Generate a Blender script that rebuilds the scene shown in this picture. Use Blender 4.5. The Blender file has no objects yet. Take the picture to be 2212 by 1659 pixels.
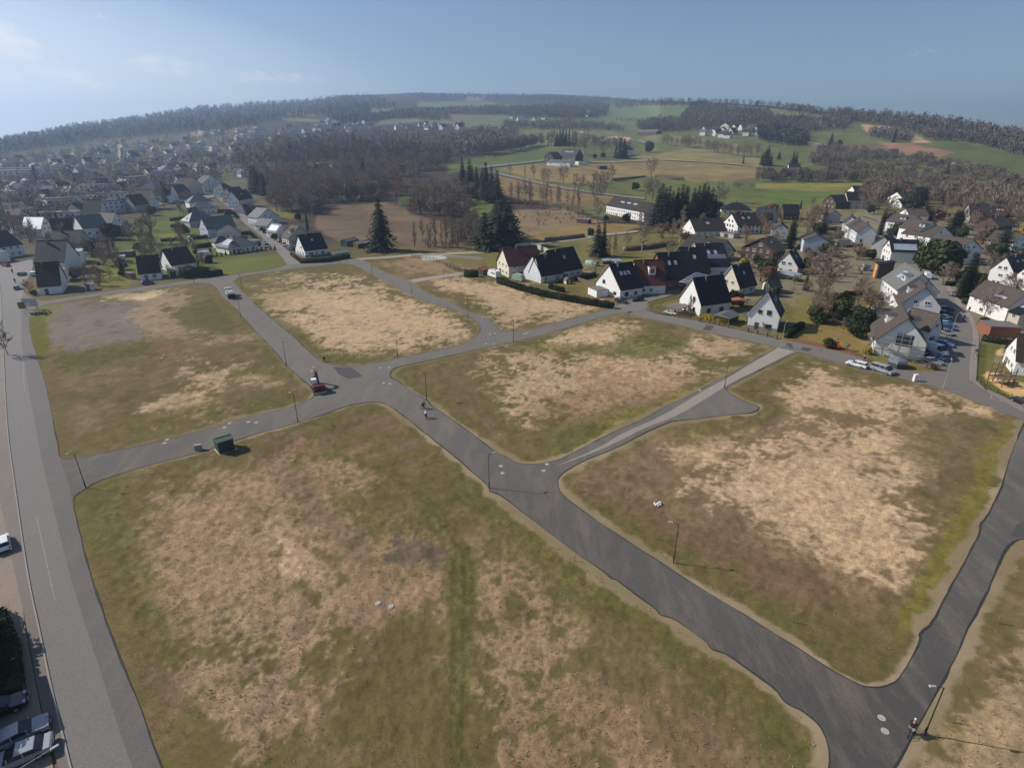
import bpy, bmesh, math, random
import numpy as np
from mathutils import Vector, Matrix
from mathutils.geometry import tessellate_polygon
S = bpy.context.scene
C = S.collection
R_ = math.radians
# ------------------------------------------------------------------ camera, sky, sun, exposure
PITCH = R_(23.0)
CAMZ = 50.0
cd = bpy.data.cameras.new('camera')
cd.lens = 20.0
cd.sensor_width = 36.0
cd.clip_start = 0.5
cd.clip_end = 30000
cam = bpy.data.objects.new('camera', cd)
C.objects.link(cam)
cam.location = (0, 0, CAMZ)
cam.rotation_euler = (R_(90) - PITCH, 0, 0)
S.camera = cam
SUN_EL = R_(37.0)
SUN_H = (-0.978, 0.207)                     # horizontal direction towards the sun
W = bpy.data.worlds.new('World')
S.world = W
W.use_nodes = True
nt = W.node_tree
nt.nodes.clear()
def wn(t, **k):
    n = nt.nodes.new(t)
    for a, b in k.items(): setattr(n, a, b)
    return n
wo = wn('ShaderNodeOutputWorld')
bg = wn('ShaderNodeBackground')
sky = wn('ShaderNodeTexSky')
sky.sky_type = 'NISHITA'
sky.sun_disc = False
sky.sun_elevation = SUN_EL
sky.sun_rotation = math.atan2(SUN_H[0], SUN_H[1])
sky.altitude = 300
sky.air_density = 0.9
sky.dust_density = 0.8
sky.ozone_density = 3.0
bg.inputs['Strength'].default_value = 0.098
# low cumulus over the town: noise on azimuth / elevation, kept to the left part of the sky
geo = wn('ShaderNodeTexCoord')
sep = wn('ShaderNodeSeparateXYZ')
nt.links.new(geo.outputs['Generated'], sep.inputs[0])
def wmath(op, a, b=None, clamp=False):
    n = wn('ShaderNodeMath', operation=op)
    n.use_clamp = clamp
    for i, v in enumerate((a, b)):
        if v is None: continue
        if isinstance(v, (int, float)): n.inputs[i].default_value = v
        else: nt.links.new(v, n.inputs[i])
    return n.outputs[0]
az = wmath('ARCTAN2', sep.outputs['X'], sep.outputs['Y'])
el = wmath('ARCSINE', sep.outputs['Z'])
comb = wn('ShaderNodeCombineXYZ')
nt.links.new(wmath('MULTIPLY', az, 15.0), comb.inputs[0])
nt.links.new(wmath('MULTIPLY', el, 30.0), comb.inputs[1])
noi = wn('ShaderNodeTexNoise')
noi.inputs['Scale'].default_value = 1.0
noi.inputs['Detail'].default_value = 9.0
noi.inputs['Roughness'].default_value = 0.6
nt.links.new(comb.outputs[0], noi.inputs['Vector'])
def bump(caz, cel, saz, sel):
    a = wmath('POWER', wmath('DIVIDE', wmath('SUBTRACT', az, R_(caz)), R_(saz)), 2.0)
    e = wmath('POWER', wmath('DIVIDE', wmath('SUBTRACT', el, R_(cel)), R_(sel)), 2.0)
    return wmath('SUBTRACT', 1.0, wmath('ADD', a, e), True)
m = None
for b in ((-39, 6.2, 6.0, 2.6), (-37.5, 4.4, 8, 1.7), (-28.3, 5.4, 4.5, 1.25), (-20.5, 4.9, 6, .9), (-44, 7, 8, 3.4)):
    q = bump(*b)
    m = q if m is None else wmath('MAXIMUM', m, q)
dens = wmath('MULTIPLY', wmath('SUBTRACT', wmath('ADD', wmath('MULTIPLY', m, 0.5), wmath('MULTIPLY', noi.outputs['Fac'], 1.7)), 1.15), 3.0, True)
cl = wn('ShaderNodeMix', data_type='RGBA')
nt.links.new(wmath('MULTIPLY', dens, 0.75), cl.inputs['Factor'])
nt.links.new(sky.outputs[0], cl.inputs['A'])
cl.inputs['B'].default_value = (10.4, 9.9, 9.3, 1)
vl = wn('ShaderNodeMix', data_type='RGBA')     # thin bright veil low on the sun's side
nt.links.new(wmath('MULTIPLY', bump(-62, 1.5, 56, 11), 0.75), vl.inputs['Factor'])
nt.links.new(cl.outputs['Result'], vl.inputs['A'])
vl.inputs['B'].default_value = (9.6, 9.6, 9.7, 1)
nt.links.new(vl.outputs['Result'], bg.inputs['Color'])
nt.links.new(bg.outputs[0], wo.inputs['Surface'])
sl = bpy.data.lights.new('sun', 'SUN')
sl.energy = 5.0
sl.angle = R_(0.5)
sl.color = (1.0, 0.94, 0.85)
sun = bpy.data.objects.new('sun', sl)
C.objects.link(sun)
sv = Vector((SUN_H[0] * math.cos(SUN_EL), SUN_H[1] * math.cos(SUN_EL), math.sin(SUN_EL)))
sun.rotation_euler = sv.to_track_quat('Z', 'Y').to_euler()
sun.location = (-200, 50, 200)
S.view_settings.view_transform = 'Standard'
S.view_settings.look = 'None'
S.view_settings.gamma = 1
S.view_settings.exposure = 0.02
S.cycles.use_denoising = True
S.cycles.max_bounces = 6
S.cycles.diffuse_bounces = 2
S.cycles.volume_bounces = 1
S.cycles.sample_clamp_indirect = 2.0
S.cycles.transparent_max_bounces = 8
# ------------------------------------------------------------------ survey: photograph <-> ground
# Points are read off the photograph in a 2212 x 1659 frame and turned into places on the ground.
F = 20.0 / 36.0 * 2212
CPI, SPI = math.cos(PITCH), math.sin(PITCH)
def raydir(x, y):
    u = (np.asarray(x, float) - 1106) / F
    v = (829.5 - np.asarray(y, float)) / F
    return u, CPI + v * SPI, -SPI + v * CPI
SKY = [(-400, 358), (0, 311), (108, 290), (160, 278), (296, 260), (411, 239), (526, 229), (656, 220), (741, 207), (902, 201), (1081, 205),
       (1200, 204), (1329, 212), (1384, 216), (1550, 222), (1665, 229), (1833, 246), (2026, 262), (2212, 297), (2600, 350)]
def azel(x, y):
    a, b, c = raydir(x, y)
    return math.atan2(a, b), math.atan2(c, math.hypot(a, b))
AZS = np.array([azel(*p)[0] for p in SKY])
ELS = np.array([azel(*p)[1] for p in SKY])
def axs(pts):
    return np.array([azel(x, 308)[0] for x, _ in pts]), np.array([v for _, v in pts], float)
RX = axs([(-400, 2600), (0, 3000), (400, 3500), (700, 4200), (900, 4800), (1100, 5600), (1290, 5400), (1420, 2700), (1600, 2100), (1900, 1750), (2212, 1500), (2600, 1400)])
DX = axs([(-400, 400), (0, 420), (500, 400), (800, 350), (1250, 360), (1500, 440), (1750, 540), (2212, 560), (2600, 560)])
def hgt(x, y):
    """height of the land"""
    x = np.asarray(x, float); y = np.asarray(y, float)
    D = np.maximum(np.hypot(x, y), 1e-3); a = np.arctan2(x, y)
    E = np.interp(a, AZS, ELS); Rr = np.interp(a, *RX); D0 = np.interp(a, *DX)
    p0 = -np.arctan(CAMZ / D0); L = np.log(Rr / D0)
    k = np.minimum(-p0 * L / (E - p0), 2.0)
    s = np.clip(np.log(D / D0) / L, 0, 1)
    ph = p0 + (E - p0) * (k * s + (1 - k) * s * s)
    z = CAMZ + np.minimum(D, Rr) * np.tan(ph)
    z = np.where(D <= D0, 0.0, z)
    z = np.where(D > Rr, z - (D - Rr) * 0.06, z)
    return np.maximum(z, 0)
def gp(x, y):
    """photo point -> place on the ground"""
    a, b, c = (float(q) for q in raydir(x, y))
    h = math.hypot(a, b)
    if c < 0:
        t = -CAMZ / c
        if t * h < 340: return Vector((a * t, b * t, 0.0))
    lo, hi = 100.0, 7500.0
    D = 200.0
    while D < 7500:
        X, Y = a / h * D, b / h * D
        if CAMZ + c / h * D < float(hgt(X, Y)): break
        lo = D; D *= 1.02
    hi = min(D, 7500)
    for _ in range(30):
        m_ = (lo + hi) / 2
        if CAMZ + c / h * m_ < float(hgt(a / h * m_, b / h * m_)): hi = m_
        else: lo = m_
    return Vector((a / h * hi, b / h * hi, float(hgt(a / h * hi, b / h * hi))))
def mpp(p):
    """metres one photo pixel covers at a place"""
    return (p.y * CPI + (CAMZ - p.z) * SPI) / F
def topx(x, y, z):
    dy = y * CPI - (z - CAMZ) * SPI
    dy = np.maximum(dy, 1e-3)
    up = y * SPI + (z - CAMZ) * CPI
    return 1106 + F * x / dy, 829.5 - F * up / dy
# crops of the photograph from which points were read: offset and scale
CR = dict(A0=(0, 525.7, .26407), A1=(408.9, 525.7, .26407), A2=(876.2, 642.5, .26407), A3=(1343.5, 642.5, .26407), A4=(1627.9, 759.3, .26407),
          A5=(0, 934.6, .43656), A6=(1051.4, 993, .40134), A7=(1569.5, 993, .40134), B1=(350.5, 350.5, .18484), B3=(993, 496.5, .21126),
          B4=(1226.6, 438.1, .21126), B5=(1577.1, 379.7, .15845), B7=(1752.3, 584.1, .20782), B6=(1869.2, 379.7, .15845), C3=(0, 1109.8, .33126), E1=(0, 175.2, .25091), E2=(525.7, 175.2, .25091),
          E3=(1051.4, 175.2, .2772), E4=(1635.5, 175.2, .26065), G0=(0, 408.9, .18484), G2=(700.9, 350.5, .21126), D=(0, 0, 1))
def px(crop, *pts):
    ox, oy, s = CR[crop]
    return [(ox + a * s, oy + b * s) for a, b in pts]
# ------------------------------------------------------------------ noise for the land
def _hash(i, j, seed):
    n = (i.astype(np.int64) * 374761393 + j.astype(np.int64) * 668265263 + seed * 144665) & 0x7fffffff
    n = ((n ^ (n >> 13)) * 1274126177) & 0x7fffffff
    return ((n ^ (n >> 16)) & 0xffff) / 65535.0
def vnoise(x, y, seed=0):
    i = np.floor(x); j = np.floor(y); f = x - i; g = y - j
    f = f * f * (3 - 2 * f); g = g * g * (3 - 2 * g)
    a = _hash(i, j, seed); b = _hash(i + 1, j, seed); c = _hash(i, j + 1, seed); d = _hash(i + 1, j + 1, seed)
    return (a * (1 - f) + b * f) * (1 - g) + (c * (1 - f) + d * f) * g
def fbm(x, y, sc, seed=0, octv=4):
    r = 0; amp = .5; tot = 0; th = .6
    for o in range(octv):
        ca, sa = math.cos(th * o), math.sin(th * o)
        r = r + amp * vnoise((x * ca - y * sa) / sc + 17.3 * o, (x * sa + y * ca) / sc + 9.1 * o, seed + o)
        tot += amp; amp *= .55; sc /= 2.1
    return r / tot
def sdist(poly, X, Y):
    """signed distance (inside positive) of points to a polygon"""
    P = np.array(poly, float); n = len(P)
    d2 = np.full(X.shape, 1e18); ins = np.zeros(X.shape, bool)
    for k in range(n):
        ax, ay = P[k]; bx, by = P[(k + 1) % n]
        ex, ey = bx - ax, by - ay
        t = np.clip(((X - ax) * ex + (Y - ay) * ey) / max(ex * ex + ey * ey, 1e-9), 0, 1)
        d2 = np.minimum(d2, (X - ax - t * ex) ** 2 + (Y - ay - t * ey) ** 2)
        if ay != by:
            c = ((ay > Y) != (by > Y)) & (X < ex * (Y - ay) / (by - ay) + ax)
            ins ^= c
    d = np.sqrt(d2)
    return np.where(ins, d, -d)
# ------------------------------------------------------------------ shared helpers
MATS = {}
def hexl(r, g, b):
    return tuple(((c / 255 + .055) / 1.055) ** 2.4 if c > 10 else c / 255 / 12.92 for c in (r, g, b))
def mat(name, col, rough=.8, var=.15, sc=3.0, bump=0.0, bsc=20.0, spec=.3, metal=0.0, coat=0.0, detail=5, vec='Object', stripe=None):
    """procedural material: base colour varied by two noises, optional bump and banding"""
    if name in MATS: return MATS[name]
    M = bpy.data.materials.new(name); M.use_nodes = True
    n = M.node_tree.nodes; l = M.node_tree.links
    b = n['Principled BSDF']
    b.inputs['Roughness'].default_value = rough
    b.inputs['Specular IOR Level'].default_value = spec
    b.inputs['Metallic'].default_value = metal
    b.inputs['Coat Weight'].default_value = coat
    tc = n.new('ShaderNodeTexCoord')
    no = n.new('ShaderNodeTexNoise'); no.inputs['Scale'].default_value = sc; no.inputs['Detail'].default_value = detail
    no.inputs['Roughness'].default_value = .65
    l.new(tc.outputs[vec], no.inputs['Vector'])
    rp = n.new('ShaderNodeMapRange')
    rp.inputs['From Min'].default_value = .25; rp.inputs['From Max'].default_value = .75
    rp.inputs['To Min'].default_value = 1 - var; rp.inputs['To Max'].default_value = 1 + var
    l.new(no.outputs['Fac'], rp.inputs['Value'])
    mx = n.new('ShaderNodeVectorMath'); mx.operation = 'SCALE'
    mx.inputs[0].default_value = col
    out = rp.outputs[0]
    if stripe:
        wv = n.new('ShaderNodeTexWave'); wv.wave_type = 'BANDS'; wv.bands_direction = stripe[0]
        wv.inputs['Scale'].default_value = stripe[1]; wv.inputs['Distortion'].default_value = .4
        l.new(tc.outputs[vec], wv.inputs['Vector'])
        r2 = n.new('ShaderNodeMapRange'); r2.inputs['To Min'].default_value = 1 - stripe[2]; r2.inputs['To Max'].default_value = 1 + stripe[2]
        l.new(wv.outputs['Fac'], r2.inputs['Value'])
        mm = n.new('ShaderNodeMath'); mm.operation = 'MULTIPLY'
        l.new(out, mm.inputs[0]); l.new(r2.outputs[0], mm.inputs[1]); out = mm.outputs[0]
    l.new(out, mx.inputs['Scale'])
    l.new(mx.outputs[0], b.inputs['Base Color'])
    if bump:
        nb = n.new('ShaderNodeTexNoise'); nb.inputs['Scale'].default_value = bsc; nb.inputs['Detail'].default_value = 4
        l.new(tc.outputs[vec], nb.inputs['Vector'])
        bn = n.new('ShaderNodeBump'); bn.inputs['Strength'].default_value = bump; bn.inputs['Distance'].default_value = .05
        l.new(nb.outputs['Fac'], bn.inputs['Height']); l.new(bn.outputs[0], b.inputs['Normal'])
    MATS[name] = M
    return M
class MB:
    """collects shapes and links them as one mesh object"""
    def __init__(s): s.v = []; s.f = []; s.m = []; s.cur = 0
    def add(s, vs, fs):
        o = len(s.v); s.v += [tuple(p) for p in vs]
        for f in fs: s.f.append([i + o for i in f]); s.m.append(s.cur)
    def box(s, c, d, rz=0.0, top=None):
        x, y, z = (q / 2 for q in d); tx, ty = (top or (1, 1))
        vs = [(-x, -y, -z), (x, -y, -z), (x, y, -z), (-x, y, -z), (-x * tx, -y * ty, z), (x * tx, -y * ty, z), (x * tx, y * ty, z), (-x * tx, y * ty, z)]
        ca, sa = math.cos(rz), math.sin(rz)
        s.add([(c[0] + p[0] * ca - p[1] * sa, c[1] + p[0] * sa + p[1] * ca, c[2] + p[2]) for p in vs],
              [(3, 2, 1, 0), (4, 5, 6, 7), (0, 1, 5, 4), (1, 2, 6, 5), (2, 3, 7, 6), (3, 0, 4, 7)])
    def prism(s, prof, y0, y1, axis='y'):
        """a profile of (x, z) swept from y0 to y1"""
        n = len(prof)
        if axis == 'y': vs = [(x, y0, z) for x, z in prof] + [(x, y1, z) for x, z in prof]
        else: vs = [(y0, x, z) for x, z in prof] + [(y1, x, z) for x, z in prof]
        fs = [tuple(range(n)), tuple(range(2 * n - 1, n - 1, -1))] + [(i, i + n, (i + 1) % n + n, (i + 1) % n) for i in range(n)]
        if axis != 'y': fs = [tuple(reversed(f)) for f in fs]
        s.add(vs, fs)
    def tube(s, pts, r, n=8, cap=True):
        """tube along points with one radius or one per point"""
        P = [Vector(p) for p in pts]; rs = r if isinstance(r, (list, tuple)) else [r] * len(P)
        vs = []; fs = []
        for i, p in enumerate(P):
            d = (P[min(i + 1, len(P) - 1)] - P[max(i - 1, 0)]).normalized()
            a = d.orthogonal().normalized() if i == 0 else (a - d * a.dot(d)).normalized()
            b = d.cross(a)
            for k in range(n):
                t = 2 * math.pi * k / n
                vs.append(p + (a * math.cos(t) + b * math.sin(t)) * rs[i])
        for i in range(len(P) - 1):
            for k in range(n):
                fs.append((i * n + k, i * n + (k + 1) % n, (i + 1) * n + (k + 1) % n, (i + 1) * n + k))
        if cap:
            fs.append(tuple(range(n - 1, -1, -1))); fs.append(tuple((len(P) - 1) * n + k for k in range(n)))
        s.add(vs, fs)
    def ball(s, c, r, n=10, m=6):
        rx, ry, rz = r if isinstance(r, (tuple, list)) else (r, r, r)
        vs = [(c[0], c[1], c[2] - rz)]; fs = []
        for j in range(1, m):
            t = math.pi * j / m - math.pi / 2
            for k in range(n):
                q = 2 * math.pi * k / n
                vs.append((c[0] + rx * math.cos(t) * math.cos(q), c[1] + ry * math.cos(t) * math.sin(q), c[2] + rz * math.sin(t)))
        vs.append((c[0], c[1], c[2] + rz))
        for k in range(n): fs.append((0, 1 + (k + 1) % n, 1 + k))
        for j in range(m - 2):
            for k in range(n):
                a = 1 + j * n; fs.append((a + k, a + (k + 1) % n, a + n + (k + 1) % n, a + n + k))
        e = len(vs) - 1; a = 1 + (m - 2) * n
        for k in range(n): fs.append((a + k, a + (k + 1) % n, e))
        s.add(vs, fs)
    def mesh(s, name, mats):
        me = bpy.data.meshes.new(name)
        me.from_pydata(s.v, [], s.f)
        for m_ in (mats if isinstance(mats, (list, tuple)) else [mats]): me.materials.append(m_)
        if any(s.m): me.polygons.foreach_set('material_index', s.m)
        me.update()
        return me
    def build(s, name, mats, parent=None, smooth=False):
        me = s.mesh(name, mats)
        if smooth: me.polygons.foreach_set('use_smooth', [True] * len(me.polygons))
        return link(name, me, parent)
def link(name, data, parent=None, loc=None, rz=None):
    o = bpy.data.objects.new(name, data)
    C.objects.link(o)
    if parent is not None: o.parent = parent
    if loc is not None: o.location = loc
    if rz is not None: o.rotation_euler = (0, 0, rz)
    return o
def tag(o, label=None, cat=None, group=None, kind=None):
    for k, v in (('label', label), ('category', cat), ('group', group), ('kind', kind)):
        if v: o[k] = v
    return o
def empty(name, label, cat, loc, rz=0.0, group=None):
    o = link(name, None, None, loc, rz)
    o.empty_display_size = .5
    return tag(o, label, cat, group)
KIDS = {}
def copy_tree(o, parent=None, loc=None, rz=None, label=None, scale=None):
    c = o.copy(); C.objects.link(c)
    c.parent = parent
    if loc is not None: c.location = loc
    if rz is not None: c.rotation_euler = (0, 0, rz)
    if scale is not None: c.scale = (scale,) * 3 if not isinstance(scale, tuple) else scale
    if label: c['label'] = label
    for ch in list(o.children): copy_tree(ch, c)
    return c
def npmesh(name, v, f, mats, mi=None):
    """mesh from arrays: v (n,3), f (m,k) of one face size"""
    me = bpy.data.meshes.new(name)
    v = np.asarray(v, np.float32); f = np.asarray(f, np.int32); m_, k = f.shape
    me.vertices.add(len(v)); me.vertices.foreach_set('co', v.ravel())
    me.loops.add(m_ * k); me.loops.foreach_set('vertex_index', f.ravel())
    me.polygons.add(m_); me.polygons.foreach_set('loop_start', np.arange(0, m_ * k, k, dtype=np.int32))
    for q in (mats if isinstance(mats, (list, tuple)) else [mats]): me.materials.append(q)
    if mi is not None: me.polygons.foreach_set('material_index', np.asarray(mi, np.int32))
    me.update(calc_edges=True); me.validate()
    return me
rnd = random.Random(7)
npr = np.random.default_rng(11)
# ------------------------------------------------------------------ roads and parcels traced from the photograph
P1 = px('A0', (300, 520), (240, 590), (245, 740), (310, 960), (365, 1130), (415, 1350), (450, 1560), (480, 1660)) + px('A5', (290, 110), (310, 132), (380, 128)) + \
     px('A1', (-330, 1640), (0, 1560), (120, 1525), (280, 1480), (330, 1455), (480, 1420), (620, 1385), (800, 1350), (920, 1310), (1000, 1270), (1035, 1235), (1000, 1180), (930, 1120),
        (850, 1050), (790, 1000), (740, 930), (650, 830), (560, 740), (450, 620), (340, 490), (270, 440), (250, 400), (220, 355), (170, 330), (90, 325), (0, 330)) + \
     px('A0', (1300, 370), (1000, 405), (720, 445), (450, 490))
P2 = px('A1', (365, 300), (420, 272), (560, 250), (800, 215), (1000, 190), (1230, 168), (1310, 170), (1360, 185), (1420, 215), (1560, 290), (1700, 370), (1900, 470)) + \
     px('A2', (400, 95), (560, 185), (600, 215), (612, 260), (590, 310), (535, 350), (450, 390), (300, 425), (100, 465), (0, 485)) + \
     px('A1', (1700, 940), (1500, 985), (1350, 1008), (1200, 1000), (1120, 985), (1050, 950), (950, 860), (850, 760), (760, 690), (650, 600), (530, 490), (430, 395), (370, 330))
P4 = px('A1', (1640, 1090), (1645, 1050), (1690, 1015)) + px('A2', (30, 548), (150, 525), (440, 460), (700, 400), (880, 365), (1100, 315), (1400, 230), (1600, 165), (1750, 130), (1820, 128), (1900, 160)) + \
     px('A3', (200, 175), (400, 215), (700, 290), (1000, 355), (1270, 405), (1240, 435), (1050, 530), (900, 625), (760, 690), (650, 750), (540, 815), (420, 860), (330, 905), (200, 985)) + \
     px('A2', (1769, 1070), (1500, 1200), (1300, 1310), (1200, 1345), (1050, 1365), (920, 1360), (870, 1335), (820, 1300), (740, 1270), (600, 1160), (400, 1010), (200, 880), (190, 850)) + px('A1', (1769, 1180), (1720, 1130), (1660, 1110))
P5 = px('A2', (1240, 1500), (1270, 1450), (1340, 1400), (1450, 1340), (1600, 1280), (1769, 1210)) + px('A3', (150, 1125), (390, 1015), (450, 1010), (700, 985), (900, 955), (1040, 950), (1080, 940), (1130, 905),
        (1090, 880), (1000, 850), (900, 800), (850, 760), (860, 735), (960, 680), (1100, 610), (1300, 510), (1420, 450), (1480, 455), (1650, 495), (1830, 555), (2050, 620)) + \
     px('A4', (1150, 205), (1310, 235), (1550, 300), (1700, 360), (1900, 420), (2100, 480), (2212, 512), (2225, 560), (2180, 660), (2100, 850), (2060, 1000), (2035, 1090), (1990, 1190), (1900, 1370), (1850, 1410), (1860, 1470), (1790, 1600)) + \
     px('A7', (1260, 590), (1180, 730), (1110, 880), (1040, 930), (1045, 980), (1000, 1060), (950, 1140), (920, 1185), (850, 1225), (760, 1225), (700, 1205), (560, 1130), (400, 1025), (200, 900), (0, 775)) + \
     px('A6', (1100, 660), (900, 530), (700, 400), (550, 300), (430, 210), (390, 170))
P6E = px('A5', (860, 1800), (800, 1659), (740, 1500), (690, 1350), (600, 1130), (520, 920), (460, 750), (420, 600), (380, 440), (360, 345), (370, 310), (420, 280), (470, 245), (560, 215), (700, 170), (900, 120), (1000, 95)) + \
      px('A1', (450, 1590), (600, 1545), (870, 1475), (1100, 1400), (1300, 1325), (1450, 1300), (1550, 1300), (1640, 1330), (1750, 1410), (1900, 1530)) + px('A2', (270, 1200), (400, 1300), (500, 1390), (620, 1490), (690, 1560)) + \
      px('A6', (12, 170), (60, 185), (110, 215), (200, 290), (330, 385), (480, 505), (600, 580), (650, 620), (665, 637), (700, 645), (800, 725), (910, 800), (930, 830), (960, 842), (1000, 850), (1100, 920), (1190, 985), (1205, 1018), (1240, 1030), (1290, 1045), (1450, 1160), (1560, 1240)) + \
      px('A7', (310, 1305), (345, 1322), (400, 1345), (460, 1390), (510, 1440), (545, 1520), (555, 1600), (548, 1680), (520, 1900))
OUT = P6E + px('A7', (760, 1900), (880, 1690), (930, 1620), (1000, 1480), (1080, 1340), (1160, 1200), (1240, 1040), (1300, 900), (1390, 740), (1450, 600), (1500, 480), (1560, 430), (1601, 425), (1800, 400)) + \
      px('A4', (2500, 1160), (2260, 1090), (2212, 1050), (2245, 950), (2300, 800), (2380, 640), (2420, 560)) + px('B7', (2500, 1620), (2212, 1490), (2100, 1400), (1850, 1290), (1720, 1200), (1640, 1120), (1420, 1035), (1380, 1060), (1300, 1078), (1100, 1068), (940, 1040), (800, 1010), (550, 950), (300, 890), (0, 830)) + \
      px('A3', (1330, 350), (1000, 275), (860, 245), (640, 195), (300, 140), (210, 110)) + px('B4', (800, 1075), (640, 1040), (470, 1075)) + px('A2', (1640, 100), (1450, 150), (1200, 215), (1000, 268), (840, 280), (775, 275), (740, 240), (690, 180), (640, 150), (560, 130), (430, 80), (330, 10)) + \
      px('A1', (2050, 460), (1900, 380), (1840, 335), (1780, 300), (1650, 260), (1500, 190), (1440, 150), (1400, 125), (1340, 125), (1200, 145), (1000, 165), (910, 160), (800, 175), (700, 213), (500, 240), (300, 268), (0, 305)) + \
      px('A0', (1500, 312), (1060, 372), (730, 418), (500, 452), (340, 480), (300, 450), (200, 420), (170, 300), (0, 300), (0, 700), (30, 900), (40, 1100), (55, 1400), (75, 1659)) + px('A5', (65, 200), (110, 530), (150, 780), (190, 950), (250, 1250), (300, 1450), (370, 1800))
def chaikin(P, closed=True, it=1):
    P = [Vector(p) for p in P]
    for _ in range(it):
        Q = []
        n = len(P)
        for i in range(n if closed else n - 1):
            a, b = P[i], P[(i + 1) % n]
            Q += [a * .75 + b * .25, a * .25 + b * .75]
        if not closed: Q = [P[0]] + Q + [P[-1]]
        P = Q
    return P
def world(P, it=1, closed=True): return [v.to_2d() for v in chaikin([gp(*p) for p in P], closed, it)]
def densify(P, step, closed=True, wob=0.0, seed=0):
    Q = []
    n = len(P)
    for i in range(n if closed else n - 1):
        a, b = P[i], P[(i + 1) % n]
        k = max(1, int((b - a).length / step))
        for j in range(k): Q.append(a.lerp(b, j / k))
    if not closed: Q.append(P[-1])
    if wob:
        A = np.array([q[:2] for q in Q])
        A[:, 0] += (fbm(A[:, 0], A[:, 1], 2.2, seed, 3) - .5) * wob
        A[:, 1] += (fbm(A[:, 0] + 70, A[:, 1], 2.2, seed + 5, 3) - .5) * wob
        Q = [Vector(q) for q in A]
    return Q
HOLES = [densify(world(p), 1.0, True, .16, i) for i, p in enumerate((P1, P2, P4, P5))]
OUTER = densify(world(OUT), 1.0, True, .16, 9)
# ------------------------------------------------------------------ the ground: one sheet out to the hills
def ob(r, g, b, k=1.0):
    return np.array(hexl(r, g, b)) * k * .92
NA, ND = 760, 1080
aa = np.radians(np.linspace(-66, 66, NA))
dd = np.exp(np.linspace(math.log(12), math.log(6900), ND))
A_, D_ = np.meshgrid(aa, dd)
GX = (np.sin(A_) * D_).ravel(); GY = (np.cos(A_) * D_).ravel(); GD = D_.ravel()
GZ = hgt(GX, GY)
PXx, PXy = topx(GX, GY, GZ)
near = GD < 340
N = len(GX)
n_big = fbm(GX, GY, 45, 3, 3); n_mid = fbm(GX, GY, 11, 21, 4); n_sm = fbm(GX, GY, 2.6, 40, 4)
n_fine = np.where(GD < 260, fbm(GX, GY, .75, 60, 2), .5)
col = np.zeros((N, 3)); tuft = np.full(N, .35)
OLIVE = ob(103, 92, 56); STRAW = ob(175, 149, 117); GREEN = ob(86, 85, 44); BROWN = ob(122, 102, 78); DARK = ob(92, 78, 58); LAWN = ob(104, 112, 48)
GRAVEL = ob(128, 120, 116); SAND = ob(205, 180, 140); SHOULD = ob(158, 138, 112); REDD = ob(120, 92, 66); MOSS = ob(112, 112, 40)
mixn = np.clip((n_mid * .55 + n_sm * .45 - .40) * 5, 0, 1)[:, None]
col[:] = OLIVE * (1 - mixn) + BROWN * mixn
gm = np.clip((n_big * .5 + n_mid * .5 - .5) * 6, 0, 1)[:, None] * .7
col[:] = col * (1 - gm) + GREEN * gm
def paint(poly, c, feather=14, amp=1.0, strength=1.0, tf=None, noise=None, where=None, fine=False):
    """land cover inside a traced outline; its edge frays with the noise"""
    P = np.array(poly, float)
    m = feather * 2
    sel = np.nonzero((PXx > P[:, 0].min() - m) & (PXx < P[:, 0].max() + m) & (PXy > P[:, 1].min() - m) & (PXy < P[:, 1].max() + m) & (where if where is not None else True))[0]
    if not len(sel): return
    sd = sdist(poly, PXx[sel], PXy[sel])
    nn = (n_mid[sel] * .34 + n_sm[sel] * .38 + n_fine[sel] * .28 if noise is None else noise[sel]) - .5
    w = np.clip(.5 + sd / (feather * (1.5 if fine else 1)) + nn * (7.5 if fine else 6) * amp, 0, 1)
    w = (w * w * (3 - 2 * w) * strength)[:, None]
    col[sel] = col[sel] * (1 - w) + c * w
    if tf is not None: tuft[sel] = tuft[sel] * (1 - w[:, 0]) + tf * w[:, 0]
# far country: bare woods and hedges by default
far = (GD > 300)
wf = np.clip((GD - 290) / 60, 0, 1)[:, None]
FOREST = ob(72, 62, 50); MEAD = ob(112, 118, 66); TAN = ob(140, 124, 76); PLOUGH = ob(186, 156, 118); FGREEN = ob(92, 110, 52)
col[:] = col * (1 - wf) + (FOREST * (.8 + .4 * n_mid[:, None])) * wf
tuft[:] = np.where(GD > 300, .25, tuft)
def fpaint(crop, c, *pts, f=6, s=1.0):
    paint(px(crop, *pts), (c * .86 + c.mean() * .11) * (1.05, .97, .99), f, .25, s, .16)
# gardens and yards of the two settlements
TOWNG = ob(98, 92, 70)
paint([(-300, 380), (0, 360), (250, 300), (520, 285), (640, 330), (560, 420), (640, 520), (760, 560), (500, 600), (330, 640), (70, 650), (-300, 700)], TOWNG, 10, .6, .8)
paint([(330, 470), (430, 440), (470, 520), (560, 570), (500, 600), (230, 600), (200, 560)], ob(92, 98, 46), 8, 1.2, .9)
paint([(1040, 590), (1050, 545), (1330, 520), (1420, 500), (1560, 440), (1700, 450), (1800, 400), (2300, 400), (2400, 900), (2160, 860), (1720, 740), (1340, 640)], ob(110, 106, 54), 10, 1.0, 1.0, .5)
paint([(1040, 590), (1050, 545), (1330, 520), (1420, 500), (1560, 440), (1700, 450), (1800, 400), (2300, 400), (2400, 900), (2160, 860), (1720, 740), (1340, 640)], ob(92, 76, 58), 10, 3.0, .38, .5, n_mid * .6 + n_sm * .4 - .14)
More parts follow.
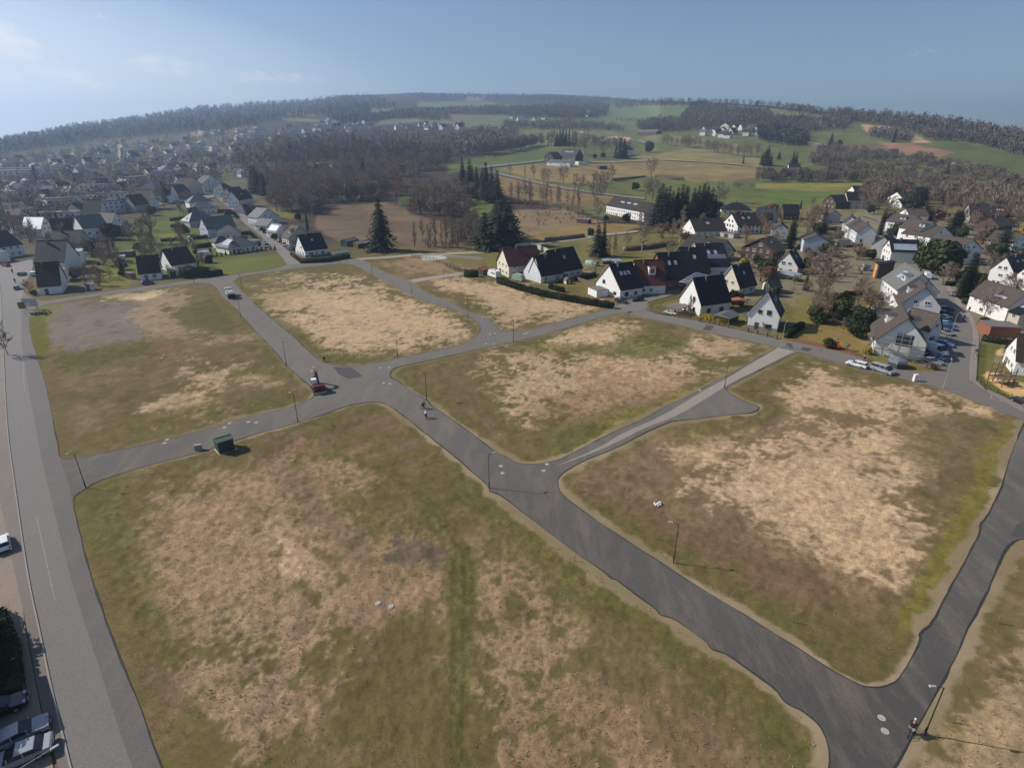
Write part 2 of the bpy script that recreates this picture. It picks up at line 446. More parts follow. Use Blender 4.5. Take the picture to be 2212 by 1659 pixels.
paint([(1040, 590), (1050, 545), (1330, 520), (1420, 500), (1560, 440), (1700, 450), (1800, 400), (2300, 400), (2400, 900), (2160, 860), (1720, 740), (1340, 640)], ob(142, 132, 118), 10, 3.2, .45, .3, n_sm * .5 + fbm(GX, GY, 9, 90, 2) * .5 - .32)
paint([(1720, 640), (1900, 620), (1900, 760), (1740, 745), (1710, 690)], ob(120, 106, 58), 8, .8, .8, .4)
paint(px('A3', (1480, 320), (1520, 220), (1700, 210), (2050, 260), (2030, 500), (1900, 460), (1600, 400)), ob(130, 113, 66), 5, .8, 1, .4)
paint(px('A3', (1370, 335), (1480, 345), (1900, 440), (2060, 500), (2050, 525), (1600, 420), (1370, 360)), ob(122, 84, 60), 4, .6, 1)
fpaint('B1', LAWN, (640, 1170), (1000, 1115), (1350, 1075), (1465, 1180), (1420, 1240), (900, 1315), (760, 1330), (700, 1290), (530, 1230), (560, 1180), f=5)
for g_ in (((300, 1330), (560, 1290), (760, 1330), (780, 1480), (520, 1560), (300, 1500)), ((1160, 930), (1590, 870), (1620, 1000), (1500, 1140), (1190, 1180)), ((1860, 520), (2060, 500), (2070, 590), (1860, 610))):
    paint(px('G0', *g_), ob(112, 112, 48), 4, .8, .9, .3)
# country seen beyond the site, field by field
paint([(1050, 225), (1330, 222), (1700, 240), (2212, 310), (2400, 350), (2400, 480), (2000, 430), (1700, 430), (1300, 470), (1050, 400)], ob(104, 107, 63), 8, .6, .9, .2)
fpaint('E1', TAN, (1570, 400), (1850, 380), (2212, 385), (2212, 400), (1900, 450), (1700, 480), (1580, 440))
fpaint('E1', ob(140, 128, 100), (780, 440), (1200, 412), (1180, 430), (820, 465), f=3)
fpaint('E2', TAN, (360, 275), (560, 265), (720, 285), (600, 303), (400, 292), f=3)
fpaint('E2', MEAD, (260, 310), (500, 322), (770, 345), (750, 360), (380, 346), f=3)
fpaint('E2', MEAD, (1090, 235), (1300, 235), (1290, 275), (1100, 270), f=3)
fpaint('E2', ob(134, 124, 104), (1900, 130), (2080, 130), (2060, 170), (1920, 172), f=3)
fpaint('E2', ob(118, 120, 84), (1200, 330), (1500, 322), (1760, 290), (2212, 298), (2212, 420), (1950, 410), (1880, 382), (1600, 352), (1300, 372), (1130, 384), f=4)
fpaint('E2', ob(110, 122, 92), (1500, 180), (2100, 175), (2212, 200), (2212, 225), (1800, 240), (1500, 225), f=4)
fpaint('E2', ob(113, 97, 72), (640, 1150), (700, 1100), (850, 1070), (1100, 1060), (1200, 1040), (1400, 1090), (1430, 1150), (1700, 1200), (1780, 1300), (1800, 1450), (1500, 1440), (1300, 1380), (900, 1420), (750, 1350), (620, 1260), (620, 1200))
fpaint('E2', ob(86, 98, 44), (1330, 920), (1450, 920), (1430, 1060), (1330, 1070), f=4)
fpaint('E2', ob(98, 112, 50), (1850, 980), (2000, 1000), (2150, 1060), (2130, 1120), (2050, 1170), (1900, 1080), f=4)
fpaint('E2', ob(112, 116, 60), (560, 705), (860, 690), (850, 740), (600, 745), f=4)
fpaint('E2', ob(112, 108, 48), (230, 1080), (440, 1150), (420, 1200), (250, 1140), f=4)
fpaint('E3', FGREEN, (-300, 640), (0, 590), (300, 530), (640, 508), (670, 545), (450, 592), (430, 620), (200, 640), (60, 668), (-300, 720))
fpaint('E3', TAN, (80, 680), (450, 645), (800, 635), (1200, 612), (1800, 636), (2130, 690), (2120, 762), (1900, 772), (1600, 792), (1250, 742), (980, 782), (700, 800), (480, 782), (240, 738))
fpaint('E3', ob(130, 112, 70), (-50, 700), (240, 745), (600, 830), (920, 880), (1200, 940), (900, 990), (500, 960), (150, 900), f=8)
fpaint('E3', ob(134, 128, 78), (1130, 602), (1300, 578), (1550, 520), (1900, 540), (2130, 600), (2130, 672), (1800, 632), (1250, 610))
fpaint('E3', ob(108, 116, 62), (1200, 520), (1500, 500), (1550, 520), (1300, 575), (1225, 560), f=4)
fpaint('E3', ob(104, 112, 54), (960, 782), (1240, 745), (1560, 782), (1850, 802), (2230, 800), (2230, 950), (1880, 950), (1850, 870), (1650, 850), (1400, 842), (1200, 880), (1000, 872), (930, 850))
fpaint('E3', ob(116, 122, 72), (240, 400), (500, 378), (850, 378), (1060, 400), (1050, 430), (900, 430), (650, 450), (620, 520), (440, 525), (430, 440))
for q in (((690, 400), (770, 385), (810, 408)), ((800, 460), (1000, 430), (1120, 440), (1130, 482), (850, 482))): fpaint('E3', ob(196, 164, 122), *q, f=3)
fpaint('E3', ob(120, 118, 72), (1200, 430), (1450, 428), (1800, 460), (2000, 500), (2130, 560), (1900, 540), (1600, 508), (1250, 470))
fpaint('E3', ob(106, 122, 78), (930, 205), (1250, 190), (1590, 188), (1570, 230), (1520, 300), (1500, 312), (1250, 312), (1120, 345), (960, 340), (680, 312), (700, 290), (900, 280), (1000, 260), f=4)
fpaint('E3', ob(110, 126, 80), (1780, 183), (2230, 213), (2230, 250), (2000, 216), f=3)
fpaint('E3', ob(110, 122, 82), (-200, 275), (250, 265), (332, 262), (330, 286), (100, 292), (90, 360), (-200, 385), f=4)
fpaint('E4', ob(108, 124, 76), (0, 222), (220, 238), (480, 268), (660, 288), (640, 322), (380, 312), (150, 322), (60, 272), f=3)
fpaint('E4', ob(100, 112, 56), (800, 335), (1000, 347), (1200, 383), (1440, 430), (1380, 472), (1330, 450), (1150, 400), (900, 352), f=3)
fpaint('E4', PLOUGH, (860, 360), (1100, 380), (1200, 420), (1330, 460), (1450, 515), (1300, 512), (1220, 462), (1100, 412), (1000, 430), (900, 420), f=3)
fpaint('E4', ob(112, 104, 66), (430, 520), (700, 520), (1000, 505), (1100, 560), (1250, 630), (1100, 622), (800, 602), (600, 582), f=4)
fpaint('E4', ob(150, 118, 84), (1000, 508), (1300, 523), (1645, 595), (1500, 638), (1280, 626), (1100, 560), f=3)
fpaint('E4', ob(94, 106, 52), (1320, 523), (1650, 503), (1900, 568), (2400, 690), (2400, 860), (2100, 792), (1800, 722), (1500, 640), (1650, 595), f=3)
fpaint('E4', ob(160, 132, 92), (1500, 648), (1800, 716), (1760, 728), (1600, 694), f=2)
fpaint('E4', ob(132, 130, 52), (-10, 846), (300, 848), (885, 848), (880, 892), (600, 912), (-10, 892), f=3)
fpaint('E4', ob(96, 112, 46), (-10, 896), (600, 922), (645, 932), (380, 1052), (200, 1062), (-10, 1012), f=3)
fpaint('E4', ob(112, 110, 62), (1700, 830), (1950, 905), (2400, 1040), (2400, 1140), (2000, 992), (1750, 882), f=4)
fpaint('E4', ob(104, 112, 56), (700, 700), (830, 700), (820, 722), (720, 722), f=3)
fpaint('E4', ob(108, 108, 60), (1240, 748), (1450, 780), (1500, 822), (1250, 782), f=3)
fpaint('E4', ob(206, 180, 146), (420, 505), (560, 545), (440, 530), f=2)
# clearing, verges and meadow strips round the row of houses on the far side of the site
paint(px('B3', (-300, 260), (0, 260), (250, 130), (800, 100), (1500, 30), (2000, 0), (2212, 80), (1600, 300), (1250, 260), (900, 160), (500, 250), (200, 330), (-200, 420)), ob(112, 104, 62), 5, 1, 1, .3)
paint(px('B3', (880, 160), (1200, 120), (1250, 230), (1050, 250)), ob(96, 100, 50), 4, .8, .9)
paint(px('B4', (300, 560), (560, 590), (860, 560), (880, 640), (600, 640), (430, 620)), ob(108, 112, 50), 4, .6, .9)
paint(px('E3', (200, 1010), (600, 1000), (800, 1060), (900, 1100), (700, 1150), (400, 1190), (250, 1180), (180, 1120)), ob(126, 107, 82), 5, .8, 1, .5)
paint(px('E3', (200, 1160), (420, 1180), (700, 1130), (1000, 1110), (1230, 1130), (1000, 1210), (500, 1250), (300, 1200)), ob(134, 112, 70), 4, .8, .9)
PLAYSAND = ob(214, 178, 112)
fpaint('B7', PLAYSAND, (1790, 1090), (1830, 1050), (1920, 1060), (2050, 1140), (2300, 1180), (2300, 1370), (2050, 1290), (1880, 1220), (1800, 1150), f=2)
fpaint('B7', PLAYSAND, (1900, 830), (1990, 805), (2000, 880), (1940, 890), f=2)
fpaint('B7', ob(104, 108, 48), (1740, 760), (1990, 760), (1900, 900), (1780, 1100), (2212, 1400), (1720, 1180), f=2)
fpaint('A3', SAND, (720, 790), (800, 782), (880, 815), (895, 850), (800, 850), (730, 820), f=3)
# ---- the empty parcels
NEAR = GD < 360
def np_(c, pts, f=22, a=1.0, s=1.0, tf=None): paint(pts, c, f, a, s * .93, tf, None, NEAR, True)
for pts in ([(560, 640), (620, 612), (700, 604), (790, 620), (880, 650), (960, 682), (1005, 718), (990, 745), (900, 757), (760, 772), (700, 752), (660, 702), (600, 680)],):
    np_(STRAW, pts, 20, 1.15, .95, .8)
np_(ob(120, 104, 70), [(540, 600), (640, 590), (660, 640), (560, 660)], 16, 1, .5)
np_(ob(70, 74, 30), [(560, 690), (640, 715), (700, 770), (860, 772), (990, 752), (990, 768), (850, 784), (700, 784)], 12, 1, .7)
np_(ob(122, 112, 102), [(108, 660), (330, 648), (372, 642), (395, 672), (350, 702), (300, 735), (240, 745), (150, 765), (112, 730)], 12, .6, 1, .25)
np_(ob(150, 128, 100), [(325, 640), (400, 632), (425, 700), (470, 722), (565, 726), (545, 738), (380, 732), (310, 728), (280, 690)], 14, .8, .9, .3)
np_(GREEN, [(358, 672), (460, 650), (500, 690), (502, 722), (400, 708)], 10, 1, .9)
np_(REDD, [(318, 740), (392, 742), (402, 782), (330, 794)], 16, .8, .6)
np_(STRAW * .93, [(265, 905), (335, 862), (400, 842), (445, 858), (360, 885)], 12, 1.2, .85, .8)
np_(STRAW * .93, [(398, 800), (462, 788), (482, 822), (420, 832)], 14, 1.3, .8, .8)
np_(STRAW * .9, [(500, 780), (540, 795), (600, 830), (560, 830), (520, 812)], 12, 1.4, .6, .8)
np_(ob(78, 82, 32), [(118, 770), (300, 745), (330, 740), (320, 760), (200, 790), (140, 800)], 12, 1, .8)
np_(MOSS * .75, [(62, 690), (92, 690), (108, 765), (70, 765)], 6, .6, 1)
np_(ob(100, 84, 62), [(85, 780), (112, 800), (140, 900), (158, 985), (128, 980), (100, 860)], 8, 1, .9, .6)
np_(SAND, [(265, 648), (300, 640), (350, 632), (345, 638), (290, 650)], 3, .5, 1)
np_(SAND * .8, [(200, 650), (270, 636), (360, 628), (340, 640), (240, 650)], 4, 1, .7)
np_(GREEN, [(260, 920), (400, 892), (620, 850), (660, 870), (560, 895), (300, 950)], 16, 1, .7)
# front parcel
np_(ob(157, 133, 104), [(300, 1110), (330, 1065), (420, 1040), (560, 1035), (600, 985), (655, 978), (640, 1040), (690, 1130), (700, 1180), (640, 1190), (720, 1270), (750, 1330), (735, 1420), (650, 1500), (560, 1600), (480, 1670), (430, 1560), (400, 1420), (360, 1330), (330, 1230)], 60, 1.25, .8, .85)
np_(ob(120, 97, 74), [(300, 1110), (560, 1035), (655, 978), (720, 1270), (745, 1420), (560, 1600), (430, 1560), (360, 1330)], 60, 2.4, .5, .8)
np_(ob(178, 152, 120), [(590, 1130), (640, 1180), (700, 1240), (760, 1330), (745, 1345), (690, 1290), (620, 1230)], 14, 1.4, .5, .9)
np_(ob(140, 116, 88), [(655, 978), (720, 1000), (800, 1060), (930, 1120), (965, 1180), (955, 1240), (870, 1262), (760, 1300), (700, 1200), (650, 1060)], 26, 1.2, .75, .7)
np_(ob(140, 116, 88), [(690, 985), (760, 980), (830, 1050), (780, 1075), (720, 1040)], 18, 1.3, .8, .8)
np_(ob(150, 124, 96), [(1035, 1235), (1120, 1235), (1180, 1390), (1230, 1500), (1330, 1600), (1380, 1690), (1050, 1690), (1010, 1500), (1030, 1350)], 60, 1.6, .75, .7)
np_(GREEN, [(165, 1060), (250, 1030), (300, 1060), (280, 1150), (330, 1290), (390, 1420), (330, 1400), (240, 1250), (185, 1120)], 26, 1.1, .8)
np_(ob(80, 80, 38), [(720, 1080), (770, 1070), (830, 1060), (900, 1120), (930, 1175), (860, 1185), (800, 1150)], 30, 1.6, .75)
np_(ob(96, 78, 62), [(205, 1240), (250, 1290), (330, 1420), (400, 1560), (450, 1680), (380, 1680), (290, 1500), (230, 1360)], 18, 1.3, .8, .9)
np_(ob(112, 92, 68), [(700, 885), (850, 882), (900, 930), (800, 960), (690, 940)], 24, 1.1, .7)
np_(ob(108, 86, 62), [(330, 985), (520, 960), (660, 930), (760, 960), (600, 985), (400, 1010)], 18, 1, .6)
np_(ob(84, 84, 38), [(940, 990), (1080, 1090), (1300, 1240), (1500, 1390), (1690, 1510), (1790, 1600), (1780, 1690), (1690, 1660), (1600, 1520), (1400, 1380), (1200, 1230), (1000, 1080)], 34, 1.3, .75)
np_(ob(86, 84, 40), [(965, 1150), (1030, 1200), (1022, 1420), (1010, 1690), (960, 1690), (975, 1420)], 12, .9, .75)
np_(ob(116, 94, 68), [(1080, 1540), (1300, 1480), (1500, 1560), (1560, 1690), (1100, 1690)], 60, 1.2, .55)
np_(ob(138, 114, 90), [(690, 1260), (760, 1240), (860, 1262), (930, 1240), (900, 1300), (850, 1345), (760, 1370), (720, 1330)], 18, 1.0, .9, .5)
np_(ob(112, 92, 74), [(590, 1010), (640, 1000), (820, 1210), (790, 1230), (700, 1150)], 14, 1.2, .6, .6)
np_(ob(96, 84, 74), [(850, 1150), (920, 1160), (960, 1190), (900, 1225), (840, 1220)], 12, 1.0, .8, .4)
for dx in (0, 17): np_(ob(74, 72, 34), [(700 + dx, 975), (830 + dx, 1010), (930 + dx, 1090), (1000 + dx, 1190), (1010 + dx, 1300), (1004 + dx, 1300), (994 + dx, 1195), (924 + dx, 1096), (826 + dx, 1017), (698 + dx, 981)], 5, .8, .5)
for dx in (0, 24): np_(ob(72, 72, 34), [(975 + dx, 1200), (982 + dx, 1200), (978 + dx, 1690), (968 + dx, 1690)], 5, .8, .5)
# parcel right of the main road
np_(STRAW, [(1050, 790), (1130, 775), (1200, 762), (1350, 772), (1480, 762), (1545, 790), (1480, 830), (1380, 850), (1300, 880), (1150, 895), (1090, 865)], 22, 1.3, .9, .7)
np_(STRAW * .97, [(1190, 738), (1240, 718), (1300, 704), (1370, 712), (1375, 735), (1260, 750)], 12, 1, .95, .8)
np_(STRAW * .95, [(1400, 772), (1560, 728), (1640, 738), (1600, 772), (1500, 800)], 14, 1.2, .7, .8)
np_(ob(130, 104, 78), [(1150, 850), (1300, 815), (1420, 825), (1500, 810), (1490, 850), (1300, 935), (1180, 900)], 26, 1.2, .7, .7)
np_(ob(80, 84, 36), [(1340, 722), (1480, 732), (1470, 752), (1400, 772), (1345, 760)], 10, 1, .85)
np_(ob(84, 84, 38), [(1120, 748), (1200, 752), (1330, 750), (1330, 762), (1180, 760)], 8, 1, .7)
np_(ob(84, 86, 38), [(1230, 920), (1420, 880), (1460, 890), (1300, 950), (1180, 960)], 18, 1.2, .7)
np_(ob(116, 110, 52), [(1180, 985), (1300, 930), (1460, 855), (1560, 815), (1570, 822), (1470, 870), (1300, 952), (1200, 996)], 8, .8, .8)
np_(ob(112, 92, 70), [(890, 790), (1010, 780), (1060, 850), (1000, 900), (920, 850)], 24, 1.2, .6)
# big right parcel
np_(ob(126, 104, 80), [(1230, 1040), (1330, 1000), (1450, 950), (1560, 930), (1680, 850), (1800, 805), (2120, 870), (2130, 960), (2000, 1100), (2010, 1230), (1900, 1330), (1700, 1290), (1500, 1190), (1300, 1110)], 30, 1.0, .8, .5)
np_(STRAW, [(1470, 1060), (1520, 1020), (1580, 1000), (1610, 945), (1700, 962), (1800, 935), (1930, 925), (1960, 950), (1890, 985), (1990, 1020), (1985, 1050), (1925, 1078), (2000, 1130), (1985, 1180), (1930, 1235), (1880, 1250), (1760, 1190), (1620, 1130), (1530, 1095)], 30, 1.3, .95, .8)
np_(STRAW, [(1690, 845), (1760, 812), (1870, 832), (2000, 852), (2120, 882), (2140, 896), (1990, 905), (1820, 888), (1730, 878)], 16, 1.2, .9, .8)
np_(STRAW * .95, [(1450, 990), (1560, 940), (1640, 925), (1600, 965), (1500, 1010)], 16, 1.3, .6, .8)
np_(ob(106, 84, 62), [(1250, 1055), (1400, 1075), (1600, 1155), (1750, 1235), (1880, 1290), (1850, 1335), (1700, 1300), (1500, 1205), (1310, 1115)], 26, .9, .75, .4)
np_(ob(100, 88, 60), [(1955, 905), (2150, 912), (2100, 1040), (2010, 1080), (2000, 1010), (1960, 960)], 22, 1, .75)
np_(ob(114, 108, 50), [(2160, 930), (2205, 900), (2165, 1040), (2130, 1110), (2050, 1240), (1980, 1360), (1930, 1400), (1950, 1330), (2010, 1210), (2090, 1060)], 12, 1.2, .9, .5)
np_(ob(86, 84, 40), [(1480, 945), (1560, 915), (1640, 905), (1660, 890), (1640, 870), (1600, 850), (1620, 820), (1650, 860), (1690, 890), (1640, 925), (1560, 935)], 12, 1.1, .7)
np_(ob(88, 84, 42), [(1230, 1080), (1300, 1130), (1480, 1240), (1680, 1370), (1830, 1440), (1920, 1440), (1870, 1380), (1700, 1330), (1500, 1210), (1320, 1100)], 20, 1.2, .7)
# parcels by the hedge and beyond
np_(STRAW * .97, [(950, 612), (1050, 602), (1150, 632), (1290, 664), (1230, 690), (1100, 706), (1070, 690), (1020, 642)], 12, 1.1, .9, .8)
np_(ob(150, 124, 96), [(800, 566), (880, 556), (960, 570), (985, 585), (930, 585)], 8, 1.2, .75)
np_(STRAW * .9, [(2150, 1480), (2230, 1380), (2260, 1690), (1990, 1690), (2060, 1590)], 30, 1.3, .7, .6)
mot = np.clip((fbm(GX, GY, 1.6, 140, 3) - .5) * 3, -1, 1) * np.clip((260 - GD) / 120, 0, 1)
col[:] = col * (1 + mot * .12)[:, None] * (1 + np.clip((n_mid - .5) * 2, -.5, .5)[:, None] * np.array([.12, .10, .02]))
wd = (np.clip((fbm(GX, GY, 2.4, 150, 4) - .60) * 9, 0, 1) * np.clip((300 - GD) / 80, 0, 1) * .35)[:, None]
col[:] = col * (1 - wd) + ob(84, 72, 50) * wd
fm = np.clip((GD - 240) / 120, 0, 1)
col[:] = col * (1 + fm * ((fbm(GX, GY, 26, 160, 4) - .5) * .6 + (n_mid - .5) * .35))[:, None]
# gravel shoulder, trodden verge along the site roads; keep the sheet smooth under the roads
rd = np.full(N, 99.0)
sel = np.nonzero((GD < 360) & (PXy > 540) & (PXx > -300) & (PXx < 2500))[0]
OA = [tuple(p) for p in OUTER]
s_out = sdist(OA, GX[sel], GY[sel])
e = s_out.copy()
for h in HOLES:
    e = np.minimum(e, -sdist([tuple(p) for p in h], GX[sel], GY[sel]))
rd[sel] = -e                                   # > 0 outside the asphalt
fresh = np.clip((150 - GY) / 60, .35, 1) * np.clip((GX + 75) / 30, .0, 1)
fresh = np.where(GY < 100, fresh * np.clip((GX + 68 - (76 - GY) * .9 - 6) / 6, 0, 1), fresh)
wsh = np.clip(1 - (rd - .9 - (n_sm - .5) * 2.2 - (n_mid - .5) * 2.4) / .45, 0, 1) * fresh
wsh = (np.where(rd < 90, wsh, 0))[:, None]
col[:] = col * (1 - wsh) + SHOULD * wsh
wv = (np.clip(1 - (rd - 1.2) / 3.0, 0, 1) * np.clip((n_mid - .3) * 3, 0, 1) * .45 * (rd < 90))[:, None]
col[:] = col * (1 - wv) + ob(98, 90, 46) * wv
tuft[:] = tuft * (1 - wsh[:, 0] * .7)
dl = np.array([fbm(GX[near], GY[near], 3.2, 80, 4) - .5, n_fine[near] - .5])
lot = np.full(N, -99.0)
for h in HOLES: lot[sel] = np.maximum(lot[sel], sdist([tuple(p) for p in h], GX[sel], GY[sel]))
fld = np.full(N, -99.0)
for P in (P6E[4:-1] + [(1850, 1900), (700, 1900)], px('A7', (1601, 440), (1450, 620), (1160, 1220), (930, 1640), (880, 1800), (2400, 1800), (2400, 440)), px('A2', (330, 10), (560, 130), (690, 180), (775, 275), (1000, 270), (1600, 105), (1000, -100))):
    Pw = [tuple(gp(*p)[:2]) for p in P]
    fld[near] = np.maximum(fld[near], sdist(Pw, GX[near], GY[near]))
lot = np.maximum(lot, fld)
flat = np.clip((lot[near] - .6) / 1.5, 0, 1) * np.clip((rd[near] - .6) / 1.2, 0, 1) * np.clip((300 - GD[near]) / 60, 0, 1)
GZ[near] += (dl[0] * .42 + dl[1] * .18 * tuft[near] * 2) * flat
jj, ii = np.meshgrid(np.arange(ND - 1), np.arange(NA - 1), indexing='ij')
q0 = (jj * NA + ii).ravel()
faces = np.stack([q0, q0 + 1, q0 + NA + 1, q0 + NA], 1)
GM = bpy.data.materials.new('land'); GM.use_nodes = True
n_ = GM.node_tree.nodes; l_ = GM.node_tree.links
bs = n_['Principled BSDF']; bs.inputs['Roughness'].default_value = .95; bs.inputs['Specular IOR Level'].default_value = .08
at = n_.new('ShaderNodeAttribute'); at.attribute_name = 'cover'
gpn = n_.new('ShaderNodeNewGeometry')
def gnoise(sc, det, stretch=None):
    no = n_.new('ShaderNodeTexNoise'); no.inputs['Scale'].default_value = sc; no.inputs['Detail'].default_value = det; no.inputs['Roughness'].default_value = .7
    if stretch:
        mp = n_.new('ShaderNodeMapping'); mp.inputs['Rotation'].default_value = (0, 0, stretch[0]); mp.inputs['Scale'].default_value = (1, stretch[1], 1)
        l_.new(gpn.outputs['Position'], mp.inputs['Vector']); l_.new(mp.outputs[0], no.inputs['Vector'])
    else: l_.new(gpn.outputs['Position'], no.inputs['Vector'])
    return no.outputs['Fac']
def gm2(op, a, b):
    q = n_.new('ShaderNodeMath'); q.operation = op
    for i, v in enumerate((a, b)):
        if isinstance(v, (int, float)): q.inputs[i].default_value = v
        else: l_.new(v, q.inputs[i])
    return q.outputs[0]
nz = gm2('ADD', gm2('ADD', gm2('MULTIPLY', gnoise(.9, 7, (.6, 1.35)), .45), gm2('MULTIPLY', gnoise(4.1, 4), .45)), gm2('MULTIPLY', gnoise(.33, 5, (2.0, 1.6)), .25))
k_ = gm2('ADD', gm2('MULTIPLY', gm2('MULTIPLY', gm2('SUBTRACT', nz, .5), at.outputs['Alpha']), 5.6), 1.0)
k_ = gm2('MAXIMUM', k_, .3)
vs_ = n_.new('ShaderNodeVectorMath'); vs_.operation = 'SCALE'
l_.new(at.outputs['Color'], vs_.inputs[0]); l_.new(k_, vs_.inputs['Scale'])
l_.new(vs_.outputs[0], bs.inputs['Base Color'])
bpn = n_.new('ShaderNodeBump'); bpn.inputs['Distance'].default_value = .12; bpn.inputs['Strength'].default_value = .5
l_.new(nz, bpn.inputs['Height']); l_.new(bpn.outputs[0], bs.inputs['Normal'])
gme = npmesh('ground', np.stack([GX, GY, GZ], 1), faces[:, ::-1].copy() if False else faces[:, [0, 3, 2, 1]], GM)
ca = gme.attributes.new('cover', 'FLOAT_COLOR', 'POINT')
ca.data.foreach_set('color', np.concatenate([np.clip(col, 0, 1), tuft[:, None]], 1).astype(np.float32).ravel())
gme.polygons.foreach_set('use_smooth', np.ones(len(faces), bool))
if gme.polygons[0].normal.z < 0: gme.flip_normals()
tag(link('ground', gme), kind='structure')
del A_, D_, faces
# ------------------------------------------------------------------ road surfaces
def road_mat(name, new, old, dust, y0=40, y1=150):
    M = bpy.data.materials.new(name); M.use_nodes = True
    n = M.node_tree.nodes; l = M.node_tree.links; b = n['Principled BSDF']
    b.inputs['Roughness'].default_value = .9; b.inputs['Specular IOR Level'].default_value = .2
    g = n.new('ShaderNodeNewGeometry'); s = n.new('ShaderNodeSeparateXYZ'); l.new(g.outputs['Position'], s.inputs[0])
    r = n.new('ShaderNodeMapRange'); r.inputs['From Min'].default_value = y0; r.inputs['From Max'].default_value = y1
    nb = n.new('ShaderNodeTexNoise'); nb.inputs['Scale'].default_value = .06; nb.inputs['Detail'].default_value = 6; l.new(g.outputs['Position'], nb.inputs['Vector'])
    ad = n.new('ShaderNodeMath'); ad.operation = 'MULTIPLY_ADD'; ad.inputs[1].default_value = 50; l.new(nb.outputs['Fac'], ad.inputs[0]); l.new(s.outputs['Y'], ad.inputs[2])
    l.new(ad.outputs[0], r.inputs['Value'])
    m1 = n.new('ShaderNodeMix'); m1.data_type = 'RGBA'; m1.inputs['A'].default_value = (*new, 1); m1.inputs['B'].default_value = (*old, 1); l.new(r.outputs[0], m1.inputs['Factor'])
    nd = n.new('ShaderNodeTexNoise'); nd.inputs['Scale'].default_value = .35; nd.inputs['Detail'].default_value = 9; nd.inputs['Roughness'].default_value = .72
    mp = n.new('ShaderNodeMapping'); mp.inputs['Rotation'].default_value = (0, 0, R_(36)); mp.inputs['Scale'].default_value = (1, .25, 1)
    l.new(g.outputs['Position'], mp.inputs['Vector']); l.new(mp.outputs[0], nd.inputs['Vector'])
    r2 = n.new('ShaderNodeMapRange'); r2.inputs['From Min'].default_value = .47; r2.inputs['From Max'].default_value = .75; r2.inputs['To Max'].default_value = .6; l.new(nd.outputs['Fac'], r2.inputs['Value'])
    m2 = n.new('ShaderNodeMix'); m2.data_type = 'RGBA'; l.new(m1.outputs['Result'], m2.inputs['A']); m2.inputs['B'].default_value = (*dust, 1); l.new(r2.outputs[0], m2.inputs['Factor'])
    ng = n.new('ShaderNodeTexNoise'); ng.inputs['Scale'].default_value = 9; ng.inputs['Detail'].default_value = 5; l.new(g.outputs['Position'], ng.inputs['Vector'])
    r3 = n.new('ShaderNodeMapRange'); r3.inputs['From Min'].default_value = .3; r3.inputs['From Max'].default_value = .7; r3.inputs['To Min'].default_value = .8; r3.inputs['To Max'].default_value = 1.2; l.new(ng.outputs['Fac'], r3.inputs['Value'])
    sc = n.new('ShaderNodeVectorMath'); sc.operation = 'SCALE'; l.new(m2.outputs['Result'], sc.inputs[0]); l.new(r3.outputs[0], sc.inputs['Scale'])
    l.new(sc.outputs[0], b.inputs['Base Color'])
    bp = n.new('ShaderNodeBump'); bp.inputs['Strength'].default_value = .3; bp.inputs['Distance'].default_value = .03; l.new(ng.outputs['Fac'], bp.inputs['Height']); l.new(bp.outputs[0], b.inputs['Normal'])
    MATS[name] = M
    return M
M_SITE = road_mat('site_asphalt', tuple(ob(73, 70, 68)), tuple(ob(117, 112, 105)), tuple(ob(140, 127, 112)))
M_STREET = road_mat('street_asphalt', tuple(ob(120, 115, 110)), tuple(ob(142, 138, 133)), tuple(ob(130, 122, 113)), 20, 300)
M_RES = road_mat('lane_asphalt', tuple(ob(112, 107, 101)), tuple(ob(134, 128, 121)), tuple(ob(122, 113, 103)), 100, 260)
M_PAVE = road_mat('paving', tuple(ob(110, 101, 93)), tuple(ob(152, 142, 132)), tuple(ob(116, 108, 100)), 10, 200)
M_GRAVELPATH = road_mat('gravel_path', tuple(ob(160, 146, 130)), tuple(ob(166, 154, 138)), tuple(ob(140, 128, 112)), 100, 400)
M_EDGE = mat('bitumen_edge', tuple(ob(58, 55, 56)), .8, .3, 1.5, .3, 6)
M_KERB = mat('kerb_stone', tuple(ob(150, 144, 138)), .9, .15, 2)
from mathutils.geometry import delaunay_2d_cdt
loops = [OUTER] + HOLES
cv = []; ce = []
for lp in loops:
    o = len(cv); n = len(lp)
    cv += [Vector(p[:2]) for p in lp]; ce += [(o + i, o + (i + 1) % n) for i in range(n)]
rv, _, rf, _, _, _ = delaunay_2d_cdt(cv, ce, [], 0, 1e-4)
ctr = np.array([[sum(rv[i][k] for i in f) / 3 for k in (0, 1)] for f in rf])
keep = sdist(OA, ctr[:, 0], ctr[:, 1]) > 0
for h in HOLES: keep &= sdist([tuple(p) for p in h], ctr[:, 0], ctr[:, 1]) < 0
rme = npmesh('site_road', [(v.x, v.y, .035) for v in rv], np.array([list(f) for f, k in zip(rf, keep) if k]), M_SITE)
if sum(p.normal.z for p in rme.polygons) < 0: rme.flip_normals()
tag(link('site_road', rme), kind='structure')
